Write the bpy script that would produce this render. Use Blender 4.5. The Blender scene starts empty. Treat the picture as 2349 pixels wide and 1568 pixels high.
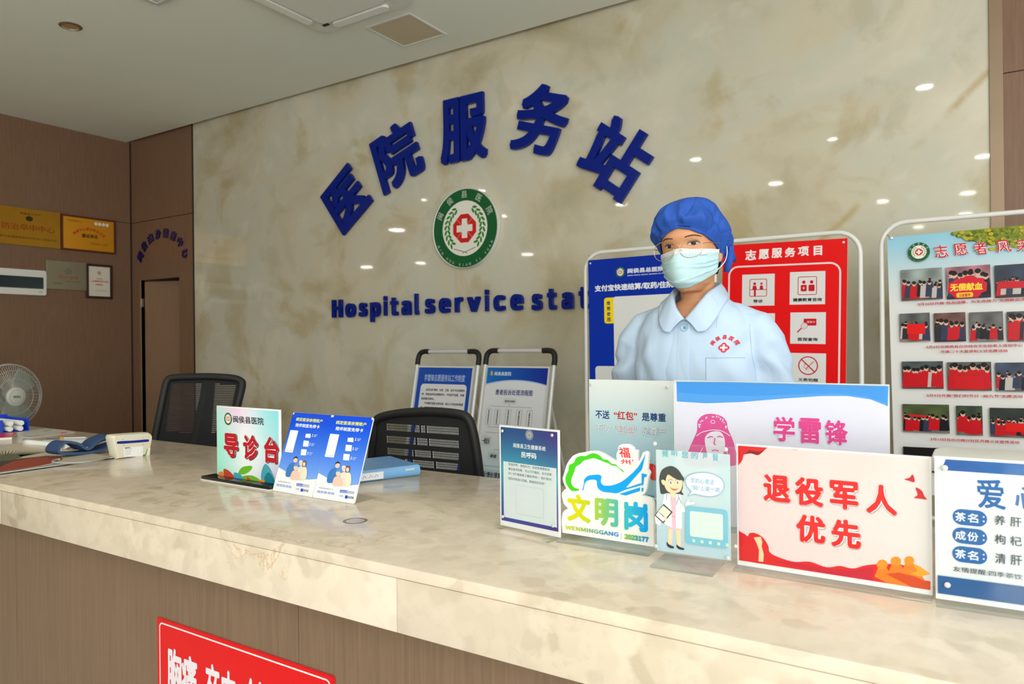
import bpy, bmesh, math, random
from mathutils import Vector, Matrix, noise
from mathutils.bvhtree import BVHTree
PI = math.pi
SC = bpy.context.scene
COL = SC.collection

# ------------------------------------------------------------------ camera
FPX, YAW, PITCH, ROLL = 1660.35, 0.56849, -0.00029, -0.010286
CAM = Vector((0, 0, 1.25))
_f = Vector((-math.sin(YAW)*math.cos(PITCH), math.cos(YAW)*math.cos(PITCH), math.sin(PITCH)))
_r = Vector((math.cos(YAW), math.sin(YAW), 0)); _u = _r.cross(_f)
RGT = math.cos(ROLL)*_r + math.sin(ROLL)*_u
UPV = -math.sin(ROLL)*_r + math.cos(ROLL)*_u
FWD = _f
cd = bpy.data.cameras.new('camera'); cam = bpy.data.objects.new('camera', cd); COL.objects.link(cam)
cd.sensor_width = 36; cd.lens = FPX/2349*36; cd.clip_start = .02; cd.clip_end = 100
cam.matrix_world = Matrix(((RGT.x, UPV.x, -FWD.x, CAM.x), (RGT.y, UPV.y, -FWD.y, CAM.y), (RGT.z, UPV.z, -FWD.z, CAM.z), (0, 0, 0, 1)))
cd.dof.use_dof = True; cd.dof.focus_distance = 1.85; cd.dof.aperture_fstop = 7.1
SC.camera = cam

# ------------------------------------------------------------------ world, lights, exposure
w = bpy.data.worlds.new('world'); SC.world = w; w.use_nodes = True
w.node_tree.nodes['Background'].inputs[0].default_value = (.75, .85, 1, 1)
w.node_tree.nodes['Background'].inputs[1].default_value = .6
SC.view_settings.view_transform = 'Standard'; SC.view_settings.look = 'None'
SC.view_settings.exposure = 0.05; SC.view_settings.gamma = 1.0
SC.cycles.transparent_max_bounces = 40      # many clear sheets stand one behind the other

def area(name, loc, aim, sx, sy, power, col):
    l = bpy.data.lights.new(name, 'AREA'); l.shape = 'RECTANGLE'; l.size = sx; l.size_y = sy
    l.energy = power; l.color = col
    o = bpy.data.objects.new(name, l); COL.objects.link(o); o.location = loc
    o.rotation_euler = (Vector(aim) - Vector(loc)).to_track_quat('-Z', 'Y').to_euler()
    return o
DAY = (.99, 1.0, .985)
area('window_daylight', (4.35, -2.4, 1.75), (-1.5, 1.2, 6.2), 6.0, 3.0, 285, DAY)
area('entrance_daylight', (2.9, -8.6, 1.9), (-.6, 2, 6.8), 3.2, 3.2, 275, DAY)
area('overhead_fill', (2.5, -1.4, 3.60), (1.6, -.6, 0), 3.0, 3.6, 110, DAY)  # added fill lamp under the ceiling, lights the counter from above

# ------------------------------------------------------------------ colours and materials
def lin(c):
    return tuple((v/255/12.92 if v/255 <= .04045 else ((v/255+.055)/1.055)**2.4) for v in c[:3])
MATS = {}
def mat(name, col, rough=.5, metal=0, spec=.5, var=.06, scale=30, bump=0, coat=0, trans=0):
    if name in MATS: return MATS[name]
    m = bpy.data.materials.new(name); m.use_nodes = True; nt = m.node_tree; b = nt.nodes['Principled BSDF']
    c = lin(col)
    tc = nt.nodes.new('ShaderNodeTexCoord'); nz = nt.nodes.new('ShaderNodeTexNoise'); nz.inputs['Scale'].default_value = scale
    nz.inputs['Detail'].default_value = 4
    nt.links.new(tc.outputs['Object'], nz.inputs['Vector'])
    mx = nt.nodes.new('ShaderNodeMix'); mx.data_type = 'RGBA'
    mx.inputs[6].default_value = (*[v*(1-var) for v in c], 1); mx.inputs[7].default_value = (*[min(1, v*(1+var)) for v in c], 1)
    nt.links.new(nz.outputs[0], mx.inputs[0]); nt.links.new(mx.outputs[2], b.inputs['Base Color'])
    b.inputs['Roughness'].default_value = rough; b.inputs['Metallic'].default_value = metal
    b.inputs['Specular IOR Level'].default_value = spec; b.inputs['Coat Weight'].default_value = coat
    b.inputs['Coat Roughness'].default_value = .05
    if bump:
        bp = nt.nodes.new('ShaderNodeBump'); bp.inputs['Strength'].default_value = bump; bp.inputs['Distance'].default_value = .002
        nt.links.new(nz.outputs[0], bp.inputs['Height']); nt.links.new(bp.outputs[0], b.inputs['Normal'])
    MATS[name] = m; return m
def folds(m, scale, strength, dist, stretch=(1, 1, .55)):
    """soft cloth creases: a ridged, stretched noise as a second bump under the fine weave"""
    nt = m.node_tree; b = nt.nodes['Principled BSDF']; tc = nt.nodes.new('ShaderNodeTexCoord')
    mp = nt.nodes.new('ShaderNodeMapping'); mp.inputs['Scale'].default_value = stretch; nt.links.new(tc.outputs['Object'], mp.inputs[0])
    n = nt.nodes.new('ShaderNodeTexNoise'); n.inputs['Scale'].default_value = scale; n.inputs['Detail'].default_value = 2; n.inputs['Distortion'].default_value = .8; nt.links.new(mp.outputs[0], n.inputs['Vector'])
    a = nt.nodes.new('ShaderNodeMath'); a.operation = 'SUBTRACT'; nt.links.new(n.outputs[0], a.inputs[0]); a.inputs[1].default_value = .5
    c = nt.nodes.new('ShaderNodeMath'); c.operation = 'ABSOLUTE'; nt.links.new(a.outputs[0], c.inputs[0])
    d = nt.nodes.new('ShaderNodeMath'); d.operation = 'POWER'; nt.links.new(c.outputs[0], d.inputs[0]); d.inputs[1].default_value = .8
    bp = nt.nodes.new('ShaderNodeBump'); bp.inputs['Strength'].default_value = strength; bp.inputs['Distance'].default_value = dist; nt.links.new(d.outputs[0], bp.inputs['Height'])
    old = b.inputs['Normal'].links
    if old: nt.links.new(old[0].from_node.outputs[0], bp.inputs['Normal'])
    nt.links.new(bp.outputs[0], b.inputs['Normal']); return m
def emis(name, col, s):
    m = bpy.data.materials.new(name); m.use_nodes = True; b = m.node_tree.nodes['Principled BSDF']
    b.inputs['Base Color'].default_value = (*lin(col), 1)
    b.inputs['Emission Color'].default_value = (*lin(col), 1); b.inputs['Emission Strength'].default_value = s
    return m
def print_mat(name, rough=.45, coat=.0):
    if name in MATS: return MATS[name]
    m = bpy.data.materials.new(name); m.use_nodes = True; nt = m.node_tree; b = nt.nodes['Principled BSDF']
    a = nt.nodes.new('ShaderNodeVertexColor'); a.layer_name = 'ink'
    nt.links.new(a.outputs[0], b.inputs['Base Color']); b.inputs['Roughness'].default_value = rough
    b.inputs['Coat Weight'].default_value = coat; b.inputs['Coat Roughness'].default_value = .08
    b.inputs['Specular IOR Level'].default_value = .2
    MATS[name] = m; return m
def clear_mat(name, tint=(250, 253, 252), clear=.93, rough=.03, refl=.035):
    if name in MATS: return MATS[name]
    m = bpy.data.materials.new(name); m.use_nodes = True; nt = m.node_tree
    for n in list(nt.nodes): nt.nodes.remove(n)
    out = nt.nodes.new('ShaderNodeOutputMaterial'); mix = nt.nodes.new('ShaderNodeMixShader')
    tr = nt.nodes.new('ShaderNodeBsdfTransparent'); gl = nt.nodes.new('ShaderNodeBsdfGlossy'); lw = nt.nodes.new('ShaderNodeLayerWeight')
    tr.inputs[0].default_value = (*[min(1, v*clear) for v in lin(tint)], 1)
    gl.inputs['Roughness'].default_value = rough; lw.inputs[0].default_value = .5
    fr = nmath(nt, 'ADD', nmath(nt, 'MULTIPLY', nmath(nt, 'POWER', lw.outputs[1], 5.0), .8), refl)
    nt.links.new(fr, mix.inputs[0]); nt.links.new(tr.outputs[0], mix.inputs[1]); nt.links.new(gl.outputs[0], mix.inputs[2])
    nt.links.new(mix.outputs[0], out.inputs[0]); MATS[name] = m; return m

def ramp(nt, stops):
    r = nt.nodes.new('ShaderNodeValToRGB'); e = r.color_ramp.elements
    while len(e) < len(stops): e.new(.5)
    for i, (p, c) in enumerate(stops): e[i].position = p; e[i].color = (*lin(c), 1)
    return r
def nnoise(nt, vec, scale, detail=6, rough=.55, dist=0, dim=None):
    n = nt.nodes.new('ShaderNodeTexNoise'); n.inputs['Scale'].default_value = scale; n.inputs['Detail'].default_value = detail
    n.inputs['Roughness'].default_value = rough; n.inputs['Distortion'].default_value = dist
    nt.links.new(vec, n.inputs['Vector']); return n
def nmap(nt, vec, loc=(0, 0, 0), scale=(1, 1, 1), rot=(0, 0, 0)):
    m = nt.nodes.new('ShaderNodeMapping'); m.inputs['Location'].default_value = loc; m.inputs['Scale'].default_value = scale
    m.inputs['Rotation'].default_value = rot; nt.links.new(vec, m.inputs['Vector']); return m.outputs[0]
def nmix(nt, fac, a, b, mode='MIX'):
    x = nt.nodes.new('ShaderNodeMix'); x.data_type = 'RGBA'; x.blend_type = mode
    for s, v in ((0, fac), (6, a), (7, b)):
        if isinstance(v, (int, float)): x.inputs[s].default_value = v
        elif isinstance(v, tuple): x.inputs[s].default_value = (*lin(v), 1)
        else: nt.links.new(v, x.inputs[s])
    return x.outputs[2]
def nmath(nt, op, a, b=0.0):
    x = nt.nodes.new('ShaderNodeMath'); x.operation = op
    for i, v in enumerate((a, b)):
        if isinstance(v, (int, float)): x.inputs[i].default_value = v
        else: nt.links.new(v, x.inputs[i])
    return x.outputs[0]
def nrange(nt, v, a, b, c=0., d=1.):
    x = nt.nodes.new('ShaderNodeMapRange'); x.interpolation_type = 'SMOOTHSTEP'
    nt.links.new(v, x.inputs[0])
    for i, q in enumerate((a, b, c, d)): x.inputs[i+1].default_value = q
    return x.outputs[0]

def marble_wall():
    m = bpy.data.materials.new('polished_onyx_marble'); m.use_nodes = True; nt = m.node_tree; b = nt.nodes['Principled BSDF']
    tc = nt.nodes.new('ShaderNodeTexCoord'); v = tc.outputs['Object']
    n1 = nnoise(nt, v, .85, 6, .55, .7); n2 = nnoise(nt, nmap(nt, v, (7, 3, 2)), 1.7, 5, .55, .6); n3 = nnoise(nt, nmap(nt, v, (1, 9, 5)), .55, 3, .5, .4)
    base = ramp(nt, [(.30, (180, 170, 142)), (.44, (206, 197, 173)), (.53, (202, 200, 183)), (.62, (214, 206, 186)), (.76, (226, 222, 205))])
    nt.links.new(n1.outputs[0], base.inputs[0])
    left = nt.nodes.new('ShaderNodeSeparateXYZ'); nt.links.new(v, left.inputs[0])
    patch = nmath(nt, 'ADD', n2.outputs[0], nrange(nt, left.outputs[0], -5.2, -7.1, 0, .06))
    c = nmix(nt, nrange(nt, patch, .53, .68, 0, .55), base.outputs[0], (176, 156, 104))
    c = nmix(nt, nrange(nt, n3.outputs[0], .48, .66, 0, .5), c, (194, 193, 177))
    n4 = nnoise(nt, nmap(nt, v, (3, 1, 8)), 2.6, 6, .6, .5)
    c = nmix(nt, nrange(nt, n4.outputs[0], .55, .70, 0, .35), c, (222, 222, 206)); c = nmix(nt, nrange(nt, n4.outputs[0], .45, .32, 0, .3), c, (166, 158, 124))
    nd = nnoise(nt, v, 2.2, 5, .6, .3)
    line = nmath(nt, 'SUBTRACT', nmath(nt, 'SUBTRACT', left.outputs[2], 2.64), nmath(nt, 'MULTIPLY', left.outputs[0], .985))
    line = nmath(nt, 'ADD', line, nmath(nt, 'MULTIPLY', nmath(nt, 'SUBTRACT', nd.outputs[0], .5), .12))
    vm = nmath(nt, 'MULTIPLY', nrange(nt, nmath(nt, 'ABSOLUTE', line), 0, .05, .7, 0), nrange(nt, left.outputs[0], -1.6, -.9, 0, 1))
    vm = nmath(nt, 'MULTIPLY', vm, nrange(nt, n2.outputs[0], .38, .5, 0, 1))
    c = nmix(nt, vm, c, (182, 158, 104))
    nt.links.new(c, b.inputs['Base Color']); b.inputs['Roughness'].default_value = .035; b.inputs['Specular IOR Level'].default_value = .5
    return m
def marble_top():
    m = bpy.data.materials.new('cream_counter_marble'); m.use_nodes = True; nt = m.node_tree; b = nt.nodes['Principled BSDF']
    tc = nt.nodes.new('ShaderNodeTexCoord'); v = tc.outputs['Object']
    n0 = nnoise(nt, v, 6, 5, .6, .4)
    vo = nt.nodes.new('ShaderNodeTexVoronoi'); vo.inputs['Scale'].default_value = 26; vo.feature = 'SMOOTH_F1'; vo.inputs['Smoothness'].default_value = .5
    vm = nt.nodes.new('ShaderNodeVectorMath'); vm.operation = 'MULTIPLY_ADD'; nt.links.new(n0.outputs['Color'], vm.inputs[0])
    vm.inputs[1].default_value = (.10, .10, .10); nt.links.new(v, vm.inputs[2]); nt.links.new(vm.outputs[0], vo.inputs['Vector'])
    base = ramp(nt, [(.0, (224, 209, 187)), (.45, (216, 201, 178)), (.8, (208, 193, 170)), (1, (196, 181, 156))])
    bw = nt.nodes.new('ShaderNodeSeparateColor'); nt.links.new(vo.outputs['Color'], bw.inputs[0]); nt.links.new(bw.outputs[0], base.inputs[0])
    nf = nnoise(nt, v, 42, 6, .7, .6); c = nmix(nt, nrange(nt, nf.outputs[0], .5, .68, 0, .38), base.outputs[0], (188, 178, 158))
    nl = nnoise(nt, nmap(nt, v, (2, 2, 2)), 2.4, 4, .5, .4); c = nmix(nt, nrange(nt, nl.outputs[0], .4, .7, 0, .5), c, (224, 210, 194))
    nv = nnoise(nt, nmap(nt, v, (5, 1, 0), (1, 1.6, 1)), 3.2, 8, .62, .6)
    rid = nmath(nt, 'ABSOLUTE', nmath(nt, 'SUBTRACT', nv.outputs[0], .5))
    npat = nnoise(nt, nmap(nt, v, (9, 4, 1)), 3.5, 3, .5, 0)
    f = nmath(nt, 'MULTIPLY', nrange(nt, rid, 0, .012, .55, 0), nrange(nt, npat.outputs[0], .52, .64, 0, 1))
    c = nmix(nt, f, c, (186, 150, 106))
    nt.links.new(c, b.inputs['Base Color']); b.inputs['Roughness'].default_value = .16; b.inputs['Specular IOR Level'].default_value = .5
    return m
def wood(name, a, bcol, axis=(30, 30, 1.2), rough=.45):
    m = bpy.data.materials.new(name); m.use_nodes = True; nt = m.node_tree; b = nt.nodes['Principled BSDF']
    tc = nt.nodes.new('ShaderNodeTexCoord'); v = nmap(nt, tc.outputs['Object'], (0, 0, 0), axis)
    n = nnoise(nt, v, 4, 8, .65, .2); r = ramp(nt, [(.3, a), (.7, bcol)]); nt.links.new(n.outputs[0], r.inputs[0])
    nt.links.new(r.outputs[0], b.inputs['Base Color']); b.inputs['Roughness'].default_value = rough
    bp = nt.nodes.new('ShaderNodeBump'); bp.inputs['Strength'].default_value = .08; bp.inputs['Distance'].default_value = .002
    nt.links.new(n.outputs[0], bp.inputs['Height']); nt.links.new(bp.outputs[0], b.inputs['Normal'])
    return m

M = dict(
    marble=marble_wall(), top=marble_top(),
    wood=wood('brown_wall_laminate', (120, 90, 69), (136, 104, 81), (22, 22, 1.0), .5),
    cwood=wood('counter_wood_veneer', (110, 88, 68), (128, 103, 81), (34, 34, 1.0), .5),
    doorwood=wood('door_leaf_veneer', (136, 106, 82), (150, 120, 94), (22, 22, 1), .5),
    ceil=mat('ceiling_paint', (238, 241, 232), .9, var=.015, scale=3),
    white=mat('white_plastic', (232, 232, 226), .4, var=.02), white_metal=mat('white_powder_coat', (225, 225, 220), .35, var=.02),
    steel=mat('brushed_steel', (196, 186, 168), .3, 1, var=.08, scale=60), alu=mat('satin_aluminium', (214, 214, 214), .35, .25, var=.03),
    bronze=mat('champagne_metal_trim', (150, 128, 106), .4, .4, var=.1, scale=6), dark=mat('dark_gap', (40, 30, 22), .8, var=.1),
    blue_letter=mat('blue_acrylic_letter', (2, 30, 130), .2, var=.03, spec=.2), navy=mat('navy_letter', (16, 14, 84), .3, var=.03),
    black=mat('black_plastic', (18, 18, 20), .6, var=.1), mesh=mat('black_chair_mesh', (26, 26, 28), .85, var=.2, scale=400),
    floor=mat('beige_floor_tile', (226, 222, 210), .2, var=.06, scale=2), hall=mat('hall_wall_paint', (212, 208, 196), .8, var=.03, scale=2),
    acr=clear_mat('clear_acrylic', (255, 255, 255), 1.0, .03, .025), acre=clear_mat('acrylic_block', (253, 255, 254), 1.0, .1, .06), glass=clear_mat('spectacle_glass', (254, 254, 254), .98, .0, .015),
    ink=print_mat('printed_ink'), gloss=print_mat('glossy_print', .28, .0), matte=print_mat('matte_print', .6, 0),
)
# ------------------------------------------------------------------ pixel helper: rays through the photograph meet real planes
def ray(px, py): return RGT*((px-1174.5)/FPX) - UPV*((py-784)/FPX) + FWD
def on_plane(px, py, p, n):
    d = ray(px, py); return CAM + d*((Vector(p)-CAM).dot(n)/d.dot(n))
def on_y(px, py, y): return on_plane(px, py, (0, y, 0), Vector((0, 1, 0)))
def on_x(px, py, x): return on_plane(px, py, (x, 0, 0), Vector((1, 0, 0)))
def on_z(px, py, z): return on_plane(px, py, (0, 0, z), Vector((0, 0, 1)))

# ------------------------------------------------------------------ mesh building
class MB:
    def __init__(s): s.v = []; s.f = []; s.m = []
    def add(s, vs, fs, mi=0):
        k = len(s.v); s.v += [Vector(q) for q in vs]; s.f += [tuple(k+i for i in f) for f in fs]; s.m += [mi]*len(fs); return s
    def box(s, a, b, bevel=0, mi=0, rot=0, piv=None, seg=2, mtx=None):
        bm = bmesh.new(); bmesh.ops.create_cube(bm, size=1)
        a, b = Vector(a), Vector(b); c = (a+b)/2; d = b-a
        for v in bm.verts: v.co = Vector((v.co.x*d.x, v.co.y*d.y, v.co.z*d.z))
        if bevel: bmesh.ops.bevel(bm, geom=bm.edges[:]+bm.verts[:], offset=min(bevel, min(abs(x) for x in d)*.49), segments=seg, affect='EDGES', profile=.5)
        vs = [v.co+c for v in bm.verts]
        if rot:
            p = Vector(piv) if piv else c; R = Matrix.Rotation(rot, 3, 'Z'); vs = [p+R@(v-p) for v in vs]
        if mtx: vs = [mtx@v for v in vs]
        for i, v in enumerate(bm.verts): v.index = i
        s.add(vs, [[v.index for v in f.verts] for f in bm.faces], mi); bm.free(); return s
    def tube(s, pts, r, n=10, mi=0, closed=False, caps=True):
        pts = [Vector(p) for p in pts]; N = len(pts); rs = r if isinstance(r, list) else [r]*N
        rings = []; up = None
        for i in range(N):
            if closed: t = pts[(i+1) % N]-pts[i-1]
            else: t = pts[min(i+1, N-1)]-pts[max(i-1, 0)]
            t.normalize()
            if up is None:
                up = Vector((0, 0, 1)) if abs(t.z) < .9 else Vector((1, 0, 0))
            a = t.cross(up)
            if a.length < 1e-6: a = t.orthogonal()
            a.normalize(); b = a.cross(t).normalized(); up = b
            rr = rs[i]; ra, rb = rr if isinstance(rr, tuple) else (rr, rr)
            rings.append([pts[i]+a*(ra*math.cos(2*PI*k/n))+b*(rb*math.sin(2*PI*k/n)) for k in range(n)])
        return s.loft(rings, mi, closed, caps)
    def loft(s, rings, mi=0, closed=False, caps=True):
        n = len(rings[0]); vs = [q for r in rings for q in r]; fs = []; N = len(rings)
        for i in range(N if closed else N-1):
            j = (i+1) % N
            for k in range(n):
                l = (k+1) % n; fs.append((i*n+k, i*n+l, j*n+l, j*n+k))
        if caps and not closed: fs.append(tuple(range(n))[::-1]); fs.append(tuple((N-1)*n+k for k in range(n)))
        return s.add(vs, fs, mi)
    def grid(s, rows, mi=0):
        n = len(rows[0]); vs = [q for r in rows for q in r]
        return s.add(vs, [(i*n+k, i*n+k+1, (i+1)*n+k+1, (i+1)*n+k) for i in range(len(rows)-1) for k in range(n-1)], mi)
    def lathe(s, prof, c, axis='Z', n=32, mi=0, mtx=None):
        c = Vector(c); rings = []
        for r, h in prof:
            ring = []
            for k in range(n):
                x, y = r*math.cos(2*PI*k/n), r*math.sin(2*PI*k/n)
                p = {'Z': Vector((x, y, h)), 'Y': Vector((x, h, y)), 'X': Vector((h, x, y))}[axis]
                ring.append(c+(mtx@p if mtx else p))
            rings.append(ring)
        return s.loft(rings, mi, False, True)
    def prism(s, pts, d, mi=0):
        n = len(pts); d = Vector(d); vs = [Vector(p) for p in pts]; vs += [p+d for p in vs]
        return s.add(vs, [tuple(range(n))[::-1], tuple(range(n, 2*n))]+[(k, (k+1) % n, n+(k+1) % n, n+k) for k in range(n)], mi)
    def build(s, name, mats, parent=None, smooth=False, angle=35, fixn=True):
        me = bpy.data.meshes.new(name)
        o0 = Vector((0, 0, 0))
        if parent: o0 = wloc(parent)
        me.from_pydata([tuple(q-o0) for q in s.v], [], s.f)
        for mm in (mats if isinstance(mats, (list, tuple)) else [mats]): me.materials.append(mm)
        me.polygons.foreach_set('material_index', s.m)
        if fixn:
            bm = bmesh.new(); bm.from_mesh(me); bmesh.ops.recalc_face_normals(bm, faces=bm.faces[:]); bm.to_mesh(me); bm.free()
        if smooth:
            me.polygons.foreach_set('use_smooth', [True]*len(me.polygons))
            if angle < 180: me.set_sharp_from_angle(angle=math.radians(angle))
        me.update()
        o = bpy.data.objects.new(name, me); COL.objects.link(o)
        if parent: o.parent = parent
        return o
def wloc(o):
    p = Vector(o.location); q = o.parent
    while q: p += q.location; q = q.parent
    return p
def thing(name, label, cat, loc=(0, 0, 0), group=None):
    o = bpy.data.objects.new(name, None); COL.objects.link(o); o.location = loc; o.empty_display_size = .05
    return tag(o, label, cat, group)
def tag(o, label, cat, group=None):
    o['label'] = label; o['category'] = cat
    if group: o['group'] = group
    return o
def struct(o): o['kind'] = 'structure'; return o
def recenter(o):
    """origin of a one-mesh thing to the middle of its base"""
    vs = [v.co.copy() for v in o.data.vertices]
    c = Vector(((min(v.x for v in vs)+max(v.x for v in vs))/2, (min(v.y for v in vs)+max(v.y for v in vs))/2, min(v.z for v in vs)))
    o.data.transform(Matrix.Translation(-c)); o.location = Vector(o.location)+c; return o
def tilt(o, mtx_rot):  # rotate a thing about its own base
    o.rotation_euler = mtx_rot.to_euler(); return o
def rrect(x0, y0, x1, y1, r, n=6):
    out = []
    for cx, cy, a in ((x1-r, y1-r, 0), (x0+r, y1-r, 90), (x0+r, y0+r, 180), (x1-r, y0+r, 270)):
        for k in range(n+1):
            t = math.radians(a+90*k/n); out.append((cx+r*math.cos(t), cy+r*math.sin(t)))
    return out
def spline(pts, n=8, closed=False):
    """Catmull-Rom through 2-D or 3-D points"""
    P = [Vector(p) for p in pts]; N = len(P); out = []
    for i in range(N if closed else N-1):
        if closed: a, b, c, d = P[i-1], P[i], P[(i+1) % N], P[(i+2) % N]
        else: a, b, c, d = P[max(i-1, 0)], P[i], P[i+1], P[min(i+2, N-1)]
        for k in range(n):
            t = k/n; out.append(.5*((2*b)+(c-a)*t+(2*a-5*b+4*c-d)*t*t+(3*b-a-3*c+d)*t**3))
    if not closed: out.append(P[-1])
    return out

# ------------------------------------------------------------------ lettering (fonts bundled with Blender itself)
try: SANS = bpy.data.fonts.load(bpy.utils.system_resource('DATAFILES', path='fonts')+'/Noto Sans CJK Regular.woff2')
except Exception: SANS = None
_G = {}
def glyphs(s, res=3):
    if (s, res) in _G: return _G[(s, res)]
    c = bpy.data.curves.new('lettering', 'FONT'); c.body = s; c.size = 1; c.resolution_u = res; c.fill_mode = 'FRONT'
    if SANS and s.isascii(): c.font = SANS
    o = bpy.data.objects.new('lettering', c); COL.objects.link(o)
    me = bpy.data.meshes.new_from_object(o.evaluated_get(bpy.context.evaluated_depsgraph_get()))
    v = [(q.co.x, q.co.y) for q in me.vertices]; f = [tuple(p.vertices) for p in me.polygons]
    bpy.data.objects.remove(o); bpy.data.meshes.remove(me); bpy.data.curves.remove(c)
    x0, x1 = min(q[0] for q in v), max(q[0] for q in v); y0, y1 = min(q[1] for q in v), max(q[1] for q in v)
    _G[(s, res)] = (v, f, (x0, y0, x1, y1)); return _G[(s, res)]

class Art:
    """flat printed artwork on a real plane: P0 + u*U + v*V, stacked in thin layers along the normal"""
    EPS = .00005
    def __init__(s, P0, U, V, n0=.0004):
        s.P0 = Vector(P0); s.U = Vector(U).normalized(); s.V = Vector(V).normalized(); s.N = s.U.cross(s.V).normalized(); s.n0 = n0
        s.v = []; s.f = []; s.c = []; s.layer = 0; s.hold = False
        s.STEP = .25 if s.P0.length < 3 else .6
    def uv(s, px, py):
        q = on_plane(px, py, s.P0, s.N)-s.P0; return (q.dot(s.U), q.dot(s.V))
    def w(s, u, v, n=0): return s.P0+s.U*u+s.V*v+s.N*n
    def up(s):
        s.layer += .6 if s.hold else 1
        return s
    def raw(s, pts, faces, cols):
        k = len(s.v); h = s.n0+s.layer*s.EPS
        s.v += [s.w(p[0], p[1], h) for p in pts]; s.f += [tuple(k+i for i in f) for f in faces]
        for f in faces: s.c += [cols[i] for i in f] if isinstance(cols, list) else [cols]*len(f)
        return s
    def poly(s, pts, col, up=True):
        if up: s.up()
        if isinstance(col, list): return s.raw(pts, [tuple(range(len(pts)))], col)
        # triangulate robustly for outlines that are not convex
        from mathutils.geometry import tessellate_polygon
        t = tessellate_polygon([[Vector((p[0], p[1], 0)) for p in pts]])
        return s.raw(pts, [tuple(x) for x in t], col)
    def pp(s, pxs, col, up=True): return s.poly([s.uv(*p) for p in pxs], col, up)
    def sp(s, pxs, col, n=6, up=True): return s.poly([tuple(q) for q in spline([s.uv(*p) for p in pxs], n, True)], col, up)
    def rect(s, u0, v0, u1, v1, col, up=True): return s.poly([(u0, v0), (u1, v0), (u1, v1), (u0, v1)], col, up)
    def grad(s, u0, v0, u1, v1, fn, nu=12, nv=12, up=True):
        if up: s.up()
        pts = [(u0+(u1-u0)*i/nu, v0+(v1-v0)*j/nv) for j in range(nv+1) for i in range(nu+1)]
        cols = [fn(i/nu, j/nv) for j in range(nv+1) for i in range(nu+1)]
        return s.raw(pts, [(j*(nu+1)+i, j*(nu+1)+i+1, (j+1)*(nu+1)+i+1, (j+1)*(nu+1)+i) for j in range(nv) for i in range(nu)], cols)
    def rr(s, u0, v0, u1, v1, r, col, up=True): return s.poly(rrect(u0, v0, u1, v1, r), col, up)
    def ell(s, u, v, a, b, col, n=28, up=True):
        return s.poly([(u+a*math.cos(2*PI*k/n), v+b*math.sin(2*PI*k/n)) for k in range(n)], col, up)
    def ring(s, u, v, a, b, t, col, n=36, a0=0, a1=360, up=True):
        if up: s.up()
        N = n; A = [math.radians(a0+(a1-a0)*k/N) for k in range(N+1)]
        pts = [(u+a*math.cos(x), v+b*math.sin(x)) for x in A]+[(u+(a-t)*math.cos(x), v+(b-t)*math.sin(x)) for x in A]
        return s.raw(pts, [(k, k+1, N+1+k+1, N+1+k) for k in range(N)], col)
    def stroke(s, pts, t, col, up=True, closed=False):
        if up: s.up()
        P = [Vector(p) for p in pts]; N = len(P); L = []; R = []
        ts = t if isinstance(t, list) else [t]*N
        for i in range(N):
            d = (P[(i+1) % N]-P[i-1]) if closed else (P[min(i+1, N-1)]-P[max(i-1, 0)])
            if d.length < 1e-9: d = Vector((1, 0))
            d.normalize(); nn = Vector((-d.y, d.x))*ts[i]/2; L.append(P[i]+nn); R.append(P[i]-nn)
        fs = [(k, (k+1) % N, N+(k+1) % N, N+k) for k in range(N if closed else N-1)]
        return s.raw([tuple(q) for q in L+R], fs, col)
    def outline(s, u0, v0, u1, v1, r, t, col): return s.stroke(rrect(u0, v0, u1, v1, r), t, col, True, True)
    def glyph(s, txt, place, col, bold=0, up=True, res=3):
        """place maps glyph em coordinates to (u,v); col is a colour or a function of (u,v)"""
        if up: s.up()
        v, f, bb = glyphs(txt, res)
        sh = [(0, 0)]
        if bold: sh += [(bold*math.cos(2*PI*k/8), bold*math.sin(2*PI*k/8)) for k in range(8)]
        keep = s.layer
        for dx, dy in sh[::-1]:
            pts = [place(q[0]+dx, q[1]+dy) for q in v]
            s.raw(pts, f, [col(*p) for p in pts] if callable(col) else col); s.layer += s.STEP
        s.layer = keep+(s.STEP*9 if up and bold else 0)
        return s
    def text(s, txt, u0, v0, u1, v1, col, bold=0, up=True, slant=0, res=3):
        x0, y0, x1, y1 = glyphs(txt, res)[2]; x0 -= bold; x1 += bold; y0 -= bold; y1 += bold
        ku, kv = (u1-u0)/(x1-x0), (v1-v0)/(y1-y0)
        return s.glyph(txt, lambda x, y: (u0+(x-x0)*ku+slant*(y-y0)*kv, v0+(y-y0)*kv), col, bold, up, res)
    def line(s, txt, bl, br, tl, col, bold=0, up=True, slant=0):
        a, b, c = s.uv(*bl), s.uv(*br), s.uv(*tl); vb = (a[1]+b[1])/2
        return s.text(txt, a[0], vb, b[0], vb+(c[1]-a[1]), col, bold, up, slant)
    def chars(s, items, col, bold=0, up=True, slant=0):
        """items: (character, px left, py top, px right, py bottom)"""
        if up: s.up()
        for ch, x0, y0, x1, y1 in items:
            m = ((x0+x1)/2, (y0+y1)/2); l = s.uv(x0, m[1]); r = s.uv(x1, m[1]); t = s.uv(m[0], y0); b = s.uv(m[0], y1)
            s.text(ch, l[0], b[1], r[0], t[1], col, bold, False, slant)
        s.layer += s.STEP*9
        return s
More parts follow.
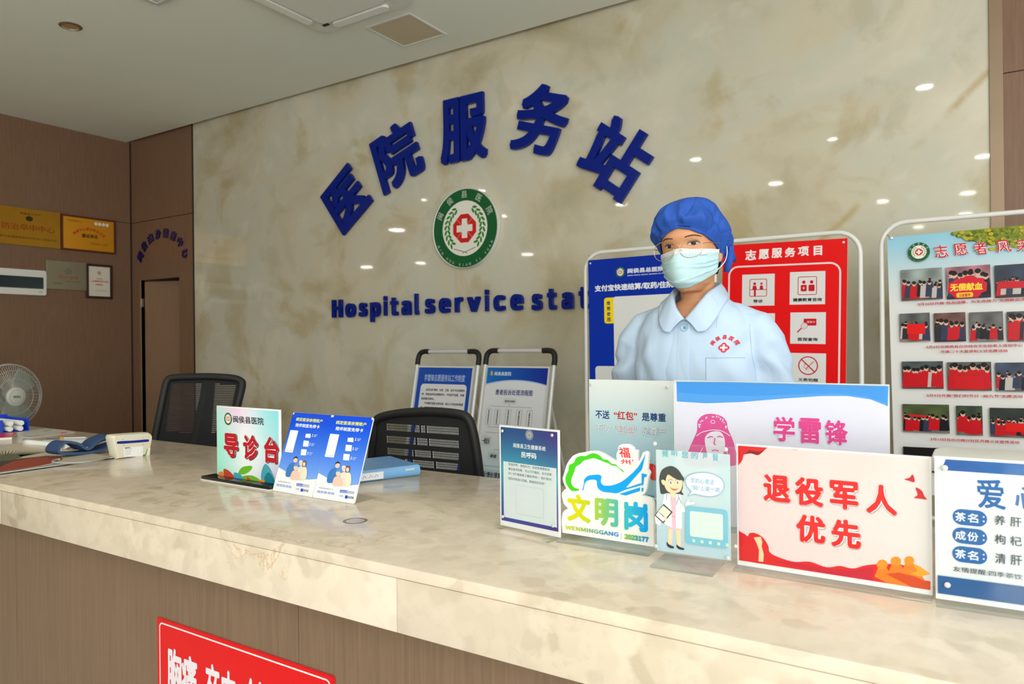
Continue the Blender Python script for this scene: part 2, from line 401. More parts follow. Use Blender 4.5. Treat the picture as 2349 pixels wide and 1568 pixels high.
    def arc(s, txt, u, v, r, a0, a1, size, col, bold=0, flip=False, sx=1, up=True):
        if up: s.up()
        n = len(txt)
        for k, ch in enumerate(txt):
            if ch == ' ': continue
            a = math.radians(a0+(a1-a0)*(k/(n-1) if n > 1 else .5)); x0, y0, x1, y1 = glyphs(ch)[2]
            gx, gy = (x0+x1)/2, (.38 if ch.isascii() else (y0+y1)/2); t = a-PI/2 + (PI if flip else 0)
            cu, cv = u+r*math.cos(a), v+r*math.sin(a)
            sz = size*(1.3 if ch.isascii() else 1)
            def pl(x, y, sz=sz, cu=cu, cv=cv, t=t, gx=gx, gy=gy):
                dx, dy = (x-gx)*sz*sx, (y-gy)*sz
                return (cu+dx*math.cos(t)-dy*math.sin(t), cv+dx*math.sin(t)+dy*math.cos(t))
            s.glyph(ch, pl, col, bold, False)
        s.layer += s.STEP*9
        return s
    def build(s, name, parent, m=None):
        me = bpy.data.meshes.new(name); o0 = wloc(parent) if parent else Vector((0, 0, 0))
        me.from_pydata([tuple(q-o0) for q in s.v], [], s.f)
        a = me.color_attributes.new('ink', 'FLOAT_COLOR', 'CORNER')
        flat = []
        for c in s.c: flat += [*lin(c), 1.0]
        a.data.foreach_set('color', flat); me.materials.append(m or M['ink']); me.update()
        o = bpy.data.objects.new(name, me); COL.objects.link(o)
        if parent: o.parent = parent
        return o
def mixc(a, b, t): return tuple(x+(y-x)*max(0, min(1, t)) for x, y in zip(a, b))
def emblem(A, u, v, r, small=False):
    """round green hospital emblem drawn on artwork A"""
    A.ell(u, v, r, r, (18, 92, 48), 40); A.ell(u, v, r*.70, r*.70, (236, 232, 222), 36)
    for sgn in (-1, 1):
        for k in range(9 if not small else 6):
            a = math.radians(90+sgn*(32+k*(13 if not small else 20)))
            for io in (.50, .60):
                cu, cv = u+r*io*math.cos(a), v+r*io*math.sin(a); t = a+sgn*(PI/2+(.5 if io < .55 else -.5))
                e = [(r*.075*math.cos(q), r*.032*math.sin(q)) for q in [2*PI*i/10 for i in range(10)]]
                A.poly([(cu+x*math.cos(t)-y*math.sin(t), cv+x*math.sin(t)+y*math.cos(t)) for x, y in e], (38, 132, 44), k == 0 and io == .5)
    if not small:
        A.stroke([(u-.34*r, v-.5*r), (u, v-.6*r), (u+.08*r, v-.63*r)], .02*r, (96, 140, 96)); A.stroke([(u+.34*r, v-.5*r), (u, v-.6*r), (u-.08*r, v-.63*r)], .02*r, (96, 140, 96))
    o = .36*r; c = .12*r
    A.poly([(u-c, v+o), (u-o, v+c), (u-o, v-c), (u-c, v-o), (u+c, v-o), (u+o, v-c), (u+o, v+c), (u+c, v+o)], (206, 32, 26))
    h, t = .245*r, .085*r
    A.poly([(u-t, v+h), (u-t, v+t), (u-h, v+t), (u-h, v-t), (u-t, v-t), (u-t, v-h), (u+t, v-h), (u+t, v-t), (u+h, v-t), (u+h, v+t), (u+t, v+t), (u+t, v+h)], (238, 232, 224))
    if not small:
        for q in (45, 135, 225, 315):
            a = math.radians(q); A.stroke([(u+.13*r*math.cos(a), v+.13*r*math.sin(a)), (u+.36*r*math.cos(a), v+.36*r*math.sin(a))], .012*r, (232, 150, 130))
    A.arc('闽侯县医院', u, v, r*.855, 154, 26, r*.2, (206, 214, 200)); 
    A.arc('MIN HOU XIAN YI YUAN', u, v, r*.855, 206, 334, r*.2, (206, 214, 200), 0, True)

# ================================================================== THE SETTING
CEIL, YW, XL = 3.641, 4.8, -8.386
CT = .85
struct(MB().box((-18, -9, -.1), (4.6, YW+.3, 0)).build('floor', M['floor']))
# the ceiling board stops short of the back wall and leaves a narrow shadow gap; an added, unseen opening over the right of the hall goes with the overhead fill
struct(MB().box((-18.2, -9.2, CEIL), (.95, YW-.055, CEIL+.15)).box((.95, -9.2, CEIL), (4.8, -3.25, CEIL+.15)).box((.95, .45, CEIL), (4.8, YW-.055, CEIL+.15)).box((4.05, -3.25, CEIL), (4.8, .45, CEIL+.15)).build('ceiling', M['ceil']))
sk = struct(MB().box((.95, -3.25, CEIL+.1), (.99, .45, CEIL+.2)).box((4.01, -3.25, CEIL+.1), (4.05, .45, CEIL+.2)).box((.99, -3.25, CEIL+.1), (4.01, -3.21, CEIL+.2)).box((.99, .41, CEIL+.1), (4.01, .45, CEIL+.2)).build('added_skylight', M['alu']))  # made-up skylight frame and pane, unseen, added around the overhead fill
MB().box((.99, -3.21, CEIL+.14), (4.01, .41, CEIL+.15)).build('pane', M['glass'], sk)
struct(MB().box((-18.2, YW-.055, CEIL+.15), (4.8, YW+.3, CEIL+.25)).build('trim_6', M['dark']))
wb = MB().box((-7.172, YW, 0), (.081, YW+.2, CEIL+.15)).build('wall_back', M['marble']); struct(wb)
# brown panelled return beside the marble, with a door opening
zs = 2.694
wl = MB()
for z0, z1 in ((0, zs-.004), (zs+.004, CEIL+.15)):
    if z0 == 0:
        wl.box((XL, YW, 0), (-8.2, YW+.06, z1)); wl.box((-7.454, YW, 0), (-7.215, YW+.06, z1)); wl.box((-8.2, YW, 2.012), (-7.454, YW+.06, z1))
    else: wl.box((XL, YW, z0), (-7.215, YW+.06, z1))
struct(wl.build('wall_back_left', M['wood']))
struct(MB().box((-7.215, YW+.012, 0), (-7.172, YW+.2, CEIL+.15)).box((XL-.02, YW+.03, zs-.01), (-7.172, YW+.055, zs+.01)).build('trim_1', M['dark']))
struct(MB().box((XL-.03, YW+.06, 0), (-8.2, YW+1.3, 2.3)).box((-7.454, YW+.06, 0), (-7.3, YW+1.3, 2.3)).box((-8.2, YW+1.2, 0), (-7.454, YW+1.3, 2.3)).box((-8.2, YW+.06, 2.2), (-7.454, YW+1.2, 2.3)).build('wall_passage', M['wood']))
# door leaf, hinged on its left edge and pushed a little inwards
dr = MB(); dr.box((-8.19, YW+.03, .01), (-7.47, YW+.07, 1.995), .003, rot=math.radians(17), piv=(-8.19, YW+.05, 0))
door = struct(dr.build('door_1', M['doorwood']))
MB().box((-8.232, YW-.006, 1.70), (-8.196, YW+.03, 1.80), .003).build('hinge', M['steel'], door)
jm = MB(); jm.box((-8.225, YW-.008, 0), (-8.2, YW+.05, 2.02), .002)
struct(jm.build('trim_2', M['doorwood']))
wl = MB()
for z0, z1 in ((0, zs-.003), (zs+.003, CEIL)):
    wl.box((XL-.06, 1.0, z0), (XL, 2.2, z1)); wl.box((XL-.06, 2.206, z0), (XL, YW-.02, z1))
struct(wl.build('wall_left', M['wood']))
struct(MB().box((XL-.2, 1.0, 0), (XL-.06, YW+.2, CEIL)).box((XL-.06, YW-.02, 0), (XL, YW, CEIL)).build('trim_3', M['dark']))
struct(MB().box((-18, 1.0, 0), (XL-.2, 1.15, CEIL)).build('wall_hall_left', M['hall']))
# right of the marble: metal strip and brown cladding
struct(MB().box((.081, YW-.012, 0), (.145, YW+.1, CEIL+.15), .002).build('trim_4', M['bronze']))
zr = on_y(2330, 164, YW).z
struct(MB().box((.145, YW, 0), (4.6, YW+.1, zr-.004)).box((.145, YW, zr+.004), (4.6, YW+.1, CEIL+.15)).build('wall_back_right', M['wood']))
struct(MB().box((.145, YW+.02, zr-.01), (4.6, YW+.08, zr+.01)).build('trim_5', M['bronze']))
# hall behind and beside the camera: right wall with tall windows, front wall with the glazed entrance
rw = MB().box((4.6, -9, 0), (4.8, -6.2, CEIL)).box((4.6, 1.2, 0), (4.8, YW+.2, CEIL)).box((4.6, -6.2, 0), (4.8, 1.2, .2)).box((4.6, -6.2, 3.35), (4.8, 1.2, CEIL))
struct(rw.build('wall_right', M['hall']))
fm = MB()
for k in range(5): y = -6.2+7.4*k/4; fm.box((4.62, y-.03, .2), (4.72, y+.03, 3.35))
fm.box((4.62, -6.2, .2), (4.72, 1.2, .26)).box((4.62, -6.2, 3.29), (4.72, 1.2, 3.35)).box((4.62, -6.2, 1.2), (4.72, 1.2, 1.25))
wn = struct(fm.build('window_1', M['alu']))
MB().box((4.665, -6.2, .2), (4.675, 1.2, 3.35)).build('pane', M['glass'], wn)
fw = MB().box((-18, -9.2, 0), (1.1, -9, CEIL)).box((1.1, -9.2, 3.55), (4.6, -9, CEIL))
struct(fw.build('wall_front', M['hall']))
fm = MB()
for k in range(4): x = 1.1+3.5*k/3; fm.box((x-.03, -9.12, 0), (x+.03, -9.04, 3.55))
fm.box((1.1, -9.12, 2.4), (4.6, -9.04, 2.46)).box((1.1, -9.12, 3.49), (4.6, -9.04, 3.55))
wn = struct(fm.build('window_2', M['alu']))
MB().box((1.1, -9.085, 0), (4.6, -9.075, 3.55)).build('pane', M['glass'], wn)
struct(MB().box((-18.2, -9, 0), (-18, 1, CEIL)).build('wall_hall_end', M['hall']))

# ------------------------------------------------------------------ recessed lamps of the hall ceiling (their mirror images glint in the marble)
LAMP = emis('lamp_glow', (255, 247, 234), 60)
def downlight(x, y, r, label=None, proto=[None]):
    if proto[0] is None:
        t = thing('downlight', 'recessed white downlight glowing in the hall ceiling', 'ceiling light', (0, 0, CEIL), 'recessed downlights in the hall ceiling')
        MB().lathe([(.098, 0), (.1, -.006), (.086, -.008), (.08, .0), (.08, -.001)], (0, 0, CEIL), n=24).build('trim_ring', M['white'], t, True)
        MB().lathe([(.078, -.002), (.078, -.004), (.0, -.0041)], (0, 0, CEIL), n=20).build('diffuser', LAMP, t)
        proto[0] = t; o = t
    else:
        o = proto[0].copy(); COL.objects.link(o)
        for ch in list(proto[0].children):
            c = ch.copy(); COL.objects.link(c); c.parent = o
    o.location = (x, y, CEIL); o.scale = (r/.08,)*2+(1,)
    if label: o['label'] = label
    return o
for x, y, r in ((-10.28, -2.01, .16), (-9.74, -3.02, .12), (-13.99, -7.25, .16), (-16.05, -7.08, .2), (-3.09, .2, .07), (-2.55, -1.96, .1), (.12, -1.84, .09), (-.07, -4.6, .11),
                (-1.33, -4.57, .1), (-1.41, .21, .05), (-.12, -6.98, .12), (-.99, -8.3, .11), (-5.2, -2.14, .1), (-10.3, -7.36, .16), (-6.55, .22, .07), (-7.74, .17, .05), (-7.55, -1.89, .1), (-.38, 1.65, .07)):
    downlight(x, y, r)
dl = thing('downlight', 'small unlit round downlight with brown lens in the ceiling', 'ceiling light', (-5.66, 2.79, CEIL))
MB().lathe([(.075, 0), (.078, -.008), (.06, -.012), (.055, -.004)], (-5.66, 2.79, CEIL), n=28).build('trim_ring', M['steel'], dl, True)
MB().lathe([(.054, -.003), (.054, -.005), (0, -.006)], (-5.66, 2.79, CEIL), n=24).build('lens', mat('tan_lens', (170, 140, 108), .4), dl)

# ceiling cassette air conditioner
ac = thing('air_conditioner', 'white square cassette air conditioner in the ceiling above the desk', 'air conditioner', (-3.70, 3.43, CEIL))
x0, x1, y0, y1 = -4.17, -3.24, 2.97, 3.90
b = MB(); b.prism([(x, y, CEIL) for x, y in rrect(x0, y0, x1, y1, .1)], (0, 0, -.028)); b.build('body_panel', M['white_metal'], ac, True, 30)
b = MB(); b.prism([(x, y, CEIL-.028) for x, y in rrect(x0+.15, y0+.15, x1-.15, y1-.15, .05)], (0, 0, -.016)); g = b.build('intake_grille', M['white'], ac, True, 30)
for a, c, ax in (((x0+.05, y0+.2), (x0+.12, y1-.2), 0), ((x1-.12, y0+.2), (x1-.05, y1-.2), 0), ((x0+.2, y1-.12), (x1-.2, y1-.05), 1), ((x0+.2, y0+.05), (x1-.2, y0+.12), 1)):
    MB().prism([(x, y, CEIL-.028) for x, y in rrect(a[0], a[1], c[0], c[1], .034)], (0, 0, -.018)).build('louvre', mat('louvre_white', (240, 240, 236), .35), ac, True, 30)
MB().box((x0+.11, y1-.12, CEIL-.034), (x0+.17, y1-.095, CEIL-.027), .003).build('indicator', M['black'], ac)
hx = thing('ceiling_hatch', 'square beige access hatch set in the ceiling by the marble wall', 'hatch', (-3.645, 4.25, CEIL))
b = MB()
for q in (((-3.865, 4.03), (-3.425, 4.05)), ((-3.865, 4.45), (-3.425, 4.47)), ((-3.865, 4.05), (-3.845, 4.45)), ((-3.445, 4.05), (-3.425, 4.45))): b.box((*q[0], CEIL-.008), (*q[1], CEIL), .002)
b.build('frame', M['white_metal'], hx)
MB().box((-3.845, 4.05, CEIL-.004), (-3.445, 4.45, CEIL), 0).build('panel', mat('hatch_tan', (206, 192, 164), .8), hx)
vt = thing('ceiling_vent', 'grey framed square vent cut by the top edge of the photo', 'vent', (-4.5, 2.66, CEIL))
b = MB()
for q in (((-4.8, 2.36), (-4.2, 2.39)), ((-4.8, 2.925), (-4.2, 2.955)), ((-4.8, 2.39), (-4.77, 2.925)), ((-4.23, 2.39), (-4.2, 2.925))): b.box((*q[0], CEIL-.016), (*q[1], CEIL), .003)
b.build('frame', M['alu'], vt)
b = MB()
for k in range(12): b.box((-4.77, 2.4+k*.044, CEIL-.011), (-4.23, 2.42+k*.044, CEIL-.004))
b.build('grille', M['white_metal'], vt)

# ================================================================== LETTERS AND EMBLEM ON THE MARBLE
def solid_letter(name, ch, cu, cv, size_w, size_h, rot, y, depth, m, label, group, bold=0, skew=0):
    v, f, (a, b_, c, d) = glyphs(ch, 6); a -= bold; b_ -= bold; c += bold; d += bold
    kx, ky = size_w/(c-a), size_h/(d-b_); mx, my = (a+c)/2, (b_+d)/2
    sh = [(0, 0)] + ([(bold*i*(1+.013*i+.021*j), bold*j*(1+.017*j-.023*i)) for i in (-1, 0, 1) for j in (-1, 0, 1) if i or j] if bold else [])
    mb = MB(); cr, sr = math.cos(rot), math.sin(rot)
    from collections import Counter
    ec = Counter()
    for fc in f:
        for i in range(len(fc)):
            e = (fc[i], fc[(i+1) % len(fc)]); ec[e] += 1
    for dx, dy in sh:
        P = []
        for q in v:
            lx, ly = (q[0]+dx-mx)*kx, (q[1]+dy-my)*ky; lx += skew*ly
            P.append((cu+lx*cr-ly*sr, cv+lx*sr+ly*cr))
        n = len(P); yo = sh.index((dx, dy))*.00035
        vs = [(p[0], y-depth-yo, p[1]) for p in P]+[(p[0], y, p[1]) for p in P]
        fs = [tuple(fc) for fc in f]+[tuple(n+i for i in reversed(fc)) for fc in f]
        for (i, j) in ec:
            if (j, i) not in ec: fs.append((j, i, n+i, n+j))
        mb.add(vs, fs)
    return recenter(tag(mb.build(name, m, fixn=False), label, 'letter', group))
ccx, ccz, cr = -3.479, .787, 2.2274
CH = [('医', -4.831, 2.572, .46, .48, 'first at the lower end of the big arch'), ('院', -4.216, 2.879, .50, .53, 'second in the big arch'), ('服', -3.497, 2.989, .46, .53, 'at the middle of the big arch'),
      ('务', -2.761, 2.934, .46, .52, 'fourth in the big arch, above the ceiling-side curve'), ('站', -2.152, 2.559, .50, .50, 'last at the right end of the big arch')]
CL = ['blue raised Chinese character 医 starting the big arch on the marble', 'blue raised Chinese character 院 second in the big marble arch', 'blue raised Chinese character 服 at the top middle of the marble arch',
      'blue raised Chinese character 务 fourth in the big marble arch', 'blue raised Chinese character 站 ending the big arch, tilted clockwise']
for (ch, x, z, a, h, _), lb in zip(CH, CL):
    rot = math.atan2(z-ccz, x-ccx)-PI/2
    solid_letter('wall_character', ch, x, z, a, h, rot, YW-.012, .03, M['blue_letter'], lb, 'blue characters of the arched wall sign', .029)
def word(txt, x0, x1, zb, zt, labels):
    # advance by each glyph's own width so that the letters stand apart as separate pieces
    g = [glyphs(c, 6)[2] for c in txt]; ws = [q[2]-q[0] for q in g]; gap = .075; tot = sum(ws)+gap*(len(txt)-1)
    k = (x1-x0)/tot; cap = glyphs('H', 6)[2]; kz = (zt-zb)/(cap[3]-cap[1]); x = x0
    for c, q, ww, lb in zip(txt, g, ws, labels):
        cx = x+ww*k/2; za, zc = zb+(q[1])*kz, zb+q[3]*kz
        solid_letter('wall_letter', c, cx, (za+zc)/2, ww*k, zc-za, 0, YW-.012, .028, M['blue_letter'], lb, 'blue letters of the English wall line', .016)
        x += (ww+gap)*k
word('Hospital', -5.023, -3.992, 1.49, 1.655, ['blue raised letter H, the only capital of the English wall line', 'blue letter o after the capital H on the marble', 'blue letter s in the middle of the word Hospital', 'blue letter p hanging below the line in Hospital',
     'blue letter i in the word Hospital', 'blue letter t in the word Hospital', 'blue letter a in the word Hospital', 'blue letter l closing the word Hospital'])
word('service', -3.916, -2.942, 1.495, 1.66, ['blue letter s starting the word service', 'blue first letter e in the word service', 'blue letter r in the word service', 'blue letter v in the word service under the emblem', 'blue letter i in the word service', 'blue letter c in the word service', 'blue last letter e closing the word service'])
word('stat', -2.863, -2.38, 1.49, 1.655, ['blue letter s starting the cut-off last English word', 'blue letter t between s and a in the last English word', 'blue letter a in the last English word on the marble', 'blue last letter t partly hidden behind the blue poster rack'])
em = thing('hospital_emblem', 'round green and white emblem with red cross on the marble', 'emblem', (-3.488, YW-.03, 2.177))
MB().lathe([(.0, -.006), (.318, -.006), (.324, -.012), (.324, .03), (0, .03)], (-3.488, YW-.033, 2.177), 'Y', 64).build('disc', M['white'], em, True)
A = Art((-3.488, YW-.0395, 2.177), (1, 0, 0), (0, 0, 1)); emblem(A, 0, 0, .322); A.build('printed_face', em, M['gloss'])
SMALL = [(-8.195, 2.289), (-8.112, 2.4), (-7.987, 2.483), (-7.839, 2.517), (-7.686, 2.516), (-7.541, 2.471), (-7.42, 2.393), (-7.329, 2.265)]
for k, ((x, z), ch) in enumerate(zip(SMALL, '闽侯白沙健康中心')):
    rot = math.radians(52-k*14.8)
    solid_letter('wall_character', ch, x, z, .098, .108, rot, YW-.004, .012, M['navy'], 'small dark blue character %s in the little arch above the door' % ch, 'small dark characters above the door', .02)

# ================================================================== LEFT WALL: PLAQUES AND PANEL
def lart(y, z): return Art((XL+.03, y, z), (0, 1, 0), (0, 0, 1))
def plaque(name, label, y0, y1, z0, z1, mface, frame=None, fw=.018, d=.02):
    t = thing(name, label, 'plaque', (XL, (y0+y1)/2, z0), None)
    if frame:
        b = MB()
        for q in ((y0, z0, y1, z0+fw), (y0, z1-fw, y1, z1), (y0, z0+fw, y0+fw, z1-fw), (y1-fw, z0+fw, y1, z1-fw)): b.box((XL, q[0], q[1]), (XL+d+.008, q[2], q[3]), .003)
        b.build('frame', frame, t)
    MB().box((XL+.001, y0+(fw if frame else 0), z0+(fw if frame else 0)), (XL+d, y1-(fw if frame else 0), z1-(fw if frame else 0)), .002).build('plate', mface, t)
    A = Art((XL+d+.0003, y0, z0), (0, 1, 0), (0, 0, 1)); return t, A, y1-y0, z1-z0
gold = mat('brushed_gold_plate', (188, 138, 40), .3, .75, var=.1, scale=8); gold2 = mat('gold_foil', (232, 160, 34), .35, .4, var=.05, scale=8)
t, A, W_, H_ = plaque('gold_plaque', 'unframed gold metal plaque with red characters on brown wall', 3.24, 3.998, 2.31, 2.70, gold)
A.text('福建省卫生厅', .36, .325, .56, .345, (70, 40, 10)); A.ell(.45, .285, .035, .028, (70, 52, 20)); A.text('防治卒中中心', .19, .155, .70, .225, (160, 70, 18), .012); A.text('国家卫生健康委脑卒中防治工程委员会', .14, .07, .72, .092, (96, 60, 14)); A.build('lettering', t, M['matte'])
t, A, W_, H_ = plaque('gold_plaque', 'gold plaque in a dark red frame beside the unframed one', 4.005, 4.594, 2.307, 2.695, gold2, mat('dark_red_wood_frame', (96, 34, 20), .4))
A.text('中国胸痛中心', .06, .32, .22, .338, (110, 60, 12))
for k in range(4): A.ell(.37+k*.042, .325, .019, .019, (236, 230, 214))
A.arc('胸痛中心建设单位示范', .295, .02, .235, 132, 48, .036, (208, 60, 24), .02); A.text('建设单位', .215, .155, .39, .20, (40, 26, 10), .02); A.text('中国胸痛中心联盟', .3, .085, .5, .105, (150, 90, 20)); A.build('lettering', t, M['matte'])
t, A, W_, H_ = plaque('silver_plaque', 'dull silver metal plaque with faint red characters on brown wall', 3.852, 4.27, 1.87, 2.18, mat('dull_silver_plate', (150, 142, 118), .35, .6, var=.1, scale=6))
A.ell(.22, .2, .04, .034, (120, 124, 112)); A.text('卒中康复', .12, .115, .33, .155, (166, 84, 60)); A.text('培训基地', .07, .05, .16, .075, (90, 84, 66)); A.text('国家卫生健康委', .2, .08, .35, .1, (104, 100, 82)); A.build('lettering', t, M['matte'])
t, A, W_, H_ = plaque('framed_certificate', 'white certificate in a dark wooden frame below the gold plaques', 4.262, 4.553, 1.788, 2.176, mat('certificate_paper', (226, 218, 204), .6), mat('dark_wood_frame', (56, 30, 20), .4), .026)
A.ell(.145, .29, .022, .022, (190, 170, 120)); A.text('闽侯县医院', .115, .218, .175, .232, (90, 70, 60)); A.text('心血管病质控中心单位', .05, .185, .245, .206, (206, 70, 60), .02); A.text('优秀单位', .1, .148, .185, .168, (206, 70, 60), .02); A.text('二〇二二年十二月', .1, .08, .22, .098, (120, 100, 90)); A.build('print', t, M['matte'])
t = thing('distribution_box', 'white electrical distribution box with dark window on left wall', 'electrical box', (XL, 3.5, 1.79))
b = MB(); b.prism([(XL, y, z) for y, z in rrect(3.15, 1.795, 3.845, 2.058, .02)], (.03, 0, 0)); b.build('cover', M['white'], t, True, 30)
b = MB(); b.prism([(XL+.03, y, z) for y, z in rrect(3.19, 1.862, 3.815, 1.985, .008)], (.004, 0, 0)); b.build('window', mat('smoked_window', (24, 44, 50), .12), t)
A = Art((XL+.03, 3.15, 1.795), (0, 1, 0), (0, 0, 1)); A.stroke([(.62, .035), (.655, .035)], .006, (130, 134, 134)); A.build('print', t, M['matte'])

# ================================================================== RECEPTION COUNTER
YF, YB = .98, 1.768
ct = thing('reception_counter', 'long reception counter with cream marble top and brown wood front', 'counter', (-2.0, 1.37, 0))
MB().box((-6.2, YF, CT-.022), (2.4, YB, CT), .003).build('marble_top', M['top'], ct, True)
b = MB(); xs = [-6.2, -3.9, -2.42, -.8785, .66, 2.4]
for i in range(5): b.box((xs[i]+.0006, YF+.0015, CT-.12), (xs[i+1]-.0006, YF+.025, CT-.0225), .001)
b.build('marble_apron', M['top'], ct, True)
b = MB(); xs = [-6.2, -4.95, -3.7, -2.45, -1.2, .05, 1.3, 2.4]
for i in range(7): b.box((xs[i]+.001, YF+.055, .1), (xs[i+1]-.001, YF+.075, CT-.0225))
b.build('front_panel', M['cwood'], ct)
MB().box((-6.2, YF+.076, 0), (2.4, YF+.1, CT-.0225)).box((-6.2, YF+.1, 0), (-6.17, YB-.05, CT-.0225)).box((2.37, YF+.1, 0), (2.4, YB-.05, CT-.0225)).box((-6.17, YF+.1, .66), (2.37, YB-.06, .69)).build('carcass', M['wood'], ct)
MB().box((-6.2, YF+.075, 0), (2.4, YF+.0759, .1)).build('plinth', M['steel'], ct)
hx = on_z(815, 1194, CT)
MB().lathe([(.027, .0), (.0275, .0003), (.0225, .0004), (.021, .0002)], hx, n=32).build('cable_grommet', M['bronze'], ct, True)
MB().lathe([(.021, .0001), (.0205, .0003), (.0, .0004)], hx, n=32).build('grommet_cap', mat('grommet_grey', (206, 192, 168), .3, .3), ct)
# red notice on the counter's front
P = on_y(361, 1413, YF+.0535); Q = on_y(768, 1546, YF+.0535)
nt_ = thing('notice_board', 'red chest pain notice fixed to the wooden counter front', 'sign', (P.x, YF+.0535, .45))
wd = Q.x-P.x; top = P.z
MB().prism([(P.x+u, YF+.0545, top-.3+v) for u, v in rrect(0, 0, wd, .3, .006)], (0, -.002, 0)).build('plate', mat('red_plate', (205, 18, 22), .3), nt_)
A = Art((P.x, YF+.0523, top-.3), (1, 0, 0), (0, 0, 1)); A.rr(.002, .002, wd-.002, .298, .005, (214, 14, 20))
A.outline(.012, .012, wd-.012, .288, .012, .0035, (232, 226, 228))
A.chars([('胸', 384, 1487, 417, 1600), ('痛', 417, 1503, 453, 1612), ('卒', 472, 1522, 505, 1630), ('中', 509, 1538, 541, 1640), ('创', 563, 1556, 600, 1660)], (224, 218, 226), .03)
A.build('printed_face', nt_, M['gloss'])

# ================================================================== SIGNS ON THE COUNTER
def zup(P0, P1):
    U = (P1-P0); U.z = 0; U.normalize(); return U
def slab(A, u0, v0, u1, v1, n0, n1, name, m, parent, bevel=0):
    mt = Matrix((( A.U.x, A.V.x, A.N.x, A.P0.x), (A.U.y, A.V.y, A.N.y, A.P0.y), (A.U.z, A.V.z, A.N.z, A.P0.z), (0, 0, 0, 1)))
    return MB().box((u0, v0, n0), (u1, v1, n1), bevel, mtx=mt).build(name, m, parent, True, 30)
def cut(A, pts, n0, n1, name, m, parent):
    b = MB(); vs = [A.w(p[0], p[1], n0) for p in pts]; b.prism(vs, A.N*(n1-n0)); return b.build(name, m, parent, True, 40)
def studs(A, pts, parent, r=.0042, m=None):
    for p in pts:
        c = A.w(p[0], p[1], .006); rings = []
        for rr, h in ((r, 0), (r, .0016), (r*.6, .0026)):
            rings.append([c+A.U*(rr*math.cos(2*PI*k/14))+A.V*(rr*math.sin(2*PI*k/14))+A.N*h for k in range(14)])
        MB().loft(rings).build('stud', M['alu'], parent, True)
def stand(name, label, pl, pr, gap=.0):
    P0, P1 = on_z(*pl, CT), on_z(*pr, CT); U = zup(P0, P1); wdt = (P1-P0).length
    P0 = Vector((P0.x, P0.y, CT+.0006)); t = thing(name, label, 'sign', P0+U*wdt/2)
    return t, Art(P0, U, (0, 0, 1)), wdt
def frac(A): return lambda x, y: A.uv(x, y)
def off(s, ox, oy): return lambda pts: [(ox+p[0]/s, oy+p[1]/s) for p in pts]
def offc(s, ox, oy): return lambda it: [(c, ox+a/s, oy+b/s, ox+d/s, oy+e/s) for c, a, b, d, e in it]
FRONT = .0066   # where a clear front sheet begins

# --- A5 sign with the blue and violet sheet
t, A, W_ = stand('acrylic_sign', 'upright acrylic sign with violet-framed teal sheet on the counter', (1148, 1210), (1285, 1240))
H_ = A.uv(1148, 974)[1]; z0 = .006
slab(A, 0, z0, W_, H_, -.003, 0, 'back_sheet', mat('white_sheet', (232, 234, 232), .35), t); slab(A, 0, z0, W_, H_, FRONT, FRONT+.002, 'front_sheet', M['acr'], t)
u0, v0 = A.uv(1151, 1192); u1, v1 = A.uv(1283, 985); v0 = max(v0, .014); u0 = .004; u1 = W_-.004; v1 = H_-.004
def qrbg(s, tt):
    c = mixc((52, 62, 150), (58, 160, 180), (tt-.05)/.5) if tt < .55 else mixc((58, 160, 180), (36, 74, 130), (tt-.55)/.4)
    return mixc(c, (74, 44, 122), max(0, s-.35)*1.4*abs(tt-.5)*1.6)
A.grad(u0, v0, u1, v1, qrbg, 14, 18)
q = offc(1, 0, 0)
lt = A.uv(1155, 1055); rb = A.uv(1278, 1206)
A.rect(lt[0], v0+.008, rb[0], lt[1]-.002, (210, 222, 222))
c = A.uv(1214.5, 997); A.ell(*c, .0105, .0105, (160, 166, 170)); A.ring(*c, .0095, .0095, .0022, (110, 118, 126)); A.poly([(c[0]-.003, c[1]+.003), (c[0], c[1]-.004), (c[0]+.004, c[1]+.004), (c[0], c[1]-.001)], (90, 98, 106))
A.line('闽侯县卫生健康系统', (1178, 1026), (1252, 1034), (1178, 1015.5), (232, 240, 242), .012); A.line('民呼码', (1196.5, 1049), (1231, 1052.5), (1196.5, 1035.5), (240, 246, 246), .02)
for k, (s_, xr) in enumerate((('您有所呼，我有所为！如您有需要投诉、', 1264), ('建议或求助等，可以打开微信、支付宝等', 1266), ('扫一扫“闽侯县卫健民呼码”，我们将对', 1266), ('您的内容进行回复，感谢您的支持！', 1250))):
    A.line(s_, (1167, 1069+k*10.6), (xr, 1078+k*10.8), (1167, 1063+k*10.6), (96, 110, 116))
a = A.uv(1184, 1111); b_ = A.uv(1248, 1193); A.outline(a[0], b_[1]+.004, b_[0], a[1], .001, .0006, (190, 204, 206))
A.build('printed_sheet', t); studs(A, [A.uv(1157, 987), A.uv(1271, 997), A.uv(1158, 1183), A.uv(1273, 1204)], t, .0032)
for u in (-.006, W_-.024): slab(A, u, 0, u+.018, .006 if u > 0 else .012, -.03, .03 if u > 0 else .012, 'foot', M['acre'], t, .001)

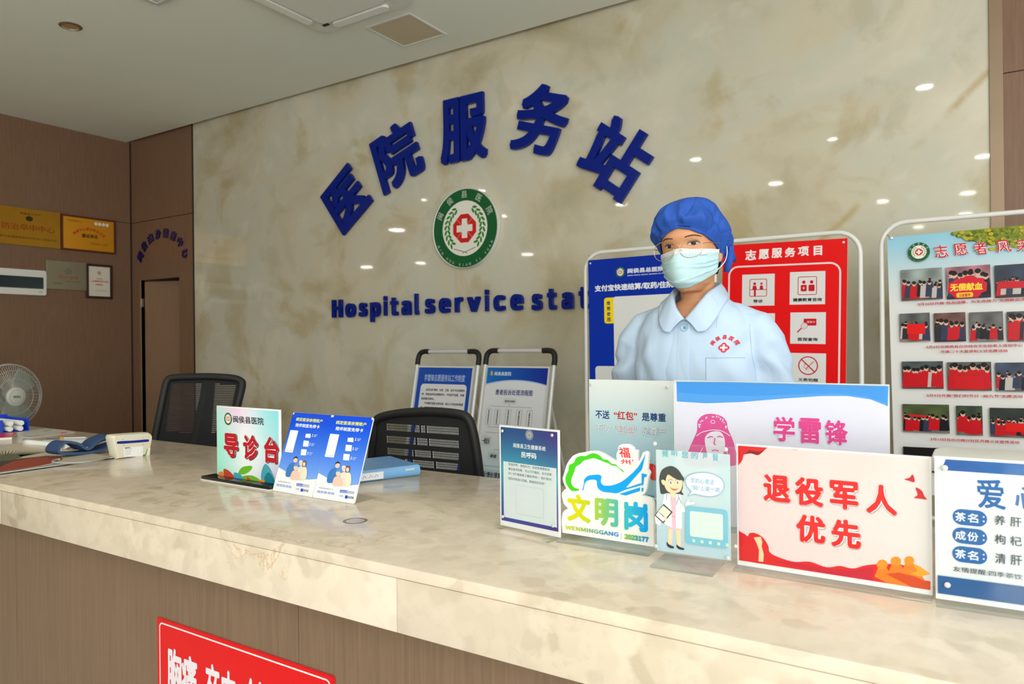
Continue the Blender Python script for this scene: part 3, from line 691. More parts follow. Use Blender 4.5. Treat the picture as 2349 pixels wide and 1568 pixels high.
# --- cut-out civility post sign
t, A, W_ = stand('cutout_sign', 'cut-out white sign with green arch and blue roof drawing on the counter', (1290, 1236), (1500, 1268))
f = off(5.808, 1280, 1010)
OUT = [(58, 1225), (45, 1080), (60, 960), (100, 920), (135, 905), (75, 840), (50, 740), (55, 690), (90, 650), (112, 640), (72, 560), (60, 500), (92, 405), (110, 330), (150, 260), (200, 200), (280, 165), (360, 155), (440, 135), (540, 140), (620, 180), (720, 240), (785, 270), (778, 180), (800, 130), (808, 70), (860, 45), (950, 50), (1005, 90), (1012, 122), (1060, 130), (1068, 272), (1090, 262), (1130, 160), (1175, 140), (1210, 170), (1195, 380), (1225, 430), (1200, 520), (1180, 640), (1160, 700), (1120, 730), (1180, 745), (1250, 770), (1275, 830), (1275, 1415)]
uvs = [A.uv(*p) for p in f(OUT)]
cut(A, uvs, -.008, 0, 'cutout_board', mat('white_acrylic_board', (234, 237, 232), .22, coat=.5), t)
GR, BL = (70, 196, 30), (18, 158, 232)
A.sp(f([(180, 665), (120, 590), (100, 520), (115, 450), (140, 400), (150, 330), (215, 290), (240, 235), (300, 205), (370, 205), (440, 172), (500, 172), (560, 200), (610, 250), (660, 255), (715, 305), (770, 318), (820, 368), (860, 390), (885, 425), (830, 388), (780, 342), (720, 330), (670, 302), (620, 286), (560, 260), (480, 235), (400, 250), (340, 270), (300, 310), (240, 350), (220, 410), (195, 470), (178, 530), (188, 590), (230, 630), (285, 645), (260, 668)]), GR)
A.sp(f([(325, 660), (345, 580), (350, 520), (400, 470), (480, 455), (550, 455), (582, 480), (572, 540), (590, 580), (640, 600), (740, 590), (850, 545), (960, 460), (1060, 360), (1130, 250), (1168, 182), (1150, 260), (1120, 380), (1080, 430), (1000, 520), (950, 580), (920, 625), (1100, 570), (1105, 595), (900, 655), (790, 700), (700, 692), (600, 680), (540, 640), (520, 590), (512, 530), (450, 520), (385, 540), (358, 580), (340, 655)]), BL)
for k in ([(815, 712), (1095, 622), (1095, 670), (905, 732)], [(1115, 435), (1150, 442), (1190, 450), (1180, 480), (1150, 490), (1140, 590), (1115, 600)], [(1115, 628), (1142, 628), (1138, 675), (1113, 680)]): A.pp(f(k), BL)
fc = offc(5.808, 1280, 1010)
A.chars(fc([('福', 825, 90, 968, 228), ('州', 842, 250, 972, 314)]), (226, 34, 38), .012, True, -.15); A.pp(f([(988, 255), (1008, 258), (1006, 272), (988, 270)]), (226, 34, 38))
for k in range(2): p = f([(990+k*26, 150), (990+k*26, 250)]); A.stroke([A.uv(*p[0]), A.uv(*p[1])], .0006, (190, 190, 190))
ua, ub = A.uv(1300, 1150)[0], A.uv(1488, 1180)[0]
def rb_(u, v):
    s = (u-ua)/(ub-ua)
    for (p, c0), (q_, c1) in zip(((0, (214, 208, 0)), (.2, (206, 204, 6)), (.45, (140, 194, 90)), (.62, (84, 182, 160)), (.8, (40, 180, 214)), (.99, (6, 160, 234))), ((.2, (206, 204, 6)), (.45, (140, 194, 90)), (.62, (84, 182, 160)), (.8, (40, 180, 214)), (.99, (6, 160, 234)), (9, (6, 160, 234)))):
        if s <= q_: return mixc(c0, c1, (s-p)/(q_-p))
A.chars(fc([('文', 125, 715, 435, 1085), ('明', 495, 770, 805, 1140), ('岗', 885, 815, 1200, 1205)]), rb_, .04)
p = f([(100, 1172), (810, 1287), (100, 1117), (888, 1306), (1213, 1358), (888, 1236), (848, 1222), (848, 1312)])
A.line('WENMINGGANG', p[0], p[1], p[2], lambda u, v: mixc((206, 206, 10), (30, 130, 220), (u-ua)/(.62*(ub-ua))), .012)
A.line('2023177', p[3], p[4], p[5], lambda u, v: mixc((206, 206, 10), (10, 140, 220), (u-.64*ub)/(.36*ub)), .03); A.stroke([A.uv(*p[6]), A.uv(*p[7])], .0006, (150, 170, 180))
A.build('printed_face', t)
slab(A, .0, 0, W_, .005, -.035, .03, 'base_plate', M['acre'], t, .001); slab(A, .02, .005, W_-.02, uvs[0][1]+.004, -.007, -.001, 'riser', M['acre'], t)

# --- clear sign with the cartoon nurse
t, A, W_ = stand('acrylic_sign', 'see-through acrylic sign with cartoon nurse and speech bubble', (1505, 1290), (1694, 1318))
H_ = A.uv(1503, 1015)[1]
film = bpy.data.materials.new('printed_film'); film.use_nodes = True; nt = film.node_tree; bs = nt.nodes['Principled BSDF']; vc = nt.nodes.new('ShaderNodeVertexColor'); vc.layer_name = 'ink'
nt.links.new(vc.outputs[0], bs.inputs['Base Color']); bs.inputs['Alpha'].default_value = .78; bs.inputs['Roughness'].default_value = .3
slab(A, 0, .004, W_, H_, -.003, 0, 'back_sheet', M['acr'], t); slab(A, 0, .004, W_, H_, FRONT, FRONT+.002, 'front_sheet', M['acr'], t)
F_ = Art(A.P0, A.U, A.V, .0002); F_.grad(.002, .022, W_-.012, H_-.012, lambda s, tt: mixc(mixc((176, 212, 228), (206, 226, 228), tt*1.6), (176, 222, 226), max(0, s-.75)*2), 8, 10); F_.build('film', t, film)
f = off(4.9, 1480, 1000); fc = offc(4.9, 1480, 1000)
A.layer = 4
A.chars(fc([('倾', 190, 155, 260, 235), ('听', 295, 160, 370, 225), ('您', 410, 170, 485, 245), ('的', 520, 175, 595, 255), ('声', 645, 185, 700, 255), ('音', 755, 195, 825, 275)]), (104, 178, 190), .02)
HAIR, SKIN, COAT, PINK = (62, 66, 66), (244, 210, 168), (236, 238, 234), (234, 184, 196)
A.sp(f([(180, 645), (165, 560), (160, 470), (185, 385), (240, 345), (300, 335), (360, 365), (410, 430), (440, 480), (426, 520), (424, 580), (412, 620), (432, 658), (340, 645), (250, 640)]), HAIR, 4)
A.pp(f([(265, 1040), (312, 1045), (300, 1220), (258, 1205)]), SKIN); A.pp(f([(345, 1045), (400, 1050), (405, 1238), (362, 1226)]), SKIN)
A.sp(f([(245, 1185), (275, 1218), (322, 1238), (318, 1258), (272, 1250), (246, 1225)]), (44, 42, 42), 3); A.sp(f([(355, 1215), (390, 1242), (438, 1258), (435, 1276), (382, 1268), (357, 1245)]), (44, 42, 42), 3)
A.pp(f([(240, 990), (415, 1020), (412, 1052), (255, 1038)]), PINK); A.pp(f([(240, 638), (400, 650), (412, 780), (416, 1036), (352, 1034), (300, 1022), (226, 990), (190, 930), (170, 1000), (120, 980), (112, 900), (190, 800), (215, 660)]), COAT)
A.pp(f([(280, 640), (350, 645), (346, 880), (352, 1040), (306, 1032), (298, 880)]), PINK); A.pp(f([(296, 892), (350, 900), (350, 906), (296, 898)]), (196, 140, 156))
A.pp(f([(288, 630), (345, 635), (340, 680), (318, 695), (292, 670)]), SKIN)
A.sp(f([(215, 480), (240, 430), (330, 430), (415, 480), (418, 560), (390, 620), (330, 638), (262, 622), (222, 560)]), SKIN, 4); A.sp(f([(185, 490), (212, 488), (225, 530), (210, 548), (190, 525)]), SKIN, 3)
A.sp(f([(170, 490), (180, 400), (240, 348), (310, 340), (370, 372), (412, 430), (442, 484), (392, 492), (330, 470), (262, 430), (238, 470), (232, 500), (205, 486)]), HAIR, 4)
for cx_ in (290, 367):
    for rx, ry, col in ((18, 28, (250, 250, 246)), (11, 17, (74, 66, 40)), (4, 6, (240, 240, 240))):
        p = f([(cx_+rx*math.cos(2*PI*k/14), 520+ry*math.sin(2*PI*k/14)) for k in range(14)]); A.pp(p, col)
    p = f([(cx_-26, 496), (cx_-8, 486), (cx_+12, 486), (cx_+22, 494)]); A.stroke([A.uv(*q_) for q_ in p], .0007, (70, 60, 50))
p = f([(284, 572), (310, 596), (340, 604), (378, 586)]); A.stroke([A.uv(*q_) for q_ in spline([(x, y) for x, y in p], 4)], .0008, (150, 60, 60)); A.pp(f([(296, 582), (330, 590), (370, 590), (350, 606), (320, 606)]), (210, 90, 96))
for pth in ([(250, 640), (244, 680), (240, 712)], [(372, 640), (384, 690), (362, 730), (356, 768)], [(384, 690), (404, 730), (408, 772)]): A.stroke([A.uv(*q_) for q_ in f(pth)], .0009, (120, 134, 146))
A.pp(f([(212, 758), (312, 850), (208, 976), (110, 885)]), (40, 40, 42)); A.pp(f([(208, 775), (294, 850), (240, 916), (150, 840)]), (226, 230, 200)); A.pp(f([(150, 845), (235, 925), (206, 958), (124, 884)]), (238, 240, 238)); A.sp(f([(205, 905), (240, 900), (248, 935), (222, 945)]), SKIN, 3)
A.pp(f([(402, 745), (440, 795), (462, 850), (412, 850)]), COAT); A.sp(f([(455, 775), (478, 720), (492, 716), (500, 740), (545, 735), (560, 752), (500, 772)]), (238, 236, 228), 3)
A.sp(f([(455, 480), (500, 430), (600, 405), (720, 408), (830, 450), (890, 520), (880, 610), (800, 670), (680, 675), (560, 650), (478, 672), (518, 620), (470, 560)]), (120, 172, 204), 4)
A.sp(f([(462, 484), (505, 437), (602, 412), (720, 415), (826, 456), (882, 522), (872, 606), (797, 662), (680, 667), (560, 642), (495, 660), (526, 618), (477, 556)]), (226, 234, 236), 4)
p = f([(515, 515), (778, 545), (515, 460), (520, 600), (845, 627), (520, 545)]); A.line('您的心里话', p[0], p[1], p[2], (128, 176, 210), .015); A.line('“码”上说一说', p[3], p[4], p[5], (128, 176, 210), .015)
a = A.uv(*f([(455, 765)])[0]); b_ = A.uv(*f([(935, 1290)])[0]); A.rr(a[0], b_[1]+.004, b_[0], a[1]-.002, .006, (118, 186, 206)); A.rr(a[0]+.008, b_[1]+.018, b_[0]-.008, a[1]-.01, .003, (206, 224, 214))
for k in range(6): A.rect(a[0]+.012+k*.0145, b_[1]+.0085, a[0]+.017+k*.0145, b_[1]+.0135, (206, 222, 190))
A.build('printed_figure', t); studs(A, [A.uv(1505, 1016), A.uv(1667, 1029), A.uv(1507, 1250), A.uv(1671, 1277)], t, .0036)
slab(A, .0, 0, W_-.035, .004, -.05, .035, 'base_plate', M['acre'], t, .001)

# --- red envelope sign at the counter's back edge
Yb = 1.70; P = on_y(1351, 870, Yb); Q = on_y(1545, 873, Yb)
P0 = Vector((P.x, Yb, CT+.0006)); t = thing('acrylic_sign', 'pale blue sign about refusing red envelopes, at the rear counter edge', 'sign', ((P.x+Q.x)/2, Yb, CT)); A = Art(P0, (1, 0, 0), (0, 0, 1)); W_ = Q.x-P.x+.004; H_ = P.z-CT
slab(A, 0, .005, W_, H_, -.003, 0, 'back_sheet', mat('white_sheet', (232, 234, 232), .35), t); slab(A, 0, .005, W_, H_, FRONT, FRONT+.002, 'front_sheet', M['acr'], t)
A.grad(.002, .01, W_-.002, H_-.002, lambda s, tt: mixc(mixc((164, 212, 238), (184, 224, 240), tt*2), mixc((206, 228, 232), (226, 232, 228), (tt-.6)*2.5), (tt-.35)*2.2), 6, 14)
f = off(3.174, 1320, 840); fc = offc(3.174, 1320, 840); NV, RD = (18, 62, 124), (206, 26, 38)
def ln(s_, x0, yt, x1, yb_, col, bold=.022):
    p = f([(x0, yb_), (x1, yb_), (x0, yt)]); q_ = A.uv(*f([(x1, yb_)])[0]); a_ = A.uv(*p[0]); c_ = A.uv(*p[2]); A.text(s_, a_[0], a_[1], q_[0], c_[1], col, bold)
ln('不送', 146, 316, 249, 378, NV); ln('“红包”', 281, 322, 450, 384, RD); ln('是尊重', 485, 334, 660, 396, NV)
for s_, x0, yt, x1, yb_, col in (('不收', 148, 414, 254, 474, (128, 160, 196)), ('“红包”', 285, 422, 455, 486, (214, 120, 140)), ('是尊严', 485, 436, 660, 498, (128, 160, 196))):
    ln(s_, x0, yt, x1, yb_, col, .034); ln(s_, x0, yt, x1, yb_, (240, 242, 242), .01)
A.sp(f([(510, 740), (530, 712), (562, 708), (590, 730), (592, 820), (555, 822), (540, 790)]), (226, 40, 34), 4); p = f([(528, 712), (532, 690), (548, 684)]); A.stroke([A.uv(*q_) for q_ in p], .0016, (40, 30, 30))
ln('福州', 515, 932, 575, 952, (40, 50, 60), .01)
A.build('printed_sheet', t); studs(A, [A.uv(1358.5, 881.5), A.uv(1532, 887)], t, .0036)
slab(A, .0, 0, W_, .005, -.035, .03, 'base_plate', M['acre'], t, .001)

# --- wide volunteer sign behind the front row
Yb = 1.535; P = on_y(1545, 872, Yb); Q = on_y(2040, 880, Yb)
P0 = Vector((P.x, Yb, CT+.0006)); t = thing('acrylic_sign', 'wide blue and white sign with pink fur-hat portrait and pink characters', 'sign', ((P.x+Q.x)/2, Yb, CT)); U = Vector((Q.x-P.x, 0, 0)); A = Art(P0, U, (0, 0, 1)); W_ = Q.x-P.x; H_ = P.z-CT
slab(A, 0, .005, W_, H_, -.003, 0, 'back_sheet', mat('white_sheet', (232, 234, 232), .35), t); slab(A, 0, .005, W_, H_, FRONT, FRONT+.002, 'front_sheet', M['acr'], t)
A.rect(.002, .008, W_-.002, H_-.002, (228, 228, 242)); f = off(3.174, 1320, 840); fc = offc(3.174, 1320, 840)
wave = [(735, 110), (1100, 112), (1500, 122), (1900, 132), (2280, 142), (2275, 290), (2150, 240), (1980, 215), (1800, 215), (1500, 235), (1200, 260), (950, 268), (740, 255)]
A.pp(f(wave), (84, 162, 236)); A.pp(f([(740, 116), (1500, 128), (2270, 148), (2268, 270), (2100, 215), (1900, 196), (1700, 200), (1300, 215), (950, 205), (745, 190)]), (66, 152, 232))
PK = (224, 84, 154)
A.sp(f([(800, 720), (830, 600), (860, 530), (885, 470), (890, 400), (925, 358), (985, 344), (1060, 360), (1100, 400), (1112, 455), (1145, 530), (1162, 600), (1162, 720)]), PK, 4)
A.sp(f([(945, 515), (985, 478), (1050, 474), (1085, 520), (1088, 600), (1060, 660), (1010, 680), (965, 640), (948, 580)]), (232, 228, 240), 4)
rnd = random.Random(4)
for k in range(46):
    a_ = rnd.uniform(0, PI); rr_ = rnd.uniform(.86, .99); p = f([(1000+108*rr_*math.cos(a_), 452-96*rr_*math.sin(a_))])[0]; c = A.uv(*p); A.hold = k > 0; A.ell(*c, rnd.uniform(.0006, .0018), rnd.uniform(.0006, .0016), (234, 228, 242), 7)
A.hold = False
for s0 in ([(965, 520), (985, 508), (1005, 514)], [(1035, 512), (1055, 506), (1075, 516)], [(1018, 520), (1012, 560), (1024, 572)], [(995, 612), (1020, 606), (1045, 614)]): A.stroke([A.uv(*q_) for q_ in f(s0)], .0022, PK)
A.stroke([A.uv(*q_) for q_ in spline(f([(884, 505), (925, 478), (1000, 462), (1070, 470), (1128, 505)]), 5)], .0016, (236, 230, 244)); A.stroke([A.uv(*q_) for q_ in spline(f([(930, 590), (905, 640), (880, 720)]), 5)], .0012, (236, 230, 244)); A.stroke([A.uv(*q_) for q_ in spline(f([(1098, 590), (1112, 640), (1120, 720)]), 5)], .0012, (236, 230, 244))
c = A.uv(*f([(1003, 402)])[0]); A.ring(*c, .005, .004, .0012, (236, 230, 244))
ch = fc([('学', 1445, 365, 1600, 545), ('雷', 1630, 375, 1790, 560), ('锋', 1820, 390, 1985, 570)])
A.chars(ch, (204, 214, 246), .11); A.chars(ch, (248, 246, 252), .075); A.chars(ch, (228, 72, 146), .032)
A.build('printed_sheet', t); slab(A, .0, 0, W_, .005, -.04, .035, 'base_plate', M['acre'], t, .001)
b = MB()
b.prism([A.w(u, v, FRONT+.002) for u, v in rrect(-.004, H_-.006, W_+.002, H_+.0015, .0015, 3)], A.N*.0012); b.build('top_edge', M['acre'], t)

# --- priority sign for veterans
t, A, W_ = stand('acrylic_sign', 'white and red sign giving veterans priority, at the front of the counter', (1692, 1300), (2140, 1372))
H_ = A.uv(1687, 1017)[1]
slab(A, 0, .004, W_, H_, -.003, 0, 'back_sheet', mat('white_sheet', (232, 234, 232), .35), t); slab(A, 0, .004, W_, H_, FRONT, FRONT+.002, 'front_sheet', M['acr'], t)
f = off(3.313, 1640, 980)
A.grad(.003, .012, W_-.003, H_-.003, lambda s, tt: mixc(mixc((226, 204, 202), (216, 212, 208), s), (214, 190, 180), max(0, tt-.75)*1.2*abs(math.sin(s*7))), 14, 10)
pu, pv = A.uv(1691, 1020)
RED = (214, 28, 34)
def smo(pts): return [tuple(q_) for q_ in spline(pts, 4, True)]
def clampuv(pts): return [(min(max(u, .003), W_-.003), min(max(v, .012), H_-.003)) for u, v in pts]
A.poly(clampuv([A.uv(*q_) for q_ in f(smo([(150, 112), (400, 120), (680, 152), (610, 170), (520, 150), (420, 145), (380, 170), (330, 210), (270, 195), (222, 205), (205, 255), (150, 295)]))]), RED); A.poly([A.uv(*q_) for q_ in f([(222, 205), (262, 172), (330, 185), (380, 170), (330, 210), (270, 196)])], (120, 26, 22))
A.poly(clampuv([A.uv(*q_) for q_ in f(smo([(150, 1050), (150, 798), (215, 802), (250, 825), (262, 804), (300, 800), (360, 830), (405, 895), (420, 950), (500, 990), (610, 1020), (720, 1018), (850, 1060), (950, 1050), (1050, 1070), (1150, 1045), (1300, 1035), (1450, 1050), (1560, 1150), (1690, 1185), (1690, 1300), (900, 1180)]))]), RED)
A.poly([A.uv(*q_) for q_ in f([(420, 1010), (600, 1025), (860, 1070), (1040, 1085), (1200, 1060), (1200, 1160), (800, 1100)])], (196, 20, 52))
A.poly([A.uv(*q_) for q_ in f([(330, 830), (350, 830), (362, 870), (355, 900), (372, 960), (368, 1020), (332, 1015), (336, 930), (318, 880), (296, 835)])], (240, 204, 160))
OR, O2 = (232, 124, 28), (240, 160, 40)
for cx_, cy_, r_ in ((1272, 1040, 42), (1376, 1015, 40), (1478, 1010, 38)):
    A.poly(clampuv([A.uv(*q_) for q_ in f([(cx_-30, cy_+20), (cx_+30, cy_+20), (cx_+70, cy_+75), (cx_+150, cy_+200), (cx_+40, cy_+190), (cx_-60, cy_+90)])]), OR)
    A.poly([A.uv(*q_) for q_ in f([(cx_+r_*math.cos(2*PI*k/18), cy_+r_*.9*math.sin(2*PI*k/18)) for k in range(18)])], mixc(OR, O2, .5))
A.poly(clampuv([A.uv(*q_) for q_ in f([(1505, 1030), (1560, 1055), (1640, 1112), (1560, 1130), (1480, 1110), (1540, 1090)])]), O2)
A.poly(clampuv([A.uv(*q_) for q_ in f([(1400, 1100), (1520, 1130), (1660, 1185), (1660, 1255), (1500, 1225), (1300, 1110)])]), (206, 70, 24))
A.sp(f([(1440, 392), (1482, 380), (1500, 355), (1516, 382), (1516, 415), (1478, 405)]), (196, 24, 38), 3); A.sp(f([(1512, 532), (1542, 510), (1525, 455), (1572, 478), (1592, 520), (1612, 546), (1560, 540)]), (200, 24, 38), 3)
ch = [('退', 1751.7, 1088.7, 1813.6, 1150.5), ('役', 1824, 1094.7, 1889, 1159.6), ('军', 1904, 1102, 1969, 1167), ('人', 1987, 1111, 2058, 1179), ('优', 1827, 1180.7, 1893.5, 1244), ('先', 1907, 1191, 1975, 1256)]
A.chars([(c_, a_+1.5, b_+2.5, d_+2.5, e_+3) for c_, a_, b_, d_, e_ in ch], (178, 170, 168), .085); A.chars(ch, (244, 240, 238), .08); A.chars(ch, (224, 28, 28), .042)
A.build('printed_sheet', t); slab(A, .0, 0, W_, .004, -.05, .03, 'base_plate', M['acre'], t, .001)

# --- herbal tea sign at the right edge
t, A, W_ = stand('acrylic_sign', 'blue and grey herbal tea sign cut by the right photo edge', (2145, 1378), (2349, 1408)); W_ = .297
H_ = A.uv(2140, 1045)[1]
slab(A, .001, .004, W_, H_, -.003, 0, 'back_sheet', mat('white_sheet', (232, 234, 232), .35), t); slab(A, .001, .004, W_, H_, FRONT, FRONT+.002, 'front_sheet', M['acr'], t)
A.grad(.004, .012, W_-.003, H_-.004, lambda s, tt: mixc((216, 222, 222), (196, 208, 212), s), 6, 6)
f = off(3.92, 2100, 1020); fc = offc(3.92, 2100, 1020); BB = (12, 92, 158)
a = A.uv(*f([(272, 128)])[0]); b_ = A.uv(*f([(232, 225)])[0]); A.poly([(b_[0], b_[1]), (W_-.003, b_[1]+.0), (W_-.003, a[1]), (a[0], a[1])], [(0, 78, 156), (0, 112, 170), (0, 112, 170), (0, 78, 156)])
A.chars(fc([('爱', 565, 310, 815, 575), ('心', 900, 380, 1150, 590)]), BB, .02, True, -.1)
for y0_, s_ in ((594, '茶名：'), (760, '成份：'), (928, '茶名：')):
    a = A.uv(*f([(333, y0_+2)])[0]); b_ = A.uv(*f([(645, y0_+118)])[0]); h_ = .0118; vm_ = (a[1]+b_[1])/2; A.rr(a[0], vm_-h_, b_[0], vm_+h_, h_-.0002, BB)
    for ch_, u_ in zip(s_, (.23, .59, .9)):
        hh = .0068 if ch_ != '：' else .0045; ww = hh if ch_ != '：' else .0012; c = a[0]+(b_[0]-a[0])*u_; A.text(ch_, c-ww, vm_-hh, c+ww, vm_+hh, (222, 232, 238), .02)
DK = (52, 62, 76)
A.chars(fc([('养', 712, 632, 808, 718), ('肝', 852, 648, 952, 732), ('枸', 714, 802, 810, 888), ('杞', 852, 818, 955, 904), ('清', 716, 972, 812, 1062), ('肝', 855, 988, 958, 1078)]), DK, .008)
p = f([(340, 1140), (962, 1200), (340, 1098)]); A.line('友情提醒:四季茶饮', p[0], p[1], (p[2][0], p[2][1]-1), DK, .004)
a = A.uv(*f([(185, 1165)])[0]); A.poly([(.004, .013), (W_-.003, .013), (W_-.003, a[1]), (.004, a[1])], [(10, 84, 146), (40, 78, 112), (40, 78, 112), (10, 84, 146)])
A.build('printed_sheet', t); studs(A, [A.uv(2167, 1071), A.uv(2173, 1338)], t, .0042); slab(A, .001, 0, W_, .004, -.05, .03, 'base_plate', M['acre'], t, .001)
# white container behind it
P = on_y(2135, 1042, 1.40)
bx = thing('storage_box', 'rounded white box with lid behind the herbal tea sign', 'box', (P.x+.19, 1.43, CT))
b = MB(); b.prism([(P.x+.012+u, 1.36+v, CT) for u, v in rrect(0, 0, .35, .15, .03)], (0, 0, P.z-CT-.022)); b.build('tub', M['white'], bx, True, 30)
b = MB(); oo = rrect(0, 0, .374, .174, .04); cc = (.187, .087)
rings = [[(P.x+cc[0]+(u-cc[0])*s_, 1.348+cc[1]+(v-cc[1])*s_, h_) for u, v in oo] for s_, h_ in ((1, P.z-.022), (1, P.z-.008), (.985, P.z-.002), (.95, P.z))]; b.loft(rings); b.build('lid', M['white'], bx, True, 30)

# --- desk sign of the triage desk
t, A, W_ = stand('desk_sign', 'pastel floral triage desk sign on a black base', (498, 1098), (650, 1122)); W_ -= .013
H_ = A.uv(498, 930)[1]
slab(A, 0, .012, W_, H_, -.007, 0, 'panel', mat('white_sheet', (232, 234, 232), .35), t, .0015)
def pastel(s, tt):
    c = mixc((150, 226, 206), (232, 238, 240), min(1, s*2.2)); c = mixc(c, (150, 220, 226), max(0, s-.6)*2); c = mixc(c, (238, 186, 222), max(0, .4-abs(s-.3))*2.2*max(0, tt-.55)*2)
    c = mixc(c, (140, 214, 222), max(0, s-.45)*1.8*max(0, tt-.35)*1.6); return mixc(c, (236, 176, 220), max(0, s-.55)*2*max(0, .45-tt)*2)
A.grad(.004, .014, W_-.004, H_-.004, pastel, 14, 12); f = off(4.35, 460, 860); fc = offc(4.35, 460, 860)
c = A.uv(*f([(276, 436)])[0]); emblem(A, c[0], c[1], .0185, True)
p = f([(330, 478), (636, 492), (330, 408)]); A.line('闽侯县医院', p[0], p[1], p[2], (24, 24, 26), .012, True, -.12)
for s0, col in (([(610, 1050), (612, 960), (648, 885), (700, 935), (745, 1060), (690, 1090), (640, 1080)], (70, 158, 172)), ([(640, 1070), (650, 1000), (690, 970), (745, 1060), (700, 1085)], (24, 118, 140)), ([(380, 982), (420, 918), (515, 905), (502, 950), (440, 986)], (104, 180, 40)),
                ([(235, 935), (290, 955), (342, 1022), (250, 1016)], (190, 66, 44)), ([(186, 972), (224, 962), (232, 1020), (192, 1012)], (232, 128, 50)), ([(340, 970), (400, 990), (442, 1042), (385, 1062), (342, 1025)], (70, 160, 184)), ([(420, 1010), (520, 1000), (606, 1056), (520, 1066), (460, 1054)], (110, 176, 50)), ([(470, 1008), (512, 1050), (474, 1054)], (206, 70, 40)), ([(560, 1062), (640, 1040), (630, 1076)], (240, 130, 30))): A.sp(f(s0), col, 4)
ch = fc([('导', 238, 580, 382, 820), ('诊', 430, 595, 580, 850), ('台', 640, 615, 785, 880)])
A.chars([(c_, a_+1.2, b_+1.2, d_+1.8, e_+1.6) for c_, a_, b_, d_, e_ in ch], (60, 48, 56), .07); A.chars(ch, (244, 240, 240), .068); A.chars(ch, (180, 26, 40), .046)
A.build('printed_sheet', t); slab(A, -.026, .003, W_-.002, .012, -.035, .035, 'base', mat('glossy_black_acrylic', (16, 16, 18), .08), t, .001); slab(A, -.027, 0, W_-.001, .003, -.036, .036, 'base_edging', M['white'], t)

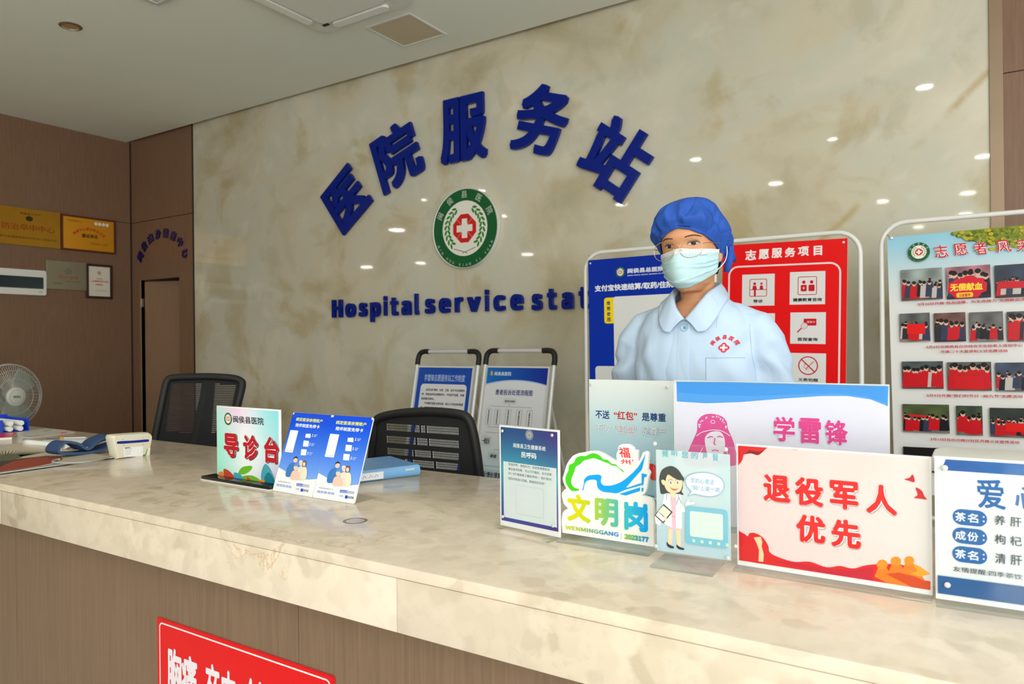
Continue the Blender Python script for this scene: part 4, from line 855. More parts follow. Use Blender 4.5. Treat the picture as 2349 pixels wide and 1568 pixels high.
# --- twin blue insurance cards leaning back
def card(pbl, pbr, ptl, label, ref=None):
    P0, P1 = on_z(*pbl, CT), on_z(*pbr, CT); P0.z = P1.z = CT+.0006; U = zup(P0, P1); T = on_plane(*ptl, P0, U); V = (T-P0).normalized()
    t = thing('card_stand', label, 'card stand', (P0+P1)/2, 'blue card stands'); return t, Art(P0, U, V), (P1-P0).length, (T-P0).length
first = None
for pbl, pbr, ptl, label in (((625, 1125), (717, 1141), (673, 945), 'leaning blue insurance card stand right beside the floral triage sign'), ((717, 1141), (813, 1156), (763, 951), 'leaning blue insurance card stand nearer the binder, right of its twin')):
    t, A, W_, H_ = card(pbl, pbr, ptl, label)
    if first is None: first = A
    u_ = first.uv; f = off(6.816, 620, 940)
    o0 = rrect(.0, 0, W_-.0006, H_, .006); cut(A, o0, -.003, 0, 'card', mat('white_sheet', (232, 234, 232), .35), t)
    slab(Art(A.P0, A.U, (0, 0, 1)), 0, 0, W_-.0006, .002, -.085, -.001, 'foot', M['acre'], t)
    A.grad(.0005, .006, W_-.0011, H_-.006, lambda s, tt: mixc((132, 176, 240), (10, 74, 216), (tt-.12)*1.25), 4, 14); A.rect(.006, H_-.0065, W_-.0066, H_-.0003, (10, 70, 214)); 
    A.poly([(.0005, .0005), (W_-.0012, .0005), (W_-.0012, .048), (W_*.8, .043), (W_*.55, .044), (W_*.25, .054), (.0005, .064)], (236, 238, 240))
    def box(pts, col): q_ = [u_(*p_) for p_ in f(pts)]; A.poly(q_, col)
    def wline(s_, bl, br, tl, col, bold=0, slant=0):
        a_, b2, c2 = [u_(*p_) for p_ in f([bl, br, tl])]; vb = (a_[1]+b2[1])/2; A.text(s_, min(a_[0], c2[0]), vb, b2[0], vb+(c2[1]-a_[1]), col, bold, True, slant)
    wline('绑定医保亲情账户', (400, 178), (815, 196), (412, 122), (232, 232, 96), .02); wline('陪伴就医免带卡', (392, 264), (768, 292), (408, 208), (232, 240, 250), .022)
    q0, q1 = u_(*f([(320, 312)])[0]), u_(*f([(455, 698)])[0]); A.rr(q0[0], q1[1]+.003, q0[0]+.034, q0[1], .002, (234, 236, 240)); A.text('支付宝扫一扫 立即开通', q0[0]+.003, q1[1]+.006, q0[0]+.03, q1[1]+.009, (150, 154, 164))
    for k, (bx_, tx) in enumerate(((((560, 372), (636, 372), (632, 438), (550, 432)), (652, 376, 682, 416)), (((528, 476), (612, 484), (600, 576), (514, 570)), (612, 506, 644, 556)), (((492, 612), (578, 618), (564, 712), (480, 706)), (580, 646, 610, 696)))):
        box(bx_, (226, 234, 246)); c0 = u_(*f([(tx[0], tx[3])])[0]); c1 = u_(*f([(tx[2], tx[1])])[0]); A.text('123'[k], c0[0], c0[1], c0[0]+.0042, c0[1]+.0075, (236, 240, 250), .02)
        for j in range(3): A.rect(c0[0]+.0075, c0[1]+.0055-j*.0028, c0[0]+.0215-j*.002, c0[1]+.0066-j*.0028, (190, 208, 246), j == 0)
    def blob(pts, col): A.poly([tuple(z_) for z_ in spline([u_(*p_) for p_ in f(pts)], 3, True)], col)
    blob([(250, 980), (280, 890), (330, 830), (380, 830), (420, 880), (400, 1000), (330, 1040), (255, 1040)], (62, 120, 190)); blob([(372, 780), (395, 745), (428, 750), (432, 800), (405, 822), (378, 815)], (238, 200, 176)); blob([(370, 775), (385, 738), (420, 728), (438, 760), (400, 752)], (52, 44, 48))
    blob([(440, 1080), (430, 930), (470, 885), (520, 890), (540, 960), (520, 1080)], (224, 216, 204)); blob([(462, 830), (480, 800), (515, 805), (512, 870), (475, 872)], (236, 206, 186)); blob([(458, 826), (478, 786), (520, 800), (486, 812)], (226, 222, 218))
    blob([(500, 1080), (512, 930), (540, 890), (575, 910), (582, 1000), (560, 1080)], (230, 226, 196)); blob([(508, 870), (520, 800), (560, 790), (572, 840), (552, 890), (522, 880)], (120, 84, 74)); blob([(520, 830), (545, 815), (560, 845), (545, 880), (522, 872)], (240, 206, 184))
    blob([(330, 1080), (335, 1000), (370, 950), (430, 950), (462, 1010), (455, 1085)], (240, 196, 176)); blob([(378, 890), (410, 868), (440, 890), (435, 930), (405, 946), (382, 930)], (240, 204, 180)); blob([(375, 885), (400, 846), (442, 860), (446, 885), (410, 876)], (96, 156, 206))
    wline('国家医保局', (108, 1198), (338, 1212), (112, 1160), (90, 140, 210)); 
    wline('国家医保服务平台', (136, 1126), (328, 1146), (140, 1110), (120, 120, 130)); box([(424, 1146), (520, 1158), (516, 1196), (418, 1184)], (34, 76, 200)); box([(522, 1160), (618, 1172), (614, 1208), (518, 1196)], (180, 186, 200))
    wline('医保亲情', (428, 1182), (514, 1192), (432, 1156), (226, 232, 246)); wline('CHS', (410, 1248), (458, 1256), (414, 1216), (90, 140, 190)); box([(492, 1228), (526, 1232), (518, 1278), (484, 1274)], (28, 70, 196)); wline('支付宝', (530, 1276), (600, 1286), (534, 1238), (60, 66, 80), .02)
    A.build('printed_face', t, M['gloss'])

# --- blue ring binder lying behind them
C1 = Vector((-1.418, 1.688, CT)); d = Vector((-.393, -.919, 0)).normalized(); e = Vector((-d.y, d.x, 0)); e = e if e.x < 0 else -e
bt = thing('ring_binder', 'light blue ring binder lying flat on the marble behind the blue cards', 'binder', C1+d*.13+e*.1)
A = Art(C1+d*.27, -d, (0, 0, 1)); L = .27
b = MB(); cov = lambda z0, z1: b.box((0, 0, 0), (1, 1, 1), mtx=Matrix((((-d).x*L, e.x*.205, 0, (C1+d*L).x), ((-d).y*L, e.y*.205, 0, (C1+d*L).y), (0, 0, z1-z0, z0), (0, 0, 0, 1))))
BC = mat('blue_binder_cover', (96, 150, 206), .3); cov(CT, CT+.003); b.build('lower_cover', mat('binder_edge_navy', (40, 60, 96), .4), bt)
b = MB(); cov(CT+.03, CT+.033); b.build('upper_cover', BC, bt)
rings = []
for k in range(7):
    a_ = -PI/2+PI*k/6; rings.append([C1+d*L*s_+(-e)*(.012*math.cos(a_))+Vector((0, 0, .0165+.0165*math.sin(a_))) for s_ in (0, 1)])
b = MB(); b.grid([[r_[0] for r_ in rings], [r_[1] for r_ in rings]]); b.build('spine', mat('glossy_blue_spine', (120, 176, 226), .15, coat=.6), bt, True)
b = MB(); b.box((0, 0, 0), (1, 1, 1), mtx=Matrix((((-d).x*(L-.02), e.x*.19, 0, (C1+d*(L-.01)).x), ((-d).y*(L-.02), e.y*.19, 0, (C1+d*(L-.01)).y), (0, 0, .027, CT+.003), (0, 0, 0, 1)))); b.build('pages', mat('paper_white', (232, 232, 228), .8), bt)
A2 = Art(C1+d*L-e*.0125, -d, (0, 0, 1)); A2.rect(.045, .006, .15, .027, (238, 238, 240)); [A2.stroke([(x_, .012), (x_+.006, .02), (x_+.012, .013)], .0014, (96, 110, 170)) for x_ in (.085, .105, .122)]; A2.build('spine_label', bt, M['matte']); A2 = Art(C1+d*L-e*.0125, -d, (0, 0, 1)); A2.rect(.22, .020, .25, .027, (190, 208, 204)); A2.build('size_tag', bt, M['matte'])

# ================================================================== LEFT END OF THE COUNTER
# --- blood pressure monitor standing on its side
m1, m2 = on_z(268, 1053, CT), on_z(345, 1042, CT); U = zup(m1, m2); m1.z = CT
mt_ = thing('blood_pressure_monitor', 'cream blood pressure monitor standing on its side on the counter', 'medical device', (m1+m2)/2)
A = Art(m1, U, (0, 0, 1)); f = off(6.525, 0, 940); body = [A.uv(*p_) for p_ in f([(1800, 752), (2190, 716), (2235, 660), (2285, 470), (2292, 390), (2255, 345), (2190, 340), (1760, 370), (1705, 395), (1696, 450), (1745, 650), (1765, 720)])]
body = [(u, max(v, .0)) for u, v in body]; cu = sum(p_[0] for p_ in body)/len(body); cv = sum(p_[1] for p_ in body)/len(body)
sp_ = [tuple(q_) for q_ in spline(body, 4, True)]; sp_ = [(u, max(v, 0)) for u, v in sp_]
rings = [[A.w(cu+(u-cu)*s_, max(0, cv+(v-cv)*s_), n_) for u, v in sp_] for s_, n_ in ((.9, -.06), (.98, -.052), (1, -.03), (.99, -.012), (.965, -.004), (.93, 0))]
b = MB(); b.loft(rings); CRM = mat('cream_plastic', (222, 216, 194), .35, var=.02); b.build('body', CRM, mt_, True, 50)
A.poly([tuple(q_) for q_ in spline([A.uv(*p_) for p_ in f([(1752, 492), (1772, 468), (2000, 455), (2210, 438), (2226, 458), (2208, 474), (2000, 492), (1780, 506)])], 4, True)], (22, 44, 132))
A.pp(f([(1850, 562), (2140, 540), (2140, 690), (1856, 704)]), (238, 238, 236))
for k in range(6):
    p = f([(1866, 580+k*18), (1980-k*6, 572+k*18)]); A.stroke([A.uv(*p[0]), A.uv(*p[1])], .0008, (120, 120, 120), k == 0)
p = f([(1864, 576), (1945, 570), (1864, 560)]); A.line('OMRON', p[0], p[1], p[2], (60, 60, 60), .02)
A.pp(f([(2165, 694), (2208, 570), (2250, 562), (2238, 690)]), (228, 232, 214)); A.pp(f([(2160, 692), (2200, 580), (2212, 572), (2182, 694)]), (90, 170, 60))
for p_ in f([(1838, 437), (2136, 416), (1848, 530), (2140, 512)]): c = A.uv(*p_); A.ell(c[0], c[1], .0016, .0012, (110, 100, 84), 8)
A.n0 = .0; A.build('rating_label', mt_, M['matte'])
# --- its folded cuff with the grey hose
c1 = on_z(140, 1055, CT); c2 = on_z(256, 1037, CT); U = zup(c1, c2); c1.z = CT+.0072
cf = thing('arm_cuff', 'folded dark blue blood pressure cuff with grey hose beside the monitor', 'medical device', (c1+c2)/2)
A = Art(c1, U, (0, 0, 1)); pth = [A.uv(*p_) for p_ in f([(1685, 470), (1600, 490), (1480, 545), (1380, 640), (1300, 665), (1200, 600), (1110, 575), (1010, 565), (930, 610), (880, 690), (920, 730), (1060, 738), (1260, 730), (1450, 700), (1590, 660), (1670, 590)])]
P2 = spline(pth, 5, True); n_ = len(P2); th = .0045
inn, outr = [], []
for i in range(n_):
    dd = (P2[(i+1) % n_]-P2[i-1]).normalized(); nn = Vector((-dd.y, dd.x)); inn.append(P2[i]+nn*th); outr.append(P2[i]-nn*th)
vmin = min(min(q_.y for q_ in inn), min(q_.y for q_ in outr))
b = MB()
for dep, tw in ((0, 0),): pass
rows = []
for dn in (0, -.015, -.03, -.05, -.065):
    wob = .004*math.sin(dn*40); rows.append([[A.w(q_.x+wob, q_.y-vmin, dn) for q_ in ring_] for ring_ in (outr, inn)])
for k in range(len(rows)-1):
    for side in (0, 1):
        a_, c_ = rows[k][side], rows[k+1][side]; kk = len(b.v); b.v += a_+c_; b.f += [(kk+i, kk+(i+1) % n_, kk+n_+(i+1) % n_, kk+n_+i) for i in range(n_)]; b.m += [0]*n_
for r_ in (rows[0], rows[-1]):
    kk = len(b.v); b.v += r_[0]+r_[1]; b.f += [(kk+i, kk+(i+1) % n_, kk+n_+(i+1) % n_, kk+n_+i) for i in range(n_)]; b.m += [1]*n_
b.build('sleeve', [mat('navy_cuff_fabric', (34, 62, 100), .85, var=.15, scale=300), mat('cuff_edge', (58, 84, 120), .8)], cf, True, 40)
A.n0 = .001
c0 = A.uv(*f([(1290, 640)])[0]); A.stroke([(c0[0], c0[1]-vmin-.003), (c0[0]+.003, c0[1]-vmin+.002), (c0[0]+.006, c0[1]-vmin-.003)], .0012, (190, 200, 214)); A.build('printed_mark', cf, M['matte'])
hose = [on_z(*p_, CT+.0112) for p_ in f([(1640, 690), (1520, 735), (1300, 775), (1020, 792), (820, 785), (790, 765), (840, 745), (900, 738)])]
hose2 = [on_z(*f([(1050, 560)])[0], CT+.03)+Vector((0, .03, -.01)), on_z(*f([(1300, 470)])[0], CT+.05)+Vector((0, .06, -.01)), on_z(*f([(1480, 440)])[0], CT+.05)+Vector((0, .06, 0)), on_z(*f([(1620, 455)])[0], CT+.045), A.w(.15, .03, -.03)]
MB().tube(spline(hose, 5), .004, 8).build('hose', mat('grey_hose', (160, 156, 148), .5), cf, True, 60); MB().tube(spline(hose2, 5), .004, 8).build('hose', mat('grey_hose', (160, 156, 148), .5), cf, True, 60)

# --- printed board lying flat, with palm leaf and brick red swash
bd = thing('printed_board', 'flat board printed with palm leaf and brick red shape on counter', 'board', (-2.9, 1.2, CT))
MB().box((-3.30, .995, CT+.0006), (-2.574, 1.41, CT+.003), .001).build('black_backing', M['black'], bd); MB().box((-3.30, .997, CT+.003), (-2.576, 1.408, CT+.006), .0008).build('board', mat('silver_edge', (196, 196, 192), .3), bd)
A = Art((-3.30, .995, CT+.0062), (1, 0, 0), (0, 1, 0)); A.rect(.004, .004, .716, .41, (206, 194, 170))
def cl(pts): return [(min(max(u, .004), .716), min(max(v, .004), .41)) for u, v in pts]
A.poly(cl([A.uv(*p_) for p_ in f([(-700, 900), (0, 925), (500, 865), (950, 780), (1200, 760), (1150, 800), (0, 960), (-700, 1000)])]), (170, 166, 154))
A.poly(cl([A.uv(*p_) for p_ in f([(-600, 1000), (-300, 900), (0, 768), (300, 728), (700, 686), (850, 690), (900, 720), (500, 760), (200, 820), (0, 870)])]), (62, 56, 48))
A.poly(cl([A.uv(*p_) for p_ in f([(-400, 980), (0, 852), (200, 768), (500, 716), (900, 690), (940, 740), (800, 790), (600, 835), (300, 885), (0, 925)])]), (160, 60, 40))
for k in range(15):
    a0 = f([(60+k*6, 745-k*2)])[0]; a1 = f([(-40+k*62, 590+k*1.2)])[0]; w0 = 2.4
    A.poly(cl([A.uv(a0[0]-3, a0[1]), A.uv(a1[0], a1[1]), A.uv(a0[0]+5, a0[1]+1.5)]), (96, 104, 74) if k % 2 else (70, 80, 54), k == 0)
A.poly(cl([A.uv(*p_) for p_ in f([(0, 690), (120, 650), (260, 670), (330, 710), (150, 760), (0, 765)])]), (92, 98, 66)); A.build('print', bd, M['gloss'])
# --- curled white sheets and a pen
r0, r1 = on_z(58, 1021, CT), on_z(148, 1030, CT); U = zup(r0, r1); Vn = Vector((-U.y, U.x, 0)); Ls = (r1-r0).length; Rr = .0115
cs = thing('paper_sheets', 'white paper sheets with a curled edge lying behind the cuff', 'paper', (r0+r1)/2)
prof = [(-Rr*math.sin(x)*1.0, Rr-Rr*math.cos(x)) for x in [2*PI*.92*k/16 for k in range(16, -1, -1)]]; prof = [(p_[0], p_[1]) for p_ in prof]
prof += [(x, .0012+.006*max(0, math.sin((x-.05)*14)) if x > .05 else .0012) for x in (.03, .06, .1, .14, .18, .21)]
fl_, fr_ = on_z(140, 1003, CT), on_z(263, 1006, CT); rows = []
for s_ in [k/8 for k in range(9)]:
    st_ = r0+U*(Ls*s_); st_.z = CT; row = [st_+Vn*p_[0]+Vector((0, 0, p_[1]+.0006)) for p_ in prof if p_[0] <= .0125]
    en_ = fl_.lerp(fr_, s_); base_ = row[-1]
    for k in range(1, 9): q_ = k/8; row.append(base_.lerp(en_, q_)+Vector((0, 0, .012*math.sin(PI*q_)*(.4+.6*s_)+.0008)))
    rows.append(row)
b = MB(); b.grid(rows); o = b.build('curled_sheet', [mat('paper_white', (232, 232, 228), .8)], cs, True, 60)
md = o.modifiers.new('thickness', 'SOLIDIFY'); md.thickness = .0008
p1_, p2_ = on_z(104, 1006, CT+.014), on_z(198, 1003, CT+.014)
pn = thing('ballpoint_pen', 'grey and orange ballpoint pen lying on the curled paper', 'pen', (p1_+p2_)/2); pd = p2_-p1_
MB().tube([p1_, p1_+pd*.04, p1_+pd*.36], [.0012, .0038, .0042], 10).build('barrel', mat('pen_grey', (104, 100, 98), .4), pn, True); MB().tube([p1_+pd*.36, p1_+pd*.46], .0045, 10).build('grip_band', mat('pen_orange', (214, 150, 60), .4), pn, True)
MB().tube([p1_+pd*.46, p1_+pd*.96, p1_+pd], [.0042, .004, .002], 10).build('cap', mat('pen_silver', (200, 200, 206), .3, .4), pn, True)
# --- grey leaflet, red booklet and the blue file at the far left
pts = [on_z(*p_, CT) for p_ in f([(270, 408), (240, 380), (205, 330), (700, 280), (960, 300), (1125, 333), (800, 378), (480, 418)])]
lf = thing('leaflet', 'thin grey printed leaflet lying near the rear edge of the counter', 'leaflet', pts[0]); MB().prism(pts, (0, 0, .0015)).build('sheet', mat('pale_grey_card', (200, 198, 190), .35), lf)
A = Art(Vector((pts[0].x, pts[0].y, CT+.0016)), (1, 0, 0), (0, 1, 0)); A.pp(f([(800, 330), (1000, 315), (1060, 328), (900, 352)]), (226, 176, 140)); A.pp(f([(900, 338), (1000, 330), (1000, 342), (920, 350)]), (206, 90, 90)); A.pp(f([(640, 305), (760, 290), (770, 310), (660, 320)]), (170, 172, 170)); A.pp(f([(300, 350), (560, 330), (600, 380), (380, 396)]), (186, 184, 176)); A.build('print', lf, M['matte'])
q0 = on_z(40, 1009, CT); ang = math.radians(62)
rb = thing('booklet', 'red covered booklet lying at the left edge of the counter', 'booklet', q0+Vector((-.1, 0, 0)))
dx, dy = Vector((math.cos(ang), math.sin(ang), 0)), Vector((-math.sin(ang), math.cos(ang), 0)); w0_, h0_ = .13, .2
def obox(o_, z0, z1, name, m, par, ins=0):
    o_ = o_+dx*ins+dy*ins; b = MB(); b.prism([o_+Vector((0, 0, z0)), o_+dx*(w0_-2*ins)+Vector((0, 0, z0)), o_+dx*(w0_-2*ins)+dy*(h0_-2*ins)+Vector((0, 0, z0)), o_+dy*(h0_-2*ins)+Vector((0, 0, z0))], (0, 0, z1-z0)); return b.build(name, m, par)
oq = q0-dx*.065-Vector((RGT.x, RGT.y, 0))*.1
obox(oq, 0, .009, 'pages', mat('paper_white', (232, 232, 228), .8), rb, .002); obox(oq, .009, .0105, 'cover', mat('red_cover', (206, 20, 26), .3), rb)
qf = on_z(4, 994, CT); bf = thing('desk_file', 'blue desk file holding white rolled papers at the far left', 'desk file', qf+Vector((-.1, .03, 0)))
b = MB(); b.box((qf.x-.22, qf.y, CT), (qf.x, qf.y+.006, CT+.06)).box((qf.x-.22, qf.y+.11, CT), (qf.x, qf.y+.116, CT+.06)).box((qf.x-.22, qf.y+.006, CT), (qf.x, qf.y+.11, CT+.004)).box((qf.x-.226, qf.y, CT), (qf.x-.22, qf.y+.116, CT+.07)); b.build('tray', mat('royal_blue_plastic', (20, 70, 206), .35), bf)
for yy, zz, ll in ((.03, .018, .012), (.03, .043, .016), (.07, .018, .02), (.072, .043, .024)):
    MB().tube([(qf.x-.2, qf.y+yy, CT+zz), (qf.x+ll, qf.y+yy, CT+zz)], .012, 14).build('paper_roll', mat('paper_white', (232, 232, 228), .8), bf, True)

# ================================================================== BEHIND THE COUNTER: RACKS AND POSTERS
YP = 4.0
def tube_rack(name, label, xl, xr, zt, mids=(), hooks=()):
    t = thing(name, label, 'display rack', ((xl+xr)/2, YP+.03, 0)); y = YP+.03; r = .012; R_ = .11
    pts = [(xl, y, .04), (xl, y, zt-R_)]+[(xl+R_-R_*math.cos(a), y, zt-R_+R_*math.sin(a)) for a in [PI/2*k/6 for k in range(1, 7)]]
    pts += [(xr-R_+R_*math.sin(a), y, zt-R_+R_*math.cos(a)) for a in [PI/2*k/6 for k in range(0, 7)]]+[(xr, y, .04)]
    MB().tube(pts, r, 12).build('tube_frame', M['white_metal'], t, True, 60)
    MB().tube([(xl, y, .38), (xr, y, .38)], .01, 10).build('cross_bar', M['white_metal'], t, True)
    for x in (xl, xr): MB().tube([(x, y, .035), (x, y+.06, .03), (x, y+.34, .03), (x, y+.4, .012)], .012, 10).build('foot', M['white_metal'], t, True)
    for x in mids: MB().tube([(x, y, .38), (x, y, zt-.004)], .01, 10).build('middle_post', M['white_metal'], t, True)
    for (x, z, dx) in hooks: MB().tube([(x, YP+.0105, z), (x+dx, y, z+.055)], .003, 6).build('hook', M['steel'], t)
    return t
xl, xr = on_y(1339, 700, YP).x, on_y(1973, 700, YP).x; zt = on_y(1660, 553, YP).z
bx0 = on_y(1349, 597, YP); rx0, rx1 = on_y(1658, 563, YP), on_y(1944.5, 546, YP)
tube_rack('poster_rack', 'white tube poster rack carrying the blue and the red poster', xl, xr, zt, (on_y(1637, 640, YP).x,), ((bx0.x+.02, bx0.z-.02, -.03), (rx1.x-.02, rx1.z-.02, .03), (rx0.x+.02, rx0.z-.02, -.03)))
# blue payment poster
t = thing('poster', 'blue mobile payment poster with yellow tag hanging behind the person', 'poster', (bx0.x+.315, YP, .8))
U = Vector((1, 0, .006)).normalized(); V = Vector((-.006, 0, 1)).normalized()
P0 = bx0-V*.95; A = Art(P0, U, V); slab(A, 0, 0, .63, .95, -.006, 0, 'board', mat('foam_board', (226, 226, 226), .6), t)
A.grad(0, 0, .63, .95, lambda s, tt: mixc((4, 52, 178), (4, 44, 160), tt), 3, 5)
f = off(7.84, 1330, 560); c = A.uv(*f([(728, 502)])[0]); emblem(A, c[0], c[1], .031, True)
p = f([(858, 522), (1440, 478), (858, 425)]); A.line('闽侯县总医院', (p[0][0], p[0][1]-3), (p[1][0]+10, p[1][1]+4), (p[2][0], p[2][1]-2), (222, 226, 236), .04)
p = f([(858, 568), (1480, 520), (858, 548)]); A.line('MIN HOU XIAN ZONG YI YUAN', (p[0][0], p[0][1]-2), (p[1][0]+18, p[1][1]+3), (p[2][0], p[2][1]-2), (200, 210, 232), .02)
a_ = A.uv(*f([(272, 845)])[0]); b_ = A.uv(*f([(1500, 768)])[0]); A.text('支付宝快速结算/取药/住院', a_[0], a_[1]-.004, a_[0]+.50, a_[1]+.036, (236, 238, 242), .04)
y0_ = A.uv(*f([(440, 1000)])[0]); y1_ = A.uv(*f([(620, 1420)])[0]); A.rr(y0_[0], y1_[1], y1_[0]+.03, y0_[1]+.012, .016, (250, 218, 16))
for k, ch_ in enumerate('推荐使用'): vv = y0_[1]-.008-k*.033; A.text(ch_, y0_[0]+.016, vv-.026, y0_[0]+.041, vv, (40, 60, 110), .03, k == 0)
q0 = A.uv(*f([(610, 955)])[0]); A.rr(q0[0]-.001, q0[1]-.42, .56, q0[1]+.004, .016, (226, 226, 224));
q1 = A.uv(1366, 839); A.rr(q1[0], .02, .60, q1[1], .02, (222, 222, 222)); A.build('printed_sheet', t, M['gloss']); studs(A, [(.018, .93), (.612, .93)], t, .006)
# red volunteer service poster
t = thing('poster', 'red volunteer service poster with white pictogram tiles', 'poster', ((rx0.x+rx1.x)/2, YP, .8))
U = (rx1-rx0).normalized(); V = Vector((-U.z, 0, U.x)); W_ = (rx1-rx0).length; P0 = rx0-V*.95; A = Art(P0, U, V)
slab(A, 0, 0, W_, .95, -.006, 0, 'board', mat('foam_board', (226, 226, 226), .6), t); A.rect(0, 0, W_, .95, (228, 14, 18))
f = off(3.356, 1320, 540)
A.chars(offc(3.356, 1320, 540)([('志', 1308, 110, 1392, 190), ('愿', 1410, 105, 1492, 182), ('服', 1510, 96, 1592, 172), ('务', 1612, 90, 1694, 166), ('项', 1712, 84, 1798, 158), ('目', 1834, 78, 1900, 152)]), (240, 232, 232), .035)
a_ = A.uv(*f([(1180, 245)])[0]); b_ = A.uv(*f([(2045, 205)])[0]); A.outline(a_[0]+.003, .02, b_[0]-.003, (a_[1]+b_[1])/2, .05, .009, (236, 214, 214))
tiles = [('导诊', 1285, 302, 1532, 538), ('健康教育咨询', 1652, 282, 1922, 528), ('', 1290, 600, 1534, 850), ('医保查询', 1656, 592, 1926, 835), ('', 1292, 912, 1536, 1160), ('义务劝烟', 1658, 902, 1928, 1150)]
PR = (198, 22, 34)
for k, (s_, x0_, y0_, x1_, y1_) in enumerate(tiles):
    a_, b_ = A.uv(*f([(x0_, y0_)])[0]), A.uv(*f([(x1_, y1_)])[0]); A.rect(a_[0], b_[1], b_[0], a_[1], (222, 220, 220))
    w_, h_ = b_[0]-a_[0], a_[1]-b_[1]; X = lambda u: a_[0]+u*w_; Z = lambda v: b_[1]+v*h_
    if s_: A.text(s_, X(.5-.065*len(s_)-.02), Z(.09), X(.5+.065*len(s_)+.02), Z(.2), (50, 44, 46), .04)
    if k in (0, 1):
        A.outline(X(.24), Z(.3), X(.76), Z(.84), .006, .0035, PR)
        if k == 0:
            for cx_, s2 in ((.39, 1), (.6, .8)): A.ell(X(cx_), Z(.70), .045*w_*s2, .045*w_*s2, PR, 14); A.poly([(X(cx_-.07*s2), Z(.52)), (X(cx_+.07*s2), Z(.52)), (X(cx_+.05*s2), Z(.64)), (X(cx_-.05*s2), Z(.64))], PR)
            A.rect(X(.24), Z(.5), X(.76), Z(.52), PR); A.rect(X(.37), Z(.31), X(.43), Z(.5), PR)
        else:
            for cx_ in (.40, .62): A.ell(X(cx_), Z(.68), .05*w_, .05*w_, PR, 14); A.rr(X(cx_-.085), Z(.4), X(cx_+.085), Z(.6), .006, PR)
            A.rect(X(.39), Z(.46), X(.41), Z(.54), (222, 220, 220)); A.rect(X(.37), Z(.49), X(.43), Z(.51), (222, 220, 220))
    elif k == 3:
        A.rr(X(.38), Z(.58), X(.74), Z(.80), .004, PR); A.text('医保卡', X(.48), Z(.66), X(.7), Z(.73), (232, 190, 190), .02); A.stroke([(X(.2), Z(.36)), (X(.34), Z(.52))], .006, PR); A.ell(X(.4), Z(.57), .1*w_, .1*w_, (206, 150, 156)); A.ell(X(.4), Z(.57), .085*w_, .085*w_, (216, 206, 208))
    elif k == 5:
        A.ring(X(.5), Z(.6), .28*w_, .28*w_, .032*w_, PR); A.stroke([(X(.31), Z(.8)), (X(.69), Z(.4))], .034*w_, PR); A.stroke([(X(.44), Z(.5)), (X(.66), Z(.74))], .02*w_, PR); A.stroke([(X(.42), Z(.66)), (X(.38), Z(.56)), (X(.46), Z(.46)), (X(.52), Z(.52))], .014*w_, PR)
    else: A.ring(X(.5), Z(.58), .2*w_, .2*w_, .03*w_, PR); A.ell(X(.5), Z(.58), .08*w_, .08*w_, PR)
A.build('printed_sheet', t, M['gloss']); studs(A, [(.018, .93), (W_-.018, .93)], t, .006)
# volunteers' photo board
p0x = on_y(2036, 620, YP).x; tz = on_y(2036, 545, YP).z; pxl = on_y(2022, 700, YP).x
tube_rack('poster_rack', 'white tube rack holding the large volunteer photo board', pxl, p0x+.98, on_y(2120, 503, YP).z, (), ((p0x+.02, tz-.02, -.03),))
t = thing('poster', 'volunteer photo board with sky and leaf header, cut by the frame', 'poster', (p0x+.47, YP, .5)); U = Vector((1, 0, .018)).normalized(); V = Vector((-.018, 0, 1)).normalized()
P0 = Vector((p0x, YP, tz))-V*1.25; A = Art(P0, U, V); slab(A, 0, 0, .95, 1.25, -.006, 0, 'board', mat('foam_board', (226, 226, 226), .6), t)
def sky(s, tt):
    c = (224, 224, 222); k = max(0, (tt-.72)/.28); return mixc(mixc(c, (196, 216, 222), k*1.6), (134, 196, 220), max(0, k-.5)*1.8)
A.grad(0, 0, .95, 1.25, sky, 4, 24);
f = off(2.705, 2000, 480); rnd = random.Random(9)
lx = A.uv(*f([(520, 130)])[0])[0]
A.poly([(lx, 1.25), (lx+.03, 1.235), (lx+.05, 1.21), (lx+.09, 1.20), (lx+.13, 1.17), (lx+.2, 1.175), (lx+.3, 1.15), (lx+.42, 1.16), (.95, 1.14), (.95, 1.25)], (132, 140, 30))
for k in range(420):
    u = lx+rnd.uniform(-.01, .62); dz_ = rnd.uniform(0, .1)*min(1, (u-lx+.03)*6); u = min(u, .935); v = 1.25-dz_; r_ = rnd.uniform(.004, .011); A.hold = True
    A.ell(u, max(min(v, 1.24), 1.14), min(r_, .95-u), min(r_*.8, 1.2499-max(min(v, 1.24), 1.14)), rnd.choice([(168, 164, 20), (110, 128, 24), (84, 108, 30), (186, 170, 40), (140, 150, 60)]), 8)
A.hold = False
c = A.uv(*f([(293, 266)])[0]); emblem(A, c[0], c[1], .046, True)
for s0, bo, col in ((0, .05, (240, 236, 236)), (1, .012, (206, 26, 40))):
    A.chars(offc(2.705, 2000, 480)([('志', 398, 222, 478, 300), ('愿', 515, 212, 602, 286), ('者', 640, 202, 722, 282), ('风', 776, 192, 868, 268), ('采', 905, 188, 992, 262)]), col, bo, True, -.15)
LB = [0]
